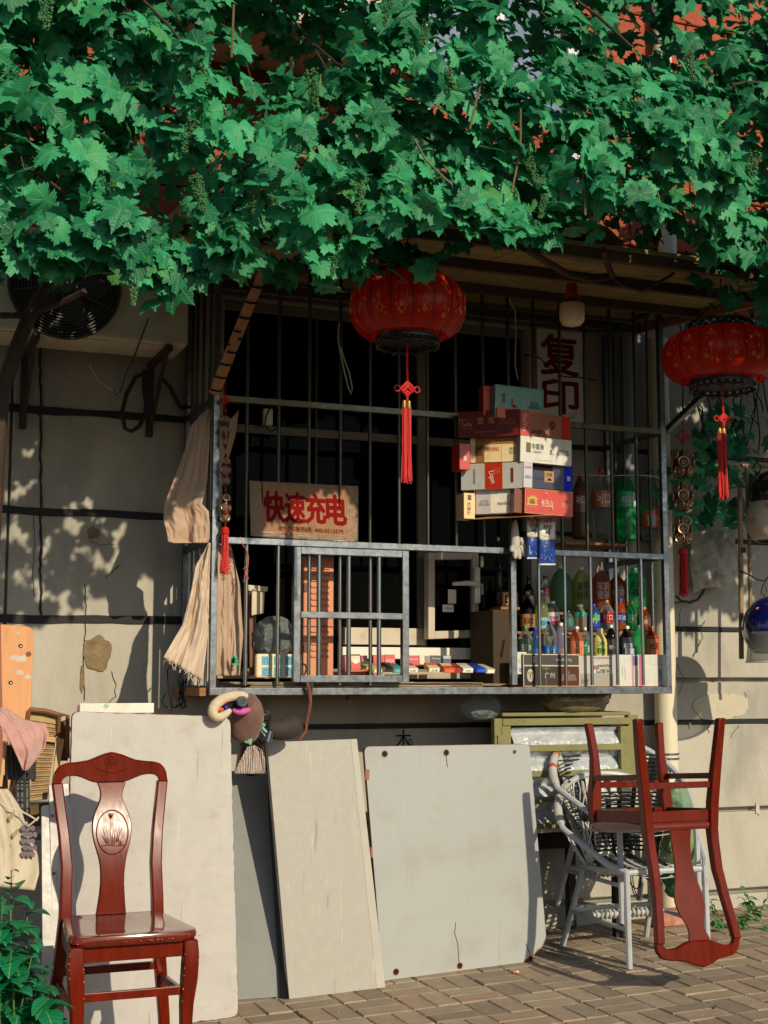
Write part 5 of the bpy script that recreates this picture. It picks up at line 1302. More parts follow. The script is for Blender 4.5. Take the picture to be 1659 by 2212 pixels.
low_carton('grey-white carton with a red gate picture and upside-down capitals', 978, 985, 1188, 1162, cb('greywhite', (190,184,170)),
    front=[(.0,.0,1,.42,(164,158,148)), (.30,.44,.62,.80,(186,200,206)), (.34,.55,.58,.68,(170,110,90))],
    ftext=[('DAQIANMEN', .74, .68, .40, .10, (70,66,60), PI), ('大前門', .70, .50, .40, .15, (60,56,50), PI), ('前門', .14, .16, .20, .16, (150,120,60), 0), ('上海烟草集团有限公司出品', .66, .93, .60, .05, (90,84,74), PI)])
low_carton('plain white carton with a vertical line of print, on the cage floor', 1232, 978, 1308, 1160, c_white, ftext=[('吸烟有害健康', .22, .42, .12, .5, (130,130,124), PI/2)][:0], front=[(.20,.30,.24,.62,(150,150,146)), (.40,.2,.44,.60,(160,160,154))])
rr = low_carton('white carton with pink edge and pink script, on the cage floor', 1309, 978, 1432, 1160, c_white, front=[(.0,.0,.10,1,(206,140,160)), (.36,.0,.60,1,(200,110,140)), (.05,.66,.30,.95,(110,120,150))])
text('Liqun', W(d3, 1352, 1100, yK), EZ, -EX, w=.05, h=.014, col=(226,190,206), parent=rr, off=.003)
rr = low_carton('white carton with pale blue oval badge, right end of the cage floor', 1433, 978, 1520, 1158, c_white, front=[(.0,.68,1,.69,(170,170,160)), (.52,.12,.70,.54,(110,150,160)), (.55,.14,.67,.52,(180,196,196))])
text('软蓝利群', W(d3, 1487, 1100, yK), -EZ, EX, w=.045, h=.008, col=(50,80,90), parent=rr, off=.003)
low_carton('narrow grey carton edge beside the gate carton', 1189, 978, 1230, 1160, c_silver)
# brown cardboard box with number 1 and stack of papers
a_ = W(d3, 432, 1095, -.36); b_ = W(d3, 535, 695, -.36)
r = thing('cardboard_box', 'tall brown cardboard box printed with a figure 1, right of the open sash', 'box', (a_.x, -.36, a_.z))
obj('box_body', MB().box(a_.x, b_.x, -.36, -.10, ZB+.008, b_.z), M('cardboard', (62,48,32), rough=.85, var=.1), r, bevel=.003)  # brown darkened to carry the shade inside the cage
text('1', W(d3, 490, 940, -.36), EX, EZ, w=.028, h=.085, col=(28,28,30), parent=r, shear=.2)
text('天真', W(d3, 465, 975, -.36), EX, EZ, w=.03, h=.02, col=(70,54,40), parent=r)
a_ = W(d3, 490, 672, -.30); b_ = W(d3, 590, 582, -.30)
printed_box('tea_tin', 'dark red box with cream oval beside the left bottles', 'tin box', a_, EX, EY, b_.x-a_.x, .06, b_.z-a_.z, c_dred, front=[(.1,.15,.75,.85,(196,170,120)), (.15,.2,.70,.8,(60,24,20))], ftext=[('老', .4, .5, .3, .5, (190,160,100))])
shelf('', d3, 480, 600, 674, -.34, -.22)
a_ = W(d3, 583, 1102, -.49)
printed_box('paper_pack', 'crumpled white and blue printed packet beside the dark striped carton', 'packet', a_, EX, EY, .052, .03, W(d3, 583, 960, -.49).z-a_.z, c_white, front=[(.2,.1,.9,.3,(120,150,180)), (.1,.5,.8,.7,(190,186,176))])
# newspapers along the floor
rnd = random.Random(12)
ppr = M('old_newspaper', (196,182,156), rough=.9, var=.12, scale=12, dirt=(140,120,92), dscale=14, damt=.5)
st = thing('newspaper_stack', 'thin uneven stack of old newspapers lying along the cage floor', 'newspapers', (CX0+.5, YC+.05, ZB+.006))
for k in range(9):
    x0 = CX0+.02+rnd.uniform(0, 1.1); x1 = min(x0+rnd.uniform(.5, .9), P(1110, 1450, YC).x); z = ZB+.0062+.0026*k
    y0 = YC+.02+rnd.uniform(0, .02)
    obj('newspaper', MB().grid(lambda u, v, x0=x0, x1=x1, y0=y0, z=z: Vector((x0+(x1-x0)*u, y0+.28*v, z+.0025*abs(mnoise.noise(Vector((u*8, v*3, z*500)))))), 20, 4), ppr, st, solid=.0018)
# ================================================================ packs on the counter
PG = 'cigarette packs laid out on the counter'
def pack(label, f, x0, y0, x1, y1, Y, col, lean=0, D_=.022, top=None, words=None, wc=(240,236,226), yaw=0, flat=False):
    a_ = W(f, x0, y1, Y); b_ = W(f, x1, y0, Y); L_ = b_.x-a_.x
    r = thing('cigarette_pack', label, 'cigarette pack', tuple(a_), PG)
    ex = Vector((math.cos(yaw), math.sin(yaw), 0)); ey = Vector((-math.sin(yaw), math.cos(yaw), 0))
    if flat:   # lying pack: end towards the street, face up
        H_ = .022; L2 = .085; ez = Vector((0, 0, 1)); up = (ey+EZ*.30).normalized()
        b0 = Vector((a_.x, Y, a_.z))
        nz_ = ex.cross(up).normalized()
        obj('box_body', MB().obox(b0, ex*.054, up*L2, nz_*H_), cb('p%d_%d_%d' % col, col), r, bevel=.0012)
        if top: obj('printed_panel', MB().obox(b0+up*L2*.5+nz_*(H_+.0002)+ex*.002, ex*.05, up*L2*.48, nz_*.0006), ink(top), r)
        obj('printed_panel', MB().obox(b0-up*.0012+nz_*.004+ex*.006, ex*.042, up*.0006, nz_*.012), ink(tuple(min(255, int(c*1.15+20)) for c in col)), r)
        if words: text(words, b0-up*.0013+ex*.027+nz_*.010, ex, nz_, w=.03, h=.009, col=wc, parent=r)
    else:
        H_ = b_.z-a_.z; ez = (EZ+EY*lean).normalized(); n_ = ex.cross(ez).normalized()
        obj('box_body', MB().obox(a_, ex*L_, -n_*D_*1, ez*H_), cb('p%d_%d_%d' % col, col), r, bevel=.0012)
        if top: obj('printed_panel', MB().slab([a_+ex*(L_*u)+ez*(H_*v)+n_*.0008 for u, v in ((.05,.62),(.95,.62),(.95,.96),(.05,.96))], .0006), ink(top), r)
        if words: text(words, a_+ex*L_*.5+ez*H_*.62, ex, ez, w=L_*.72, h=H_*.2, col=wc, parent=r, off=.0016)
    return r
yP = -.30
for i, (x0, x1, y0, y1, c, t_, w_, lab) in enumerate([
    (142, 216, 455, 560, (176,60,48), None, None, 'dull red pack at the left end of the standing row'),
    (218, 298, 450, 590, (206,60,44), (226,214,196), '◆', 'red pack with a red diamond in the standing row'),
    (299, 356, 460, 555, (130,34,36), None, 'Lanzhou', 'wine-red pack with pale script in the standing row'),
    (404, 495, 455, 545, (190,50,40), None, None, 'plain red pack left of the capital-lettered one'),
    (497, 586, 452, 560, (196,44,36), None, 'HONGHE', 'red pack lettered in white capitals in the standing row'),
    (690, 784, 460, 512, (190,40,34), None, '长白', 'red pack right of the wicket door in the standing row'),
    (786, 830, 458, 506, (206,196,170), None, None, 'cream pack beside the red one right of the wicket'),
    (832, 876, 462, 500, (120,120,112), None, None, 'grey pack in the row behind the orange one'),
    (877, 966, 460, 500, (34,34,36), None, 'Zhenlong', 'black pack in the row behind the orange one'),
    (980, 1048, 460, 500, (30,50,90), (180,184,190), None, 'dark blue pack at the right end of the standing row')]):
    pack(lab, b3, x0, y0, x1, y1+30, yP, c, .1, top=t_, words=w_)
for i, (x, y, c, t_, w_, yw, lab) in enumerate([
    (682, 604, (222,212,186), (196,70,46), '利群', .0, 'cream and red pack lying near the wicket door'),
    (860, 600, (222,206,170), (214,100,60), '云烟', -.10, 'cream and orange pack lying first after the gap'),
    (985, 604, (206,86,52), (210,190,120), None, -.10, 'orange pack lying next to the cream one'),
    (1040, 606, (150,52,34), (160,60,40), '红河', -.05, 'brown-red pack lying between the orange and white ones'),
    (1142, 604, (226,222,206), (190,170,140), '中南海', .02, 'white pack lying between the brown-red and blue ones'),
    (1255, 602, (30,70,190), (20,40,120), None, .25, 'bright blue pack propped up beside the white one'),
    (1340, 610, (216,206,180), (150,160,130), None, .35, 'cream pack with green tinge at the right end of the lying ones'),
    (400, 606, (206,190,150), (160,150,130), None, .2, 'cream pack lying behind the wicket bars'),
    (480, 598, (110,100,84), (90,84,72), None, -.1, 'drab grey pack lying behind the wicket bars'),
    (566, 606, (80,150,150), (60,120,120), None, .1, 'small teal pack lying behind the wicket bars'),
    (300, 590, (190,170,120), (60,110,80), None, -.3, 'tan and green pack lying behind the wicket bars')]):
    pack(lab, b3, x, y-20, x+60, y, -.46, c, top=t_, words=w_, wc=(90,60,50), yaw=yw, flat=True)
mb = MB(); rnd = random.Random(8)
for k in range(7):
    a_ = [W(b3, 120+60*j+rnd.uniform(-10, 10), 620-18*rnd.random()-8*k/2, -.48-.01*k) for j in range(5)]; mb.tube(a_, .0055, 6)
o = obj('copper_cable', mb, M('pinkish_cable', (176,104,78), rough=.4), smooth=True); tag(o, 'loose bundle of pinkish cable on the counter behind the wicket', 'cable')
mb = MB()
for k in range(4): mb.tube([W(b3, x+rnd.uniform(-6, 6), y+rnd.uniform(-6, 6), -.52) for x, y in ((330, 630), (345, 605), (380, 600), (405, 620), (408, 650), (395, 640), (360, 610))], .004, 6)
o = obj('red_string', mb, M('red_string', (196,30,24), rough=.7), smooth=True); tag(o, 'small knot of bright red string on the counter edge', 'string')

# ================================================================ things in the left part of the cage
# power strip
yS = -.49
a_ = W(d2, 372, 1180, yS); b_ = W(d2, 680, 1022, yS)
r = thing('power_strip', 'cream six-socket power strip with blue inserts standing in the cage', 'power strip', (a_.x, yS, ZB))
obj('body', MB().box(a_.x, b_.x, yS, yS+.035, a_.z, b_.z), M('cream_plastic', (222,210,172), rough=.4, var=.05, dirt=(170,150,110), dscale=8, damt=.4), r, bevel=.010)
for cx_ in (437, 517, 590):
    for cy_ in (1065, 1138):
        c = W(d2, cx_, cy_, yS); s_ = obj('socket', MB().box(c.x-.018, c.x+.018, yS-.003, yS, c.z-.019, c.z+.019), M('socket_blue', (96,166,190), rough=.4), r, bevel=.003)
        mb = MB()
        for dx in (-.007, .007): mb.obox((c.x+dx-.0012, yS-.0036, c.z-.012), (.0024,0,0), (0,.001,0), (dx*.5,0,.009))
        for dx in (-.008, .008): mb.box(c.x+dx-.0035, c.x+dx+.0035, yS-.0037, yS-.0029, c.z+.003, c.z+.0055)
        mb.tube([(c.x, yS-.0037, c.z+.010), (c.x, yS-.0029, c.z+.010)], .0025, 8)
        obj('socket_slots', mb, mat_black, s_)
# orange louvred locker
yL = -.40
a_ = W(d2, 684, 1168, yL); b_ = W(d2, 890, 375, yL)
r = thing('orange_locker', 'narrow peach-orange metal cabinet with louvres standing behind the wicket', 'cabinet', (a_.x, yL, ZB))
m_or = M('peach_enamel', (206,134,96), rough=.45, var=.08, scale=5, dirt=(160,96,66), dscale=8, damt=.4)
obj('cabinet_body', MB().box(a_.x, b_.x, yL, yL+.12, ZB+.008, b_.z), m_or, r, bevel=.006)
x0 = W(d2, 738, 700, yL).x; x1 = W(d2, 856, 700, yL).x
for yy in list(range(450, 780, 41))+list(range(870, 1060, 41)):
    z = W(d2, 800, yy, yL).z; obj('louvre', MB().add([(x0,yL-.0005,z+.004),(x1,yL-.0005,z+.004),(x1,yL-.0075,z-.006),(x0,yL-.0075,z-.006),(x0,yL,z-.007),(x1,yL,z-.007)], [(0,1,2,3),(3,2,5,4)]), m_or, r)
for yy in (580, 980):
    z = W(d2, 700, yy, yL).z; xx = W(d2, 700, yy, yL).x; obj('hinge', MB().box(xx-.008, xx+.006, yL-.006, yL, z-.02, z+.02), M('brown_metal', (110,60,40), rough=.5), r, bevel=.001)
z = W(d2, 800, 840, yL).z; obj('door_gap', MB().box(a_.x-.0005, b_.x+.0005, yL-.002, yL-.0003, z-.003, z+.003), M('brown_metal', (110,60,40), rough=.5), r)
# stool with leather holster, plastic bag with things
r = thing('wooden_stool', 'dark wooden stand with a pale cloth pouch on top inside the cage', 'stand', tuple(W(d2, 350, 1000, -.34)))
for x in (335, 355): obj('leg', MB().tube([W(d2, x+6, 1160, -.34), W(d2, x, 600, -.34)], .012, 4, sq=True), M('dark_stool_wood', (110,60,36), rough=.5, var=.2), r)
obj('top', MB().slab([W(d2, *p, -.36) for p in ((322, 605), (448, 610), (455, 575), (318, 562))], .05), M('cream_leather', (206,190,160), rough=.6, var=.1), r, bevel=.005)
obj('pouch', MB().slab([W(d2, *p, -.38) for p in ((342, 768), (424, 752), (430, 612), (345, 605))], .012), M('cream_leather', (206,190,160), rough=.6, var=.1), r, bevel=.004)
p = W(d2, 362, 597, -.37); obj('stud', MB().tube([p, p+Vector((0,-.004,0))], .008, 10), mat_bar, r)
p = W(d2, 490, 1015, -.36); p2 = W(d2, 490, 800, -.36)
bag('clear_plastic_bag', 'clear crumpled plastic bag of blue packets behind the power strip', 'bag', p.x, -.36, p.z-.02, .20, .14, p2.z-p.z+.03, crinkle('clear_film_bag', (196,206,206), .42), seed=3)
bag('blue_packet', 'blue and cream packet lying inside the clear plastic bag', 'packet', p.x-.02, -.35, p.z, .09, .07, .10, M('blue_packet', (70,110,150), rough=.4, var=.4, scale=25, dirt=(220,200,160), dscale=22, damt=1, dlo=.5), seed=6)
# cable by the socket strip
o = obj('socket_cable', MB().tube([W(d2, x, y, -.47) for x, y in ((680, 1085), (700, 1095), (706, 1120), (700, 1145), (690, 1160), (700, 1175))], .004, 6), M('dark_red_cable', (70,30,28), rough=.4), smooth=True)
tag(o, 'dark red lead coming out of the power strip', 'cable')
o = obj('orange_thread', MB().tube([W(d2, x, y, YC-.014) for x, y in ((268, 245), (285, 300), (310, 330), (322, 380), (318, 440), (300, 480), (322, 520), (290, 545), (298, 500), (318, 470), (300, 440), (290, 460))], .0022, 5), M('orange_thread', (196,90,60), rough=.6), smooth=True)
tag(o, 'thin orange thread wound round a left cage bar', 'thread')

# ================================================================ signs
yG = YC-.018
q = [W(c2, *p, yG) for p in ((310, 1722), (945, 1758), (950, 1428), (302, 1395))]
r = thing('charging_sign', 'brown plastic-wrapped cardboard sign with four big red characters tied to the bars', 'sign', tuple(q[0]))
nq = (q[1]-q[0]).cross(q[3]-q[0]).normalized()
pts = []
cnr = rounded(q, .012, 3)
for a_, b_ in zip(cnr, cnr[1:]+cnr[:1]):
    m = max(1, int((b_-a_).length/.025))
    for k in range(m): pts.append(a_*(1-k/m)+b_*k/m+Vector((random.gauss(0, .0012), 0, random.gauss(0, .0012))))
obj('card', MB().prism(pts, -nq*.006), M('sign_cardboard', (146,102,64), rough=.6, var=.14, scale=7, dirt=(120,72,38), dscale=6, damt=.5), r)
wrap = crinkle('sign_wrap', (250,248,244), .0)
wrap = crinkle('sign_wrap_edge', (236,230,214), .3)
for u0, u1, v0, v1 in ((-.01, .10, -.01, 1.01), (.90, 1.01, -.01, 1.01), (.101, .899, -.02, .09), (.101, .899, .95, 1.01)):
    obj('plastic_wrap', MB().grid(lambda u, v: qp(q, u0+(u1-u0)*u, v0+(v1-v0)*v)+nq*(.0035+.003*mnoise.noise(Vector((u*6, v*7, u0)))), 14, 14), wrap, r, smooth=True)
ex_ = (q[1]-q[0]).normalized(); ez_ = (q[3]-q[0]).normalized(); Wd = (q[1]-q[0]).length; Hd = (q[3]-q[0]).length
for i, ch in enumerate('快速充电'):
    text(ch, qp(q, .215+.195*i, .555)+nq*.0003, ex_, ez_, w=Wd*.185, h=Hd*.55, col=(128,12,14), parent=r, bold=.055, off=.0008)
text('助程客服热线: 400-0513579', qp(q, .56, .165), ex_, ez_, w=Wd*.62, h=Hd*.10, col=(96,20,18), parent=r, bold=.02, off=.001)
mb = MB()
for u in (.10, .82): mb.tube([qp(q, u, .9)+nq*.008, qp(q, u+.01, .6)+nq*.006, qp(q, u+.005, 1.04)+nq*.006], .002, 4)
obj('tie_wire', mb, mat_cable, r)
# copy-service sign on the wall
yC2 = -.03
a_ = W(c3, 683, 1028, yC2); b_ = W(c3, 968, 492, yC2)
r = thing('copy_sign', 'dirty white board with two large red characters on the wall behind the bars', 'sign', (a_.x, yC2, a_.z))
obj('sign_board', MB().box(a_.x, b_.x, yC2, yC2+.012, a_.z, b_.z), M('dirty_white_board', (240,234,218), rough=.5, var=.08, dirt=(120,112,98), dscale=8, damt=.5, dlo=.56), r, bevel=.002)
text('复', W(c3, 812, 635, yC2), EX, EZ, w=(b_.x-a_.x)*.76, h=(b_.z-a_.z)*.43, col=(120,16,18), parent=r, bold=.04)
text('印', W(c3, 812, 885, yC2), EX, EZ, w=(b_.x-a_.x)*.76, h=(b_.z-a_.z)*.36, col=(120,16,18), parent=r, bold=.04)
# little switch box inside
a_ = W(c2, 375, 1060, .02); b_ = W(c2, 430, 965, .02)
o = obj('light_switch', MB().box(a_.x, b_.x, -.01, .02, a_.z, b_.z), mat_white, bevel=.004); tag(o, 'small cream switch plate inside the window at left', 'switch')

# ================================================================ lamp bulb in red socket
p = W(c3, 885, 300, -1.0); pb = W(c3, 885, 460, -1.0); H_ = p.z-pb.z; Rb = (W(c3, 955, 380, -1.0).x-W(c3, 820, 380, -1.0).x)/2
r = thing('hanging_bulb', 'unlit white LED bulb hanging in a red socket under the awning', 'light bulb', (p.x, -1.0, pb.z))
obj('bulb', MB().lathe((p.x, -1.0, pb.z), [(Rb*.35, 0), (Rb*.75, H_*.06), (Rb*.96, H_*.2), (Rb, H_*.4), (Rb, H_*.78), (Rb*.9, H_*.84)], 24), M('opal_bulb', (222,208,176), rough=.3, var=.03), r, smooth=True)
obj('bulb_neck', MB().lathe((p.x, -1.0, pb.z+H_*.84), [(Rb*.98, 0), (Rb*.9, H_*.05), (Rb*.5, H_*.18)], 24), M('bulb_neck_dark', (60,56,50), rough=.5), r, smooth=True)
obj('socket', MB().lathe((p.x, -1.0, pb.z+H_*1.0), [(Rb*.60, 0), (Rb*.60, H_*.18), (Rb*.46, H_*.26), (Rb*.44, H_*.6), (Rb*.2, H_*.7)], 20), M('red_socket', (190,30,26), rough=.5, bump=.3, bscale=30), r, smooth=True)
obj('flex', MB().tube([(p.x, -1.0, pb.z+H_*1.6), (p.x+.01, -1.0, awz(-1.0)-.002)], .006, 6), mat_cable, r)
# ================================================================ lanterns
mat_silk = None
def lantern_mat():
    m = bpy.data.materials.new('red_lantern_silk'); m.use_nodes = True; t = m.node_tree; N = t.nodes; L = t.links
    b = N['Principled BSDF']; b.inputs['Base Color'].default_value = lin((220,44,24))+(1,); b.inputs['Roughness'].default_value = .3
    b.inputs['Specular IOR Level'].default_value = .5
    tl = N.new('ShaderNodeBsdfTranslucent'); tl.inputs[0].default_value = lin((236,50,26))+(1,)
    mx = N.new('ShaderNodeMixShader'); mx.inputs[0].default_value = .6
    L.new(b.outputs[0], mx.inputs[1]); L.new(tl.outputs[0], mx.inputs[2]); L.new(mx.outputs[0], N['Material Output'].inputs[0]); return m
mat_silk = lantern_mat()
mat_goldprint = M('gold_print', (226,140,70), rough=.4, metal=.2, var=.1)
mat_goldmetal = M('gold_metal', (206,164,96), rough=.25, metal=.9, var=.1)
mat_tassel = M('red_tassel', (190,22,16), rough=.7, var=.2, scale=60, stretch=(1,1,.05))
mat_fret = M('black_fretwork', (20,14,10), rough=.4, var=.2)
def lantern(label, px_c, py_c, px_w, py_t, py_b, Y, tas, seed, hook_to):
    c = P(px_c, py_c, Y); R = (P(px_c+px_w/2, py_c, Y)-P(px_c-px_w/2, py_c, Y)).length/2*.95
    zt, zb_ = P(px_c, py_t, Y).z, P(px_c, py_b, Y).z; Hh = (zt-zb_)/2; zc = (zt+zb_)/2
    r = thing('red_lantern', label, 'lantern', (c.x, Y, zb_), 'red festival lanterns')
    rt = .50
    n_rib = 16; NU = n_rib*8
    def prof(v):       # v 0..1 bottom to top
        a = -PI/2*.80+v*PI*.80; return R*(.50+.50*math.cos(a)**.8 if True else 1), zc+Hh*math.sin(a)/math.sin(PI/2*.80)
    def body(u, v):
        rr, z = prof(v); k = u*n_rib % 1; rr *= 1-.035*(1-math.sin(k*PI)**.5)*(.5+.5*math.sin(v*PI)); a = u*2*PI+.1*seed
        return Vector((c.x+rr*math.cos(a), Y+rr*math.sin(a), z))
    vs = MB().grid(body, NU, 22)
    obj('silk_shade', vs, mat_silk, r, smooth=1)
    for k in range(n_rib):
        a = k*2*PI/n_rib+.1*seed
        pts = []
        for j in range(13):
            rr, z = prof(j/12); rr *= .968; pts.append((c.x+rr*math.cos(a), Y+rr*math.sin(a), z))
        obj('rib', MB().tube(pts, .0028, 5), M('dark_red_rib', (90,14,12), rough=.5), r, smooth=True)
    # fret collars top and bottom
    for z0, dirn, nm in ((zb_, -1, 'lower_collar'), (zt, 1, 'upper_collar')):
        rr = R*.53; h = R*.155
        mb = MB()
        mb.lathe((c.x, Y, z0-(h if dirn < 0 else 0)), [(rr*.97, h*.62 if dirn < 0 else 0), (rr, h*.64 if dirn < 0 else .01), (rr*1.03, h if dirn < 0 else h*.35), (rr*.9, h if dirn < 0 else h*.35)], 40)
        for k in range(26):
            a = k*2*PI/26; a2 = (k+.5)*2*PI/26; zz0 = z0+dirn*h*.38; zz1 = z0+dirn*h
            f_ = lambda a_, z_, q=1: (c.x+rr*q*math.cos(a_), Y+rr*q*math.sin(a_), z_)
            mb.tube([f_(a, zz0), f_(a2, (zz0+zz1)/2), f_(a, zz1)], .0042, 4); mb.tube([f_(a+2*PI/26, zz0), f_(a2, (zz0+zz1)/2), f_(a+2*PI/26, zz1)], .0042, 4)
        mb.tube([f_(k*2*PI/40, zz1) for k in range(40)], .006, 5, closed=True)
        if dirn < 0:
            for k in range(16):
                a = k*2*PI/16; mb.tube([f_(a, zz1), f_(a+.1, zz1-.012), f_(a+.2, zz1-.002)], .004, 4)
        obj(nm, mb, mat_fret, r, smooth=True)
    obj('base_plate', MB().lathe((c.x, Y, zb_-R*.10), [(R*.20, 0), (R*.56, .004), (R*.56, .012), (R*.2, .014)], 30), mat_fret, r)
    # gold print: coins, diamonds, characters along the panels
    rnd = random.Random(seed); 
    def surf(ang, v, e=.0025):
        rr, z = prof(v); k = ((ang-.1*seed)/(2*PI)*n_rib) % 1; rr *= 1-.035*(1-math.sin(k*PI)**.5)*(.5+.5*math.sin(v*PI)); rr += e
        return Vector((c.x+rr*math.cos(ang), Y+rr*math.sin(ang), z))
    mb = MB()
    def curve(ang, v, pts, r_=.0011, closed=True):
        mb.tube([surf(ang+x/R, v+y/(2*Hh)) for x, y in pts], r_*1.35, 4, closed=closed)
    for k in range(n_rib):
        ang = (k+.5)*2*PI/n_rib+.1*seed
        if math.sin(ang) > .35: continue
        for s in (-.022, .0, .022):
            v = rnd.uniform(.22, .50); kind = rnd.choice('dcsd')
            ln = rnd.uniform(.03, .07)
            curve(ang+s/R, v+.02, [(0, .01), (0, .01+ln)], .0007, False)
            if kind == 'd':
                w = rnd.choice((.008, .017))*(.6 if s else 1); curve(ang+s/R, v, [(0, -w), (w, 0), (0, w), (-w, 0)]); 
                if w > .012: curve(ang+s/R, v, [(0, -w*.7), (w*.7, 0), (0, w*.7), (-w*.7, 0)], .0007)
            elif kind == 'c': curve(ang+s/R, v, [(.007*math.cos(b), .007*math.sin(b)) for b in [j*PI/5 for j in range(10)]]); curve(ang+s/R, v, [(.003*math.cos(b), .003*math.sin(b)) for b in [j*PI/3 for j in range(6)]], .0007)
            else:
                for q_ in range(3): curve(ang+s/R, v, [(.007*math.cos(q_*PI/3), .007*math.sin(q_*PI/3)), (-.007*math.cos(q_*PI/3), -.007*math.sin(q_*PI/3))], .0006, False)
        v = rnd.uniform(.56, .72)
        curve(ang, v, [(-.018, 0), (-.014, .008), (-.006, .006), (0, .012), (.006, .006), (.014, .008), (.018, 0)], .0009)
        curve(ang, v+.08, [(.005*math.cos(b), .005*math.sin(b)) for b in [j*PI/4 for j in range(8)]])
    o = obj('gold_pattern', mb, mat_goldprint, r, smooth=True); o['kind'] = 'stuff'
    for ch, k, v in (('福', 10, .36), ('福', 11, .30), ('喜', 12, .60), ('福', 13, .40), ('福', 12, .25), ('禄', 11, .62), ('喜', 9, .5)):
        ang = (k+.5)*2*PI/n_rib+.1*seed; p = surf(ang, v, .003); rt_ = Vector((-math.sin(ang), math.cos(ang), 0)); 
        up_ = (surf(ang, v+.02)-surf(ang, v-.02)).normalized()
        text(ch, p, rt_, up_, w=.020, h=.020, parent=r, mat=mat_goldprint)
    # knot, gold cups, tassel
    (kx, ky, kw), (cx0, cy0, cy1), (tx0, tx1, ty1) = tas
    F_ = c2 if seed == 1 else r4
    kp = W(F_, kx, ky, Y); kr = (W(F_, kx+kw/2, ky, Y)-W(F_, kx-kw/2, ky, Y)).length/2
    mb = MB()
    for a in (PI/4, -PI/4):
        for s in (-.6, -.2, .2, .6):
            d = Vector((math.cos(a), 0, math.sin(a))); e = Vector((-math.sin(a), 0, math.cos(a)))
            mb.tube([kp+e*(s*kr)-d*kr*.75, kp+e*(s*kr)+Vector((0, -.006 if s > 0 else .006, 0)), kp+e*(s*kr)+d*kr*.75], .0065, 6)
    for s in (-1, 1): mb.tube([kp+Vector((s*(kr+.010+.012*math.cos(b)), 0, .012*math.sin(b))) for b in [j*PI/5 for j in range(10)]], .003, 5, closed=True)
    kn = obj('knot', mb, mat_tassel, r, smooth=True)
    obj('hanging_cord', MB().tube([(kp.x, Y, zb_-R*.08), (kp.x, Y, kp.z+kr*.5)], .0045, 6).tube([(kp.x, Y, kp.z-kr*.6), (kp.x, Y, W(F_, cx0, cy0, Y).z)], .005, 6), mat_tassel, r)
    z0_, z1_ = W(F_, cx0, cy1, Y).z, W(F_, cx0, cy0, Y).z
    xl, xr = W(F_, tx0, ty1, Y).x, W(F_, tx1, ty1, Y).x; hw = (xr-xl)/4; ze = W(F_, tx0, ty1, Y).z
    for s in (-1, 1):
        xx = (xl+xr)/2+s*hw*.98
        obj('gold_cup', MB().lathe((xx, Y, z0_), [(hw*.9, 0), (hw*.95, .002), (hw*.85, z1_-z0_), (hw*.5, z1_-z0_+.004)], 14), mat_goldmetal, r, smooth=True)
        mb = MB()
        for j in range(46):
            a = rnd.uniform(0, 2*PI); q_ = hw*.85*math.sqrt(rnd.random()); e_ = ze+rnd.uniform(-.01, .03)
            x_, y_ = xx+q_*math.cos(a), Y+q_*math.sin(a)
            mb.tube([(x_, y_, z0_+.003), (x_+rnd.uniform(-.003, .003), y_+rnd.uniform(-.003, .003), (z0_+e_)/2), (x_*1+rnd.uniform(-.006, .006)+s*.001, y_+rnd.uniform(-.004, .004), e_)], .0020, 3)
        obj('tassel', mb, mat_tassel, r)
    mb = MB(); zt2 = zt+R*.24
    for k in range(3):
        a = k*2*PI/3+.4; mb.tube([(c.x+R*.55*math.cos(a), Y+R*.55*math.sin(a), zt+.04), (c.x, Y, zt2+.10)], .002, 4)
    mb.tube([(c.x, Y, zt2+.09), (c.x+.008, Y, hook_to)], .003, 5)
    obj('hanger_wire', mb, mat_cable, r)
    return r
YL1, YL2 = -1.45, -1.35
lantern('large red festival lantern hanging before the middle of the window cage', 880, 660, 243, 604, 728, YL1, ((1250, 838, 90), (1243, 912, 955), (1218, 1275, 1395)), 1, awz(YL1))
lantern('large red festival lantern at the right edge, above the helmets', 1559, 768, 228, 720, 822, YL2, ((725, 1245, 72), (725, 1318, 1356), (694, 758, 1825)), 2, awz(YL2))

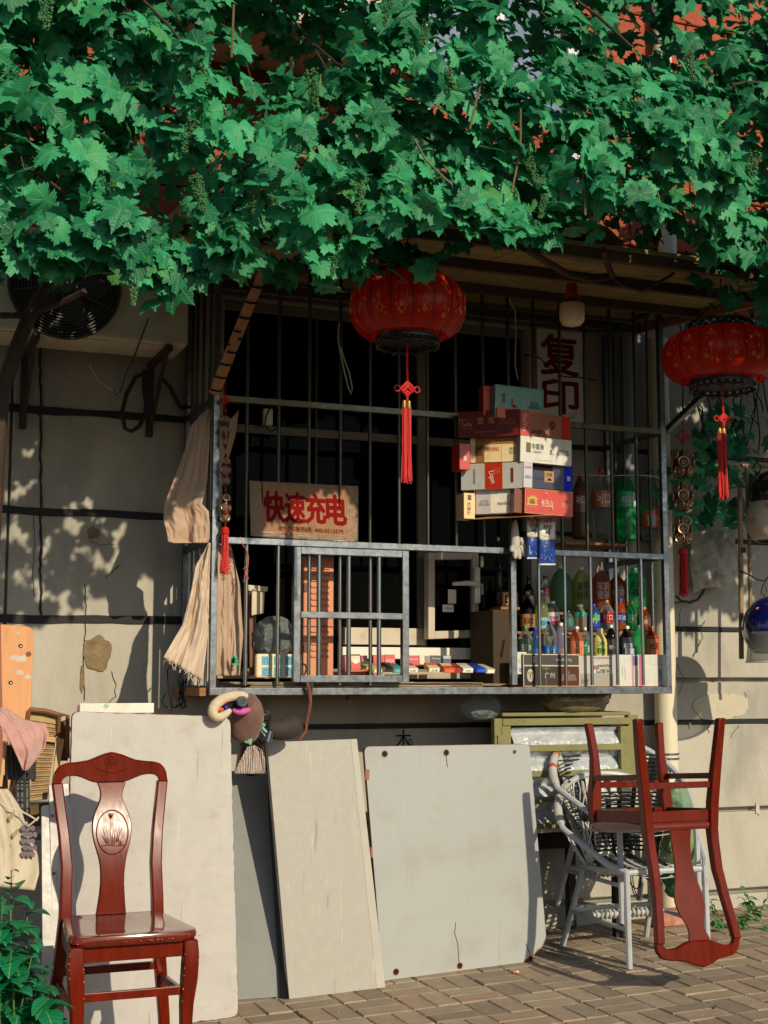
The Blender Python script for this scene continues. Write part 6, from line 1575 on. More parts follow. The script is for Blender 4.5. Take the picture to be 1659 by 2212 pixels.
# ================================================================ coin-and-knot hanging charms
mat_coin = M('tarnished_coin_metal', (190,168,134), rough=.3, metal=.7, var=.2, dirt=(90,50,36), dscale=40, damt=.4)
mat_coinred = M('coin_red_enamel', (96,22,18), rough=.3)
def charm(label, f, xc, knot, lumps, tas, Y, w, words='金福'):
    top = W(f, xc, knot-60, Y)
    r = thing('hanging_charm', label, 'charm', tuple(W(f, xc, tas[1], Y)), 'coin charms hanging beside the cage')
    kp = W(f, xc, knot, Y); s_ = (W(f, xc+w/2, knot, Y)-W(f, xc-w/2, knot, Y)).length/2; mb = MB()
    for a in (PI/4, -PI/4):
        for s in (-.7, -.25, .25, .7):
            d = Vector((math.cos(a), 0, math.sin(a))); e = Vector((-math.sin(a), 0, math.cos(a)))
            mb.tube([kp+e*(s*s_*.55)-d*s_*.5, kp+e*(s*s_*.55)+d*s_*.5], .003, 5)
    for s in (-1, 1): mb.tube([kp+Vector((s*(s_*.62+s_*.2*math.cos(b)), 0, s_*.2*math.sin(b))) for b in [j*PI/5 for j in range(10)]], .0015, 4, closed=True)
    obj('knot', mb, mat_tassel, r, smooth=True)
    obj('cord', MB().tube([top+EZ*.05, kp, W(f, xc, lumps[0][0], Y)], .002, 5).tube([W(f, xc, lumps[-1][1], Y), W(f, xc, tas[0], Y)], .0025, 5), mat_tassel, r)
    for li, (y0, y1, ww) in enumerate(lumps):
        a_, b_ = W(f, xc, y1, Y), W(f, xc, y0, Y); H_ = b_.z-a_.z; hw = (W(f, xc+ww/2, y0, Y)-W(f, xc-ww/2, y0, Y)).length/2; cz_ = (a_.z+b_.z)/2
        body = obj('coin_cluster', MB().lathe((a_.x, Y, a_.z), [(.003, 0), (hw*.45, H_*.12), (hw*.75, H_*.35), (hw*.8, H_*.55), (hw*.55, H_*.8), (.003, H_)], 12), mat_coinred, r, smooth=True)
        mb = MB()
        for k in range(11):
            a = -PI*.5+(k-5)*.5*1.0; rowz = [(-.30), .02, .30][k % 3]; q_ = hw*[.62, .82, .66][k % 3]
            ctr = Vector((a_.x+q_*math.cos(a), Y+q_*math.sin(a), cz_+rowz*H_)); n_ = Vector((math.cos(a), math.sin(a), rowz*.6)).normalized()
            u_ = n_.cross(EZ).normalized(); v_ = n_.cross(u_); rad = min(H_*.17, hw*.55)
            mb.tube([ctr+(u_*math.cos(b)+v_*math.sin(b))*rad for b in [j*PI/6 for j in range(12)]], rad*.16, 5, closed=True)
            mb.tube([ctr+(u_*math.cos(b)+v_*math.sin(b))*rad*.55 for b in [j*PI/4 for j in range(8)]], rad*.10, 4, closed=True)
            mb.tube([ctr-u_*rad*.5, ctr+u_*rad*.5], rad*.12, 4); mb.tube([ctr-v_*rad*.5, ctr+v_*rad*.5], rad*.12, 4)
        obj('coin_relief', mb, mat_coin, body, smooth=True)
        mb = MB(); mb.tube([Vector((a_.x+.004*math.cos(b), Y, b_.z+.006+.005*math.sin(b))) for b in [j*PI/5 for j in range(10)]], .0012, 4, closed=True)
        obj('link_ring', mb, mat_coin, r)
    ty0, ty1, tw_ = tas; a_ = W(f, xc, ty0, Y); b_ = W(f, xc, ty1, Y); hw = (W(f, xc+tw_/2, ty0, Y)-W(f, xc-tw_/2, ty0, Y)).length/2
    obj('tassel_head', MB().lathe((a_.x, Y, a_.z-.03), [(hw*.9, 0), (hw, .004), (hw, .008), (hw*.9, .01), (hw, .018), (hw*.6, .03)], 12), mat_tassel, r, smooth=True)
    mb = MB(); rnd = random.Random(int(xc))
    for j in range(60):
        a = rnd.uniform(0, 2*PI); q_ = hw*.8*math.sqrt(rnd.random()); x_, y_ = a_.x+q_*math.cos(a), Y+q_*math.sin(a)
        mb.tube([(x_, y_, a_.z-.03), (x_+rnd.gauss(0, .003), y_, (a_.z+b_.z)/2), (x_+rnd.gauss(0, .006)-.003, y_+rnd.gauss(0, .003), b_.z+rnd.uniform(0, .02))], .0016, 3)
    obj('tassel', mb, mat_tassel, r)
charm('string of coin charms with red tassel hanging left of the charging sign', c2, 152, 905, [(975, 1205, 60), (1232, 1435, 62), (1455, 1660, 66)], (1672, 1960, 52), YC-.06, 80)
charm('string of coin charms with red tassel hanging right of the cage on the wall', r4, 428, 1375, [(1470, 1680, 170), (1710, 1925, 145), (1960, 2170, 135)], (2200, 2565, 62), -.35, 150)

# ================================================================ beige cloths on the left of the cage
mat_cl = M('beige_cotton_cloth', (184,156,132), rough=.9, var=.06, scale=6, bump=.2, bscale=120, dirt=(176,140,120), dscale=4, damt=.4, sheen=.2)
A1 = a1
drape('tied_cloth', 'beige cloth bundled and tied up on the left side of the cage', 'cloth',
    [(1370, 1225, -.50), (1270, 1330, -.50), (1230, 1480, -.52), (1150, 1700, -.56), (1088, 1860, -.58), (1085, 1960, -.58), (1105, 2030, -.58), (1115, 2100, -.58), (1150, 2110, -.6)],
    [(1400, 1220, -.52), (1392, 1330, -.56), (1388, 1480, -.58), (1375, 1700, -.60), (1340, 1850, -.62), (1385, 1900, -.62), (1390, 1990, -.62), (1390, 2080, -.6), (1380, 2110, -.6)],
    -.6, mat_cl, folds=2.6, amp=.022, f=A1, seed=2, nu=70, nv=70, tw=5.0)
drape('inner_cloth', 'beige cloth hanging inside the cage corner behind the coin charm', 'cloth',
    [(1440, 1400, -.50), (1440, 1500, -.50), (1445, 1660, -.50)], [(1585, 1225, -.40), (1560, 1400, -.42), (1490, 1640, -.44)], -.45, mat_cl, folds=2, amp=.01, f=A1, seed=21)
drape('outer_cloth', 'grey-beige frayed cloth hanging outside the left corner post', 'cloth',
    [(1385, 285, -.60), (1300, 435, -.60), (1270, 600, -.62), (1210, 830, -.62), (1085, 1045, -.64)],
    [(1395, 285, -.60), (1390, 500, -.60), (1385, 700, -.60), (1378, 900, -.60), (1345, 1200, -.60)], -.6, M('grey_beige_cloth', (204,182,160), rough=.9, var=.06, bump=.2, bscale=120), folds=2.4, amp=.03, f=d1, seed=7, nu=60, nv=50, ragged=14)
cl2 = drape('printed_cloth', 'pinkish cotton cloth with green print hanging inside the lower left of the cage', 'cloth',
    [(1440, 290, -.50), (1438, 600, -.51), (1436, 900, -.52), (1432, 1165, -.52)],
    [(1530, 290, -.44), (1590, 560, -.44), (1612, 900, -.44), (1590, 1165, -.46)], -.48, mat_cl, folds=4.2, amp=.026, f=d1, seed=12, nu=60, nv=50, ragged=10)
text('Fans', W(d1, 1522, 430, -.535), -EZ, EX, w=.09, h=.030, col=(60,44,36), parent=cl2)
mb = MB()
for a in range(5):
    an = -.2+a*.45; out = []
    cx_, cy_ = 1545+16*math.cos(an), 1080-30*math.sin(an)
    for i in range(10):
        b = 2*PI*i/10; out.append(W(d1, cx_+28*math.cos(b)*math.cos(an)-9*math.sin(b)*math.sin(an), cy_-28*math.cos(b)*math.sin(an)-9*math.sin(b)*math.cos(an), -.542))
    mb.prism(out, (0, .002, 0))
obj('green_print', mb, M('green_cloth_print', (70,150,110), rough=.9), cl2)
mb = MB(); rnd = random.Random(2)
for k in range(16):
    x = 1100+230*k/15+rnd.uniform(-6, 6); y = 1050+150*k/15; mb.tube([W(d1, x, y, -.63), W(d1, x+rnd.uniform(-14, 14), y+14, -.635), W(d1, x+rnd.uniform(-20, 16), y+rnd.uniform(20, 50), -.635)], .0014, 3)
oc = [o for o in bpy.data.objects if o.name == 'outer_cloth'][0]
obj('fringe', mb, M('thread_white', (214,200,180), rough=.9), oc)

# ================================================================ air conditioners
mat_acw = M('ac_casing', (218,210,184), rough=.5, var=.06, scale=4, dirt=(130,124,104), dscale=4, damt=.4)
def outdoor_unit(label, f, x0, x1, ytop, ybot, Yf, depth, fan, seed=1):
    a_ = W(f, x0, ybot, Yf); b_ = W(f, x1, ybot, Yf); t_ = W(f, x1, ytop, Yf)
    X0_, X1_, Z0_, Z1_ = a_.x, b_.x, b_.z, t_.z
    r = thing('air_conditioner', label, 'air conditioner', (X0_, Yf, Z0_), 'outdoor air conditioner units')
    obj('casing', MB().box(X0_, X1_, Yf, Yf+depth, Z0_, Z1_), mat_acw, r, bevel=.012)
    cx_, cz_, fr_ = fan
    c = W(f, cx_, cz_, Yf); fr = (W(f, cx_+fr_, cz_, Yf)-c).length
    obj('fan_well', MB().tube([c+Vector((0,-.0015,0)), c+Vector((0,.012,0))], fr*.985, 40), mat_dark, r)
    for k in range(16):
        rr = fr*(.16+.84*k/15); obj('grille_ring', MB().tube([c+Vector((rr*math.cos(a), -.012, rr*math.sin(a))) for a in [j*2*PI/48 for j in range(48)]], .0022 if k < 15 else .006, 5, closed=True), M('grille_wire', (84,84,76), rough=.4), r, smooth=True)
    mb = MB()
    for k in range(10):
        a = k*2*PI/10+.2; mb.tube([c+Vector((fr*.1*math.cos(a), -.010, fr*.1*math.sin(a))), c+Vector((fr*math.cos(a), -.010, fr*math.sin(a)))], .003, 4)
    mb.tube([c+Vector((0,-.013,0)), c+Vector((0,-.004,0))], fr*.14, 20)
    obj('grille_spokes', mb, M('grille_wire', (84,84,76), rough=.4), r)
    mb = MB()
    for k in range(5):
        a = k*2*PI/5; d = Vector((math.cos(a), 0, math.sin(a))); e = Vector((-math.sin(a), 0, math.cos(a)))
        mb.slab([c+Vector((0,-.004,0))+d*fr*.12, c+d*fr*.6-e*fr*.2+Vector((0,-.003,0)), c+d*fr*.85+e*fr*.1+Vector((0,-.006,0)), c+d*fr*.4+e*fr*.25+Vector((0,-.006,0))], .001)
    obj('fan_blades', mb, M('fan_grey', (70,70,66), rough=.5), r)
    return r, X0_, X1_, Z0_, Z1_
YAC = -.40
r, X0_, X1_, Z0_, Z1_ = outdoor_unit('lower pale outdoor air conditioner unit on the wall left of the cage', a1, -160, 1250, 130, 800, YAC, .30, (430, 400, 365))
for x in (900, 1205):
    pass
for yy in (640, 712, 560):
    z = W(a1, 1050, yy, YAC).z; xa, xb = W(a1, 895, yy, YAC).x, W(a1, 1215, yy, YAC).x
    obj('pressed_groove', MB().box(xa, xb, YAC-.0025, YAC-.0005, z-.004, z+.004), M('groove_shade', (110,106,92), rough=.7), r, bevel=.001)  # raised strips; their dark colour stands in for shade in the pressed grooves
obj('side_panel', MB().box(W(a1, 865, 700, YAC).x, W(a1, 1232, 700, YAC).x, YAC-.003, YAC-.0008, Z0_+.04, Z1_-.05), mat_acw, r, bevel=.002)
text('Hisense', W(a1, 1060, 215, YAC-.003), EX, EZ, w=.17, h=.030, col=(60,64,62), parent=r, bold=.02)
for s_ in (0.18, .5, .82):
    x = X0_+(X1_-X0_)*s_; obj('base_rib', MB().box(x-.10, x+.10, YAC+.03, YAC+.27, Z0_-.006, Z0_-.0005), mat_acw, r, bevel=.002)
xb_ = W(a1, 1100, 900, -.2).x
br = thing('wall_bracket', 'rusty steel wall bracket holding up the lower air conditioner', 'bracket', (xb_, -.05, Z0_-.1))
mr_ = M('rusty_bracket', (60,44,32), rough=.8, var=.3, scale=20)
for x in (X0_+.25, X1_-.09):
    obj('bracket_arm', MB().box(x-.015, x+.015, -.42, -.005, Z0_-.035, Z0_-.008), mr_, br)
    obj('bracket_leg', MB().box(x-.015, x+.015, -.03, -.004, Z0_-.36, Z0_-.036), mr_, br)
    obj('bracket_brace', MB().tube([(x, -.36, Z0_-.03), (x, -.03, Z0_-.33)], .012, 4, sq=True), mr_, br)
cab = thing('drain_pipes', 'black hose loop and cream pipe hanging under the air conditioner', 'hose', tuple(W(a1, 890, 1300, -.2)))
obj('black_hose', MB().tube([W(a1, x, y, -.22) for x, y in ((1010, 960), (900, 1010), (840, 1120), (808, 1250), (830, 1350), (870, 1370), (920, 1340), (960, 1270), (970, 1200), (955, 1080), (960, 960))], .010, 8), mat_cable, cab, smooth=True)
obj('cream_pipe', MB().tube([W(a1, x, y, -.20) for x, y in ((600, 930), (650, 1020), (740, 1090), (820, 1125), (900, 1105))], .007, 8), M('old_cream_pipe', (176,160,116), rough=.6), cab, smooth=True)
obj('blue_hook', MB().tube([W(a1, x, y, -.42) for x, y in ((985, 620), (900, 850), (830, 1000), (800, 1100), (770, 1130), (756, 1095))], .004, 6), M('blue_grey_cord', (60,74,90), rough=.5), cab, smooth=True)
obj('wall_cable', MB().tube([W(a1, x, y, -.03) for x, y in ((1060, 1000), (1130, 1080), (1170, 1160), (1200, 1210), (1290, 1210))], .010, 8), mat_cable, cab, smooth=True)
# loose black wires at the cage's lower left
cab = thing('loose_wires', 'tangle of thin black wires hanging under the left corner of the cage', 'wires', tuple(W(d1, 1180, 1350, -.2)))
obj('wire', MB().tube([W(d1, x, y, -.2) for x, y in ((1135, 1100), (1110, 1130), (1115, 1220), (1135, 1330), (1140, 1400))], .0035, 5), mat_cable, cab, smooth=True)
obj('wire', MB().tube([W(d1, x, y, -.22) for x, y in ((1095, 1290), (1078, 1330), (1085, 1365), (1130, 1385), (1180, 1370))], .004, 5), mat_cable, cab, smooth=True)
mb = MB(); rnd = random.Random(3)
for k in range(6): mb.tube([W(d1, 1190+rnd.uniform(-30, 50), y_+rnd.uniform(-10, 10), -.25) for y_ in (1190, 1240, 1290, 1340, 1380)], .0035, 5)
obj('wire', mb, mat_cable, cab, smooth=True)

# ================================================================ diagonal bamboo pole wrapped with cord
r = thing('slanting_pole', 'pale wooden pole wrapped with dark cord, slanting up from the cage corner into the vine', 'pole', tuple(W(c2, 90, 860, -.66)))
pp = [W(c2, 85, 865, -.62), W(c2, 175, 640, -.70), W(c2, 270, 400, -.80), W(c2, 385, 130, -.92), W(c2, 430, 20, -.96)]
obj('pole_body', MB().tube(pp, [.026,.025,.024,.021,.02], 10), M('pale_pole_wood', (190,138,96), rough=.7, var=.16, scale=8, dirt=(110,76,48), dscale=10), r, smooth=True)
mb = MB()
for k in range(44):
    t = k/43*3.3; i = min(3, int(t)); p = lerp(pp[i], pp[i+1], t-i); d = (pp[i+1]-pp[i]).normalized(); u_ = d.orthogonal().normalized(); v_ = d.cross(u_)
for k in range(9):
    t0 = k*.37
    pts = []
    for j in range(9):
        t = t0+j*.022; i = min(3, int(t)); p = lerp(pp[i], pp[i+1], t-i); d = (pp[i+1]-pp[i]).normalized(); u_ = d.orthogonal().normalized(); v_ = d.cross(u_); a = j*PI/4+k
        pts.append(p+(u_*math.cos(a)+v_*math.sin(a))*.027)
    mb.tube(pts, .005, 5)
obj('wrapped_cord', mb, M('dark_cord', (34,26,22), rough=.9), r, smooth=True)

# ================================================================ cords in the cage window
def cord(label, f, pts, Y, rad, mat, cat='cord', name='slack_cord'):
    o = obj(name, MB().tube([W(f, x, y, Y) for x, y in pts], rad, 6), mat, smooth=True); return tag(o, label, cat)
mat_wcord = M('white_cord', (190,190,180), rough=.5)
cord('white cord loop hanging from the bars left of the middle lantern', c2, [(838, 440), (832, 540), (848, 620), (868, 720), (895, 830), (912, 872), (918, 830), (900, 740), (870, 660), (850, 590)], YC-.02, .0035, mat_wcord)
cord('thin white lead hanging above the cartons from the awning', c3, [(507, 60), (510, 300), (520, 330), (545, 360), (548, 500), (544, 700), (560, 780)], YC-.02, .003, mat_wcord)
cord('black lead looping behind the upper left bars', c2, [(470, 640), (478, 800), (450, 900), (400, 1000), (390, 1060), (430, 1100), (480, 1060)], -.45, .004, mat_cable)
cord('black cable sagging between the top bars and the copy sign', c3, [(600, 630), (690, 650), (760, 720), (840, 765), (960, 770), (1040, 790)], -.20, .004, mat_cable)
cord('braided brown rope dangling from the wicket over the boards', b1, [(1540, -40), (1575, 100), (1590, 250), (1570, 400), (1540, 520), (1520, 700), (1420, 830)], YC-.05, .0075, M('brown_braid', (120,70,50), rough=.8, var=.5, scale=90, stretch=(1,1,1), bump=.8, bscale=90), 'rope', 'braided_rope')
cord('dark blue rope dangling beside the brown one under the wicket', b1, [(1610, -40), (1600, 160), (1560, 320), (1535, 480), (1525, 640), (1530, 740), (1440, 825)], YC-.045, .0065, M('dark_blue_braid', (56,60,66), rough=.8, var=.4, scale=90, bump=.8, bscale=90), 'rope', 'braided_rope')
cord('thin wire stretched across the big bottles', c3, [(880, 1355), (1060, 1362), (1280, 1358), (1460, 1370)], YC+.02, .0016, mat_wcord, 'wire', 'thin_wire')
cord('dark wire knotted along the right wall behind the coin charm', d4, [(230, 890), (400, 905), (480, 905), (560, 895)], -.10, .004, mat_cable, 'wire', 'thin_wire')
cord('black hose loop on the wall under the plastic-wrapped meter', d4, [(450, 850), (500, 895), (580, 905), (640, 885), (690, 820), (700, 780)], -.06, .008, mat_cable, 'hose', 'hose_loop')
# ================================================================ meter box wrapped in plastic
a_ = W(d4, 655, 780, -.12); b_ = W(d4, 875, 280, -.12)
r = thing('meter_box', 'grey meter box wrapped in torn plastic on the wall right of the downpipe', 'meter box', (a_.x, -.12, a_.z))
obj('box_body', MB().box(a_.x, b_.x, -.12, -.004, W(d4, 655, 760, -.12).z, b_.z), M('meter_grey', (150,152,140), rough=.6, var=.1), r, bevel=.006)
obj('dark_window', MB().box(W(d4, 670, 600, -.12).x, W(d4, 868, 600, -.12).x, -.124, -.1215, W(d4, 700, 640, -.12).z, W(d4, 700, 570, -.12).z), M('meter_window', (60,76,84), rough=.3), r)
text('邮政局', W(d4, 790, 690, -.135), EX, EZ, w=.14, h=.030, col=(170,60,50), parent=r, bold=.03, off=.006)
def wf_(u, v):
    x = 600+375*u+30*mnoise.noise(Vector((u*2, v*3, 1))); y = 270+(560-60*math.sin(u*PI))*v
    return W(d4, x-20*math.sin(v*PI)*(1-u), y, -.135-.03*math.sin(u*PI)*math.sin(v*PI)-.012*mnoise.noise(Vector((u*6, v*7, 5))))
obj('plastic_wrap', MB().grid(wf_, 30, 34), crinkle('torn_wrap', (226,224,212), .62), r, smooth=True)

# ================================================================ rack and helmets at the right edge
mat_rack = M('rusted_cream_pole', (146,126,98), rough=.6, var=.2, scale=12, dirt=(100,60,36), dscale=10, damt=.8, dlo=.48)
YR = -.42
r = thing('helmet_rack', 'rusty cream pipe rack at the right edge holding the helmets', 'rack', tuple(W(b5, 180, 1850, YR)))
obj('pole', MB().tube([W(b5, 178, 340, YR), W(b5, 190, 1850, YR)], .013, 8), mat_rack, r, smooth=True)
obj('pole', MB().tube([W(b5, 232, 130, YR+.05), W(b5, 262, 900, YR+.05), W(b5, 270, 1460, YR+.05)], .010, 8), mat_rack, r, smooth=True)
obj('cross_pole', MB().tube([W(b5, 190, 135, YR+.05), W(b5, 520, 155, YR+.05)], .010, 8), mat_rack, r, smooth=True)
obj('pole', MB().tube([W(b5, 470, 155, YR+.05), W(b5, 480, 1900, YR+.05)], .010, 8), mat_rack, r, smooth=True)
obj('lug', MB().slab([W(b5, *p, YR-.016) for p in ((190, 912), (230, 908), (230, 860), (190, 862))], .004), M('rusty_bracket', (60,44,32), rough=.8), r)
obj('binding_wire', MB().tube([W(b5, x, y, YR-.015) for x, y in ((165, 1070), (210, 1085), (260, 1105), (330, 1150), (400, 1160), (430, 1120))], .004, 5).tube([W(b5, x, y, YR-.02) for x, y in ((400, 1165), (375, 1210), (365, 1270), (400, 1300), (420, 1260), (400, 1200))], .003, 5).tube([W(b5, x, y, YR-.02) for x, y in ((400, 1300), (350, 1400), (330, 1440))], .005, 5), mat_cable, r, smooth=True)
def helmet(label, f, cx_, cy_, rad, Y, shell, kind):
    c = W(f, cx_, cy_, Y); R = (W(f, cx_+rad, cy_, Y)-c).length
    r = thing('motorcycle_helmet', label, 'helmet', (c.x, Y, c.z-R), 'motorcycle helmets hung on the rack')
    def dome(u, v):
        a = u*2*PI; ph = v*PI*.78; return c+Vector((R*math.sin(ph)*math.cos(a), R*.95*math.sin(ph)*math.sin(a), R*math.cos(ph)))
    obj('shell', MB().grid(dome, 32, 16), shell, r, smooth=1, solid=.012)
    zr = R*math.cos(PI*.78); rr = R*math.sin(PI*.78)
    obj('rim_trim', MB().tube([c+Vector((rr*math.cos(a), rr*.95*math.sin(a), zr)) for a in [j*2*PI/28 for j in range(28)]], .008, 6, closed=True), mat_black, r, smooth=True)
    if kind == 'visor':
        def vis(u, v):
            a = -PI*.98+u*PI*.98; q_ = R*(1.03+.16*v); return c+Vector((q_*math.cos(a), q_*math.sin(a)*1.05, -R*.15-R*.95*v))
        obj('visor', MB().grid(vis, 24, 10), clear('visor_clear', (206,210,206), .22, .05), r, smooth=1, solid=.002)
        obj('visor_edge', MB().tube([vis(k/24, 1) for k in range(25)], .005, 6), M('visor_rim', (190,190,186), rough=.3), r, smooth=True)
    return r
helmet('glossy dark blue helmet with a clear visor hanging low at the right edge', b5, 480, 1575, 225, -.62, M('metal_blue_paint', (12,18,84), rough=.12, var=.2, coat=.8, spec=.8), 'visor')
obj('orange_badge', MB().tube([W(b5, 380+60*math.cos(a)*1, 1404+8*math.sin(a), -.66) for a in [j*PI/6 for j in range(12)]], .004, 5, closed=True), M('badge_orange', (206,80,40), rough=.4), bpy.data.objects['motorcycle_helmet'])
mh = M('helmet_graphic', (206,196,176), rough=.3, var=.05, scale=3, dirt=(176,60,28), dscale=9, damt=1, dlo=.5, coat=.6)
h2 = helmet('white and orange patterned helmet hanging in the middle of the rack', b5, 470, 620, 195, -.46, mh, 'none')
h3 = helmet('black helmet with brown goggles stripe hung at the top of the rack', b5, 470, 390, 165, -.46, M('black_helmet', (22,22,24), rough=.2, var=.2, coat=.5, dirt=(110,60,30), dscale=4, damt=.8, dlo=.6), 'none')
obj('hook', MB().tube([W(b5, x, y, -.46) for x, y in ((330, 230), (355, 180), (360, 140), (335, 115), (305, 125), (298, 170))], .004, 5), mat_cable, h3, smooth=True)

# ================================================================ scooter handlebar muffs in the gap
YB = -.93
r = thing('scooter', 'parked scooter behind the boards, only its muffed handlebar, mirror and headset showing', 'scooter', tuple(W(b1, 650, 1400, YB)))
m_muff = M('brown_quilted_muff', (112,80,68), rough=.8, var=.2, scale=12, bump=1, bscale=14, sheen=.3)
m_print = M('printed_lining', (206,184,150), rough=.7, var=.08, scale=10, dirt=(180,60,30), dscale=14, damt=1, dlo=.53)
w_ = lambda x, y, Y=YB: W(b1, x, y, Y)
muff = obj('left_muff', MB().tube([w_(560, 250, YB-.05), w_(620, 330, YB-.02), w_(640, 500, YB), w_(590, 700, YB+.02), w_(500, 860, YB+.03)], [.058,.068,.074,.068,.050], 20), m_muff, r, smooth=True, subd=1)
def lip(pts, rr, nm, mat): return obj(nm, MB().tube([w_(x, y, YB-.10) for x, y in pts], rr, 10), mat, muff, smooth=True, subd=1)
lip([(660, 185), (560, 150), (440, 165), (300, 190), (190, 260), (120, 340), (110, 430), (160, 490), (230, 495), (330, 430), (400, 360)], [.014,.019,.021,.022,.024,.024,.024,.022,.021,.016,.009], 'muff_lip', M('cream_fleece', (206,190,160), rough=.95, var=.1, bump=.5, bscale=60))
lip([(200, 280), (290, 230), (380, 190)], [.012,.022,.014], 'lip_patch', M('rust_print', (176,70,34), rough=.8, var=.3, scale=40))
lip([(180, 370), (240, 375), (285, 360)], [.008,.010,.006], 'lip_patch', M('orange_print', (206,84,50), rough=.8, var=.3, scale=40))
lip([(285, 345), (320, 340), (350, 335)], [.007,.010,.006], 'lip_patch', M('blue_print', (30,50,200), rough=.7))
lip([(400, 365), (500, 410), (600, 400), (700, 360)], [.008,.016,.016,.007], 'muff_lip', M('magenta_fleece', (196,90,160), rough=.9, var=.2, scale=30))
lip([(240, 460), (320, 430), (390, 380)], [.008,.013,.005], 'muff_lip', M('pale_pink_fleece', (206,170,166), rough=.9))
obj('muff_opening', MB().tube([w_(260, 330, YB-.075), w_(420, 300, YB-.07), w_(620, 310, YB-.07)], [.018,.024,.03], 10), M('muff_black', (16,15,15), rough=.9), muff, smooth=True)
c = w_(568, 248, YB-.14)
obj('grip_end', MB().tube([c, c+Vector((0,.05,0))], .021, 20).tube([c+Vector((0,-.004,0)), c+Vector((0,.002,0))], .0165, 20), M('grip_rubber', (70,80,88), rough=.35, var=.1), r, smooth=True)
obj('grip_ring', MB().tube([c+Vector((.009*math.cos(a), -.0045, .009*math.sin(a))) for a in [j*PI/8 for j in range(16)]], .0012, 4, closed=True).tube([c+Vector((0,-.0055,0)), c+Vector((0,-.003,0))], .003, 8), mat_black, r)
c = w_(870, 440, YB+.06)
obj('mirror', MB().lathe((c.x, c.y, c.z-.03), [(.02,0),(.033,.006),(.036,.02),(.034,.035),(.02,.044)], 20), M('chrome_black', (60,62,56), rough=.15, metal=.6, var=.1), r, smooth=True)
obj('right_muff', MB().tube([w_(900, 640, YB+.04), w_(1050, 680, YB+.05), w_(1200, 670, YB+.06), w_(1330, 620, YB+.08), w_(1400, 560, YB+.09)], [.030,.044,.048,.050,.046], 16), M('dark_grey_muff', (54,46,42), rough=.8, var=.15, bump=.3, bscale=20), r, smooth=True, subd=1)
obj('headset_tube', MB().tube([w_(770, 600, YB-.02), w_(900, 780, YB-.02)], .0105, 10).tube([w_(985, 700, YB-.03), w_(945, 860, YB-.03)], .015, 14), mat_bar, r, smooth=True)
mb = MB(); rnd = random.Random(5)
for k in range(16): mb.tube([w_(rnd.uniform(560, 760), rnd.uniform(620, 760), YB+.01), w_(rnd.uniform(560, 860), rnd.uniform(780, 860), YB-.01), w_(rnd.uniform(520, 900), rnd.uniform(880, 980), YB+.01)], .0035, 5)
obj('wiring', mb, mat_cable, r, smooth=True)
mb = MB()
for pts in ([(740, 560), (780, 610), (830, 640)], [(740, 600), (700, 740), (680, 900)], [(840, 590), (900, 600), (870, 650), (930, 710)], [(600, 850), (650, 870), (660, 780)]): mb.tube([w_(x, y, YB-.03) for x, y in pts], .006, 5)
obj('green_ribbon', mb, M('mint_ribbon', (130,190,150), rough=.6), r, smooth=True)
obj('scooter_body', MB().tube([w_(700, 800, -.6), w_(690, 1300, -.38), w_(680, 2400, -.30)], [.05,.07,.08], 12), mat_black, r, smooth=True)
# striped cloth
m_st = bpy.data.materials.new('striped_cotton'); m_st.use_nodes = True; N = m_st.node_tree.nodes; L = m_st.node_tree.links
tc = N.new('ShaderNodeTexCoord'); wv = N.new('ShaderNodeTexWave'); wv.wave_type = 'BANDS'; wv.bands_direction = 'X'; wv.inputs['Scale'].default_value = 48
rp = N.new('ShaderNodeValToRGB'); rp.color_ramp.interpolation = 'CONSTANT'; rp.color_ramp.elements[1].position = .5
rp.color_ramp.elements[0].color = lin((60,44,40))+(1,); rp.color_ramp.elements[1].color = lin((206,190,176))+(1,)
L.new(tc.outputs['Object'], wv.inputs[0]); L.new(wv.outputs[0], rp.inputs[0]); L.new(rp.outputs[0], N['Principled BSDF'].inputs['Base Color']); N['Principled BSDF'].inputs['Roughness'].default_value = .9
drape('striped_cloth', 'brown and white striped cloth stuffed in the gap above the grey panel', 'cloth',
    [(640, 930), (600, 1010), (520, 1160), (440, 1340)], [(740, 910), (860, 980), (910, 1150), (910, 1340)], YB-.06, m_st, folds=3, amp=.012, f=b1, seed=6)

# ================================================================ plastic bags under the cage
fm1 = crinkle('clear_film_bag', (196,206,206), .42)
p = W(d3, 360, 1390, -.36); p2 = W(d3, 360, 1240, -.36)
bag('hanging_film', 'crumpled clear film hanging under the cage left of the green crate', 'plastic film', p.x, -.36, p.z, .20, .10, p2.z-p.z, fm1, seed=4)
p = W(d3, 960, 1345, -.40); p2 = W(d3, 960, 1190, -.40)
bag('tan_plastic_bag', 'tan crumpled plastic bag lying on the lid of the green crate', 'bag', p.x, -.38, p.z, .38, .14, p2.z-p.z, M('tan_bag_film', (130,116,80), rough=.25, var=.3, scale=14, bump=1, bscale=18, spec=.8, trans=.3), seed=9)
p = W(d3, 1110, 1270, -.30); bag('thin_bag', 'thin greyish plastic bag hanging by the right end of the cage floor', 'bag', p.x, -.30, p.z, .12, .06, .06, fm1, seed=12)
a_ = W(b3, 195, 830, -.40); b_ = W(b3, 305, 780, -.40)
o = obj('red_box', MB().box(a_.x, b_.x, -.40, -.36, a_.z, b_.z), M('dark_red_plastic', (110,24,22), rough=.4), bevel=.003); tag(o, 'small dark red plastic box fixed under the cage floor', 'box')

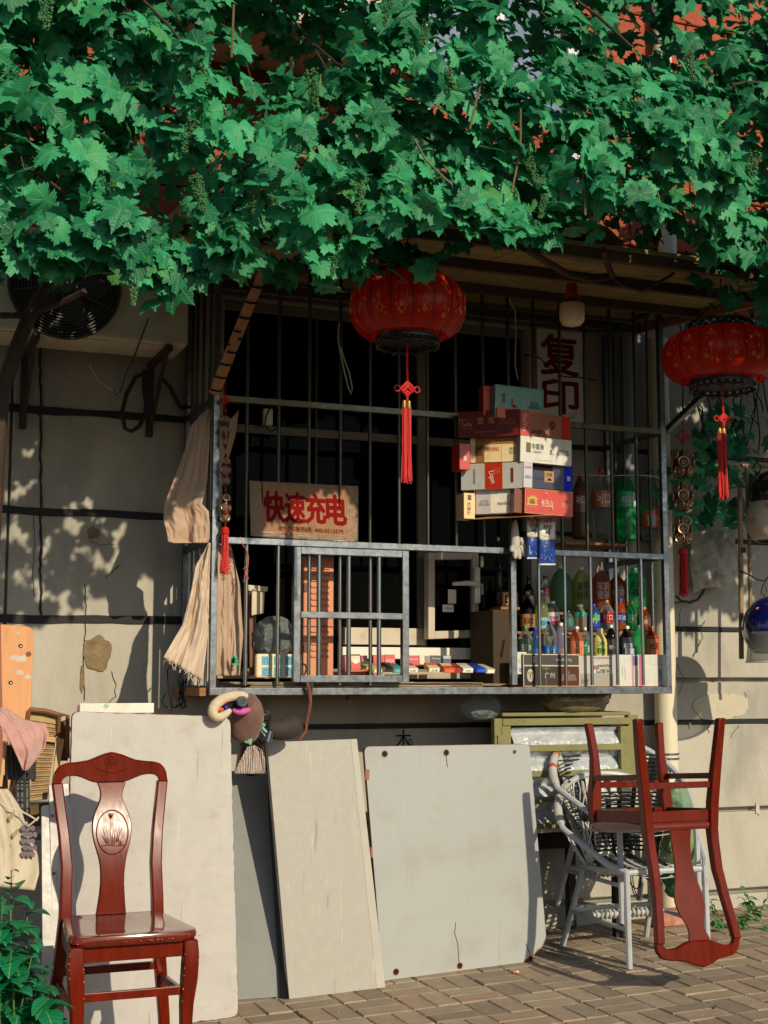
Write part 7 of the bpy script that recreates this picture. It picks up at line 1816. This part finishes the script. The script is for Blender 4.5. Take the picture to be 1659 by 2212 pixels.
# ================================================================ small plants by the wall and at the left corner
def leafmat(name, c1, c2_, trans=.25, rough=.5, veins=False):
    m = bpy.data.materials.new(name); m.use_nodes = True; t = m.node_tree; N = t.nodes; L = t.links
    b = N['Principled BSDF']; b.inputs['Roughness'].default_value = rough; b.inputs['Specular IOR Level'].default_value = .35
    uv = N.new('ShaderNodeUVMap'); uv.uv_map = 'leaf'
    at = N.new('ShaderNodeUVMap'); at.uv_map = 'tone'; sp = N.new('ShaderNodeSeparateXYZ'); L.new(at.outputs[0], sp.inputs[0])
    oi = N.new('ShaderNodeObjectInfo'); ad = N.new('ShaderNodeMath'); ad.operation = 'ADD'; L.new(sp.outputs[0], ad.inputs[0]); L.new(oi.outputs['Random'], ad.inputs[1])
    fr = N.new('ShaderNodeMath'); fr.operation = 'FRACT'; L.new(ad.outputs[0], fr.inputs[0])
    rp = N.new('ShaderNodeValToRGB'); rp.color_ramp.elements[0].color = lin(c1)+(1,); rp.color_ramp.elements[1].color = lin(c2_)+(1,)
    if veins:
        rp.color_ramp.elements[1].position = .95; e_ = rp.color_ramp.elements.new(.985); e_.color = lin((76,150,84))+(1,)
    L.new(fr.outputs[0], rp.inputs[0])
    tc = N.new('ShaderNodeTexCoord'); nz = N.new('ShaderNodeTexNoise'); nz.inputs['Scale'].default_value = 5; nz.inputs['Detail'].default_value = 4; L.new(uv.outputs[0], nz.inputs['Vector'])
    mr = N.new('ShaderNodeMapRange'); mr.inputs[3].default_value = .78; mr.inputs[4].default_value = 1.22; L.new(nz.outputs['Fac'], mr.inputs[0])
    mu = N.new('ShaderNodeMix'); mu.data_type = 'RGBA'; mu.blend_type = 'MULTIPLY'; mu.inputs[0].default_value = 1; L.new(rp.outputs[0], mu.inputs[6]); L.new(mr.outputs[0], mu.inputs[7]); out = mu.outputs[2]
    s2_ = N.new('ShaderNodeSeparateXYZ'); L.new(uv.outputs[0], s2_.inputs[0])
    def mth(op, a, b_=None):
        n = N.new('ShaderNodeMath'); n.operation = op
        for i, x in enumerate((a, b_)):
            if x is None: continue
            if isinstance(x, (int, float)): n.inputs[i].default_value = x
            else: L.new(x, n.inputs[i])
        return n.outputs[0]
    if veins:
        ny = mth('MULTIPLY', s2_.outputs[1], -1); ang = mth('ABSOLUTE', mth('ARCTAN2', s2_.outputs[0], ny)); rr = mth('SQRT', mth('ADD', mth('MULTIPLY', s2_.outputs[0], s2_.outputs[0]), mth('MULTIPLY', s2_.outputs[1], s2_.outputs[1])))
        d = ang
        for a0 in (.87, 1.75): d = mth('MINIMUM', d, mth('ABSOLUTE', mth('SUBTRACT', ang, a0)))
        lnk = mth('MULTIPLY', d, rr)
        # side veins
        sv = mth('ABSOLUTE', mth('SUBTRACT', mth('FRACT', mth('ADD', mth('MULTIPLY', rr, 7), mth('MULTIPLY', d, -4))), .5))
        m1 = N.new('ShaderNodeMapRange'); m1.inputs[1].default_value = .008; m1.inputs[2].default_value = .026; m1.inputs[3].default_value = .34; m1.inputs[4].default_value = 0; L.new(lnk, m1.inputs[0])
        m2 = N.new('ShaderNodeMapRange'); m2.inputs[1].default_value = .0; m2.inputs[2].default_value = .07; m2.inputs[3].default_value = .16; m2.inputs[4].default_value = 0; L.new(sv, m2.inputs[0])
        fac = mth('MAXIMUM', m1.outputs[0], m2.outputs[0])
        bp = N.new('ShaderNodeBump'); bp.inputs['Strength'].default_value = .35; bp.inputs['Distance'].default_value = .004; L.new(sv, bp.inputs['Height']); L.new(bp.outputs[0], b.inputs['Normal'])
    else:
        ax = mth('ABSOLUTE', s2_.outputs[0]); sv = mth('ABSOLUTE', mth('SUBTRACT', mth('FRACT', mth('ADD', mth('MULTIPLY', s2_.outputs[1], 6), mth('MULTIPLY', ax, -4))), .5))
        m1 = N.new('ShaderNodeMapRange'); m1.inputs[1].default_value = .01; m1.inputs[2].default_value = .03; m1.inputs[3].default_value = .4; m1.inputs[4].default_value = 0; L.new(ax, m1.inputs[0])
        m2 = N.new('ShaderNodeMapRange'); m2.inputs[1].default_value = .0; m2.inputs[2].default_value = .06; m2.inputs[3].default_value = .15; m2.inputs[4].default_value = 0; L.new(sv, m2.inputs[0]); fac = mth('MAXIMUM', m1.outputs[0], m2.outputs[0])
        bp = N.new('ShaderNodeBump'); bp.inputs['Strength'].default_value = .5; bp.inputs['Distance'].default_value = .004; L.new(sv, bp.inputs['Height']); L.new(bp.outputs[0], b.inputs['Normal'])
    mv = N.new('ShaderNodeMix'); mv.data_type = 'RGBA'; L.new(fac, mv.inputs[0]); L.new(out, mv.inputs[6]); mv.inputs[7].default_value = lin((150,196,120))+(1,); out = mv.outputs[2]
    L.new(out, b.inputs['Base Color'])
    tl = N.new('ShaderNodeBsdfTranslucent'); L.new(out, tl.inputs[0]); mx = N.new('ShaderNodeMixShader'); mx.inputs[0].default_value = trans
    L.new(b.outputs[0], mx.inputs[1]); L.new(tl.outputs[0], mx.inputs[2]); L.new(mx.outputs[0], N['Material Output'].inputs[0]); return m
def leaf_mesh_from(vs, fs, uvs, mat, name='leaf'):
    m = bpy.data.meshes.new(name); m.from_pydata(vs, [], fs); m.materials.append(mat)
    u = m.uv_layers.new(name='leaf'); t = m.uv_layers.new(name='tone')
    li = [0]*len(m.loops); m.loops.foreach_get('vertex_index', li)
    u.data.foreach_set('uv', [c for i in li for c in uvs[i]]); t.data.foreach_set('uv', [0.0]*len(li)*2)
    m.polygons.foreach_set('use_smooth', [True]*len(m.polygons)); m.update(); return m
def oval_leaf(mat, w=.45, tip=1.2, curl=.25, seed=0):
    """pointed leaf of unit length, stalk at the origin, tip along -y"""
    n = 8; vs = []; uvs = []; fs = []
    for i in range(n+1):
        t = i/n; hw = w*math.sin(PI*min(1, t**.8))**.8*(1-.25*t) if 0 < t < 1 else .005
        z = -curl*t*t
        for k in (-1, -.5, 0, .5, 1):
            vs.append((k*hw, -t, z+.14*abs(k)*hw*2-.02*mnoise.noise(Vector((t*5, k*3, seed))))); uvs.append((k*hw, t))
    for i in range(n):
        for k in range(4): a = i*5+k; fs.append((a, a+1, a+6, a+5))
    return leaf_mesh_from(vs, fs, uvs, mat)
mat_basil = leafmat('broad_herb_leaf', (10,110,66), (30,140,90), .2, .4)
herb = [oval_leaf(mat_basil, .38+.04*k, curl=.2+.1*k, seed=k) for k in range(4)]
def stem_mesh(mb, mat, par): return obj('stem', mb, mat, par, smooth=True)
mat_stem = M('green_stem', (70,110,60), rough=.6)
p0 = P(30, 2230, -1.75); rnd = random.Random(77)
r = thing('herb_plant', 'bushy bright green broad-leaved plant in the lower left corner', 'plant', (p0.x, -1.75, gz(p0.x, -1.75)))
mb = MB(); cnt = 0
tips = [(25, 1880), (60, 1950), (20, 1990), (75, 2040), (35, 2060), (100, 2085), (5, 1930), (-20, 1960), (115, 2140), (60, 2120), (20, 2150), (95, 2190), (130, 2200), (50, 2200), (-20, 2080), (10, 2230), (80, 2250), (-30, 2200), (120, 2260), (40, 2290)]
for tx, ty in tips:
    Y = -1.75+rnd.uniform(-.16, .16); t_ = P(tx, ty, Y); b_ = Vector((p0.x+rnd.uniform(-.05, .05), -1.75+rnd.uniform(-.05, .05), gz(p0.x, -1.75)))
    mid = lerp(b_, t_, .55)+Vector((0, 0, .04)); pts = [b_, mid, t_]; mb.tube(pts, [.006, .004, .002], 5)
    for k in range(15):
        t = 1-k*.055; p = lerp(mid, t_, max(0, (t-.3)/.7)); az = rnd.uniform(0, 2*PI) if k > 1 else (PI*k+rnd.random()); s_ = rnd.uniform(.055, .095)*(.5 if k < 2 else 1)
        pitch = rnd.uniform(.1, .9); R = Matrix.Rotation(az, 3, 'Z') @ Matrix.Rotation(-(PI/2-pitch)+PI/2-.6, 3, 'X')
        o = inst(rnd.choice(herb), 'leaf', r, p, R.to_euler(), s_); cnt += 1
stem_mesh(mb, mat_stem, r); print('herb leaves', cnt)
mat_weed = leafmat('weed_leaf', (52,120,64), (96,158,84), .25, .5)
weed = [oval_leaf(mat_weed, .22+.05*k, seed=10+k) for k in range(3)]
def weedplant(label, f, x, y, n, size, h, seed, Y=None, name='weed', group='weeds growing at the foot of the wall'):
    p = onground(*f(x, y)); p.y = min(p.y, -.03) if Y is None else Y; p.z = gz(p.x, p.y); rnd = random.Random(seed)
    r = thing(name, label, 'weed', tuple(p), group); mb = MB()
    for s in range(max(2, n//8)):
        top = p+Vector((rnd.uniform(-.5, .5)*h*1.2, rnd.uniform(-.4, .1)*h, h*rnd.uniform(.5, 1))); mb.tube([p, lerp(p, top, .5)+EZ*.01, top], .002, 4)
        for k in range(8):
            q_ = lerp(p, top, .3+.7*k/7); az = rnd.uniform(0, 2*PI); R = Matrix.Rotation(az, 3, 'Z') @ Matrix.Rotation(rnd.uniform(-.5, .7), 3, 'X')
            inst(rnd.choice(weed), 'leaf', r, q_, R.to_euler(), size*rnd.uniform(.6, 1.2))
    obj('stem', mb, mat_stem, r)
weedplant('tall weed with long leaves growing from the wall foot at right', e3, 1595, 1385, 32, .055, .19, 1)
weedplant('low bushy weed right of the upturned chair back', e3, 1500, 1440, 48, .045, .09, 2)
weedplant('small weed between the legs of the armchairs, near the loose brick', e3, 1385, 1450, 24, .05, .08, 3)
weedplant('upright weed behind the right leg of the upturned chair', e3, 1350, 1370, 16, .05, .13, 4)
weedplant('tiny green sprout in the paving near the lower right corner', e3, 1355, 1890, 8, .012, .015, 5, Y=G(*e3(1355, 1890)).y)
weedplant('tiny sprout on the right edge of the paving by the wall', e3, 1640, 1440, 8, .02, .03, 6)

# ================================================================ the grape vine
mat_leaf = leafmat('grape_leaf', (6,98,62), (66,172,116), .24, .5, veins=True)
def grape_outline(seed, n=46):
    rnd = random.Random(seed); lob = [(0, 1.0, .46), (.90, .94, .43), (-.90, .94, .43), (1.78, .80, .44), (-1.78, .80, .44), (2.45, .70, .42), (-2.45, .70, .42)]
    lob = [(a+rnd.uniform(-.06, .06), r_*rnd.uniform(.9, 1.08), w) for a, r_, w in lob]; out = []
    for i in range(n):
        a = -PI+2*PI*(i+.5)/n; r_ = .70
        for la, lr, lw in lob:
            d = abs(a-la); r_ = max(r_, lr*math.exp(-(d/lw)**2*.75)) if d < 1.2 else r_
        if abs(a) > 2.85: r_ = .16+.6*max(0, (3.0-abs(a)))
        r_ *= 1+(.085 if i % 2 else -.065)+rnd.uniform(-.02, .02); out.append((a, r_))
    return out
def grape_leaf(seed, cup=.25):
    ol = grape_outline(seed); vs = [(0, 0, 0)]; uvs = [(0, 0)]; fs = []; n = len(ol); rnd = random.Random(seed)
    fold = rnd.uniform(.1, .4); tilt = rnd.uniform(-.15, .15)
    def zf(x, y):
        r2 = x*x+y*y; return -cup*r2+fold*abs(x)*.35+.07*mnoise.noise(Vector((x*2.2, y*2.2, seed)))*2+tilt*x
    for q_ in (.52, 1.0):
        for a, r_ in ol:
            rr = r_*q_; x, y = rr*math.sin(a), -rr*math.cos(a)
            vs.append((x, y, zf(x, y)-zf(0, 0))); uvs.append((x, y))
    for i in range(n):
        j = (i+1) % n
        if i == n-1: continue
        fs.append((0, 1+i, 1+j)); fs.append((1+i, 1+n+i, 1+n+j, 1+j))
    return leaf_mesh_from(vs, fs, uvs, mat_leaf)
variants = [grape_leaf(s, .1+.09*(s % 5)) for s in range(12)]
YV = -2.05
edge_px = [(-260,640),(-60,650),(20,625),(70,600),(120,640),(200,620),(270,650),(345,690),(400,655),(470,630),(520,640),(560,590),(610,590),(680,615),(745,625),(790,560),(840,520),(900,505),(960,520),(1010,555),(1050,580),(1085,545),(1130,545),(1180,540),(1230,505),(1290,540),(1330,535),(1370,490),(1430,500),(1500,480),(1560,500),(1620,540),(1690,560),(1740,700),(2000,760),(2900,780)]
edge = [(P(x, y, YV).x, P(x, y, YV).z) for x, y in edge_px]
def zedge(x):
    if x <= edge[0][0]: return edge[0][1]
    for a, b in zip(edge[:-1], edge[1:]):
        if x <= b[0]: return a[1]+(b[1]-a[1])*(x-a[0])/(b[0]-a[0])
    return edge[-1][1]
vine = thing('grape_vine', 'big grape vine with broad lobed leaves covering the awning and hanging over the shop front', 'vine', (.2, -1.7, 2.4))
rnd = random.Random(2024)
leaves = []
def proj(p):
    v = p-CP; dz = v.dot(_F)
    return (829.5+v.dot(_R)/dz*FPX, 1106-v.dot(_U)/dz*FPX, dz) if dz > .1 else (-1, -1, dz)
dark_px = [(95, 720/1.08*1, 0)]
holes = [(P(*t1(300, 640), YV), .10, .08, .6), (P(*t1(120, 780), YV), .26, .16, .8), (P(*t1(760, 860), YV), .17, .12, .8), (P(*t1(620, 950), YV), .13, .06, .9), (P(*t1(1270, 55), YV), .30, .19, 1.25),
         (P(*t1(1560, 490), YV), .12, .09, .6), (P(*t2(620, 90), YV), .10, .20, .9), (P(*t2(700, 20), YV), .24, .13, .9), (P(*t2(1330, 60), YV), .34, .16, .85), (P(*t2(1200, 800), YV), .12, .12, .8), (P(*t2(1180, 180), YV), .05, .13, .6), (P(*t1(40, 440), YV), .1, .08, .7)]
# leaves sit on a bulging curtain; young outer shoots droop in strings
suns = []
for f_, pts in ((d1, ((620,90),(500,110),(430,150),(30,160),(160,190),(105,250),(330,230),(730,190),(800,160),(780,220),(300,310),(465,320),(525,300),(600,340),(650,430),(770,380),(760,525),(290,580),(380,620),(440,600),(270,650),(580,630),(770,640),(10,650),(145,690),(500,720),(570,700),(780,730),(830,720),(70,450),(650,870),(860,860),(560,860),(420,850))),
                (a1, ((120,1640),(220,1680),(330,1630),(260,1360),(230,1430),(175,1500),(390,1440),(480,1490),(615,1390),(50,1310),(370,1225),(110,1750),(380,1830),(500,1790),(560,1830),(660,1920),(500,1950),(60,1590))),
                (d4, ((690,950),(760,940),(720,1050),(760,1090),(990,660),(1150,790),(600,980),(980,960),(520,1200),(600,1210),(850,960),(1090,650)))):
    for x_, y_ in pts: p_ = P(*f_(x_, y_), 0); suns.append((p_.x, p_.z, rnd.choice((.008, .013, .02))))
def try_leaf(x, z, layer, force=False):
    if layer == 0: y = YV-.02+.30*mnoise.noise(Vector((x*2.0, z*2.0, 3)))+.26*mnoise.noise(Vector((x*5.5, z*5.5, 13)))-rnd.random()*.12
    else: y = YV+.12+.22*mnoise.noise(Vector((x*2.0, z*2.0, 3)))+rnd.random()*.55
    up = max(0, (z-2.9))
    y += up*.22
    for hp_, rx, rz, pr_ in holes:
        d = ((x-hp_.x)/rx)**2+((z-hp_.z)/rz)**2
        if d < 1 and rnd.random() < pr_*(1 if layer == 0 else .75)*(1-d*.3): return
    g = mnoise.noise(Vector((x*3.1, z*3.1, 8)))
    if layer == 0 and g < -.48 and not force: return
    if layer == 1 and g < -.55: return
    s_ = rnd.choice((.038, .048, .056, .064, .072, .082))*rnd.uniform(.85, 1.12)
    # gaps through which the sun reaches the wall in spots
    wx, wz = x+.23*y, z+.50*y
    for sx_, sz_, sr_ in suns:
        if abs(wx-sx_) < .12 and (wx-sx_)**2+(wz+.02-sz_)**2 < (sr_+.42*s_)**2: return
    if layer == 1 and z < 3.25 and rnd.random() < .12: return
    if layer: s_ *= .95
    zt = mnoise.noise(Vector((x*6, z*6, 11)))
    # leaf faces the light: normal towards the street and up, blade hanging down
    tiltx = math.radians(60+rnd.gauss(0, 26)); yaw = rnd.gauss(.05, .6); roll = rnd.gauss(0, .65)
    leaves.append((Vector((x, y, z)), tiltx, yaw, roll, s_, rnd.randrange(len(variants)), layer))
for k in range(7600):
    x = rnd.uniform(-.75, 6.2); z0 = zedge(x); t = rnd.random(); z = z0+.07+t*(4.45-z0)
    try_leaf(x, z, 0)
for k in range(4800):
    x = rnd.uniform(-.75, 6.2); z0 = zedge(x)+.10+.1*rnd.random(); z = z0+rnd.random()*(4.5-z0)
    try_leaf(x, z, 1)
for k in range(1500):
    x = rnd.uniform(-.5, 2.0); try_leaf(x, rnd.uniform(2.75, 4.3), 1)
for k in range(620):     # rim of hanging leaves along the lower edge
    x = rnd.uniform(-.6, 6.0); try_leaf(x, zedge(x)+rnd.uniform(.04, .16), 0, True)
print('leaves', len(leaves))
def lmat(tx, yw, ro): return Matrix.Rotation(yw, 3, 'Z') @ Matrix.Rotation(tx, 3, 'X') @ Matrix.Rotation(ro, 3, 'Z')
score = []
for i, (p, tx, yw, ro, s_, v, ly) in enumerate(leaves):
    a, b, dz = proj(p); ins = -20 < a < 1680 and -10 < b < 900 and ly == 0
    score.append((not ins, p.y-s_*2, i))
score.sort(); single = set(i for _, _, i in score[:296])
vdat = []
for m in variants:
    a = np.zeros(len(m.vertices)*3); m.vertices.foreach_get('co', a)
    vdat.append((a.reshape(-1, 3), [tuple(p.vertices) for p in m.polygons], np.array([d.uv[:] for d in m.uv_layers['leaf'].data])))
VS, FS, UV, TN = [], [], [], []; off = 0
stalks = MB()
for i, (p, tx, yw, ro, s_, v, ly) in enumerate(leaves):
    R = lmat(tx, yw, ro)
    if i in single:
        o = inst(variants[v], 'leaf', vine, p, R.to_euler(), s_)
    else:
        a, f_, u_ = vdat[v]; VS.append(a @ (np.array(R).T*s_)+np.array(p-vine.location)); FS += [tuple(q_+off for q_ in ff) for ff in f_]; off += len(a); UV.append(u_); TN.append(np.full((len(u_), 2), rnd.random()))
    if i % 2 == 0:
        e = p+Vector((rnd.uniform(-.03, .03), rnd.uniform(.02, .10), rnd.uniform(.0, .06))); stalks.tube([p, e], .0014, 3, cap=False)
m = bpy.data.meshes.new('foliage'); V = np.vstack(VS); m.from_pydata(V.tolist(), [], FS); m.materials.append(mat_leaf)
u = m.uv_layers.new(name='leaf'); u.data.foreach_set('uv', np.vstack(UV).ravel()); t = m.uv_layers.new(name='tone'); t.data.foreach_set('uv', np.vstack(TN).ravel())
m.polygons.foreach_set('use_smooth', [True]*len(m.polygons)); m.update()
o = bpy.data.objects.new('foliage', m); link(o, vine); o['kind'] = 'stuff'
mat_cane2 = M('brown_vine_cane', (54,38,26), rough=.8, var=.3, scale=12, dirt=(96,62,38), dscale=8, bump=.4)
mat_shoot = M('reddish_green_shoot', (120,110,56), rough=.6, var=.2)
o = obj('leaf_stalks', stalks, mat_shoot, vine, recalc=False); o['kind'] = 'stuff'
for k in range(26):
    x = rnd.uniform(-.3, 4.1); z = zedge(x)+rnd.uniform(.3, 1.5); y = YV+rnd.uniform(-.02, .35); pts = []; d = Vector((rnd.uniform(-1, 1), rnd.uniform(-.1, .1), rnd.uniform(-.35, .3))).normalized()
    for j in range(9):
        pts.append(Vector((x, y, z))); d = (d+Vector((rnd.gauss(0, .18), rnd.gauss(0, .05), rnd.gauss(-.05, .15)))).normalized(); x += d.x*.09; y += d.y*.05; z += d.z*.09
    obj('cane', MB().tube(pts, [.007-.0005*j for j in range(9)], 6), mat_cane2, vine, smooth=True)
for f_, pts in ((t2, [(130, 600), (180, 690), (240, 750), (295, 800)]), (t2, [(590, 470), (590, 600), (578, 700), (552, 830)]), (t2, [(440, 300), (400, 430), (370, 560)]), (t1, [(1010, 20), (1005, 130), (1000, 250)]), (t2, [(860, 730), (868, 850), (870, 930)])):
    obj('shoot', MB().tube([W(f_, x, y, YV-.16) for x, y in pts], .0042, 6), M('tan_shoot', (104,86,50), rough=.6, var=.2), vine, smooth=True)
# thick old stems
obj('old_stem', MB().tube([W(c3, x, y, Y) for x, y, Y in ((600, -10, -1.7), (740, 75, -1.55), (860, 145, -1.4), (1000, 175, -1.35), (1130, 155, -1.4), (1090, 60, -1.55), (1075, 0, -1.7))], [.014,.014,.016,.018,.016,.014,.012], 8), mat_cane2, vine, smooth=True)
obj('cane', MB().tube([W(c3, x, y, -1.35) for x, y in ((1140, 175), (1200, 215), (1300, 245), (1400, 200), (1490, 150), (1580, 10))], .007, 6), mat_cane2, vine, smooth=True)
obj('trunk', MB().tube([Vector((P(8, 900, -1.5).x-.12, -1.5, gz(0, -1.5))), P(-30, 1300, -1.5), P(2, 850, -1.5), P(40, 740, -1.5), P(60, 690, -1.5), P(110, 600, -1.6)], [.045,.036,.030,.027,.026,.02], 10), mat_cane2, vine, smooth=True)
obj('cane', MB().tube([P(*a1(0, 600), -1.5), P(*a1(150, 600), -1.5), P(*a1(400, 520), -1.6), P(*a1(560, 440), -1.7)], .012, 8), mat_cane2, vine, smooth=True)
# unripe bunches
mat_grape = M('unripe_grape', (70,116,64), rough=.5, var=.25, scale=50)
bm_ = MB(); rg = random.Random(9)
ico = [(0,0,1)]+[(.894*math.cos(a), .894*math.sin(a), .447) for a in [j*2*PI/5 for j in range(5)]]+[(.894*math.cos(a), .894*math.sin(a), -.447) for a in [(j+.5)*2*PI/5 for j in range(5)]]+[(0,0,-1)]
icf = [(0,1+i,1+(i+1)%5) for i in range(5)]+[(1+i,6+i,1+(i+1)%5) for i in range(5)]+[(6+i,6+(i+1)%5,1+(i+1)%5) for i in range(5)]+[(11,6+(i+1)%5,6+i) for i in range(5)]
for k in range(190):
    t = rg.random()**.8; rr = .022*(1-t*.75)*math.sqrt(rg.random())+.004; a = rg.uniform(0, 2*PI); c = (rr*math.cos(a), rr*math.sin(a), -.12*t); q_ = rg.uniform(.0028, .0042)
    bm_.add([(c[0]+v[0]*q_, c[1]+v[1]*q_, c[2]+v[2]*q_) for v in ico], icf)
g0 = None
for f_, x, y, yy in ((t1,200,50,0),(t1,825,265,0),(t1,840,590,0),(t1,840,830,-.05),(t1,1100,840,0),(t1,1180,900,0),(t1,480,790,.05),(t1,1560,830,0),(t1,1340,370,0),(t1,290,1065,0),(t1,580,1290,-.1),(t1,1450,1180,0),(t1,330,20,0),(t2,190,160,0),(t2,20,60,0),(t2,620,750,0),(t2,300,940,0),(t2,1310,280,0),(t2,1610,720,0),(t2,240,820,.1),(t2,700,910,0),(t2,270,360,0),(t2,1090,380,.05)):
    p = W(f_, x, y, YV-.14+yy)+EZ*.06
    if g0 is None:
        o = obj('grape_cluster', bm_, mat_grape, vine, local=True, recalc=False); g0 = o.data; o.location = p-vine.location
    else: o = inst(g0, 'grape_cluster', vine, p, (rnd.gauss(0, .25), rnd.gauss(0, .25), rnd.uniform(0, 6)), rnd.uniform(.6, 1.15))
# a darker climbing vine behind the right lantern
r = thing('wall_creeper', 'shaded creeper climbing the wall behind the right lantern', 'vine', tuple(P(1600, 1100, -.2)))
rc_ = random.Random(4); VS, FS, UV, TN = [], [], [], []; off = 0; cn_ = 0
for k in range(170):
    if k < 90: px, py = rc_.gauss(1570, 45), rc_.uniform(880, 1130)
    elif k < 130: px, py = rc_.uniform(1500, 1680), rc_.uniform(600, 720)
    else: px, py = rc_.gauss(1500, 40), rc_.gauss(1050, 40)
    p = P(px, py, -.28+rc_.uniform(-.1, .12)); s_ = rc_.uniform(.035, .065); R = lmat(math.radians(60+rc_.gauss(0, 25)), rc_.gauss(0, .6), rc_.gauss(0, .8))
    inst(variants[rc_.randrange(12)], 'leaf', r, p, R.to_euler(), s_)
mb = MB()
for k in range(14):
    px, py = rc_.uniform(1480, 1650), rc_.uniform(600, 700); pts = []
    for j in range(8): pts.append(P(px, py, -.25)); px += rc_.uniform(-18, 22); py += rc_.uniform(10, 75)
    mb.tube(pts, .004, 5)
obj('creeper_stem', mb, mat_cane2, r, smooth=True)
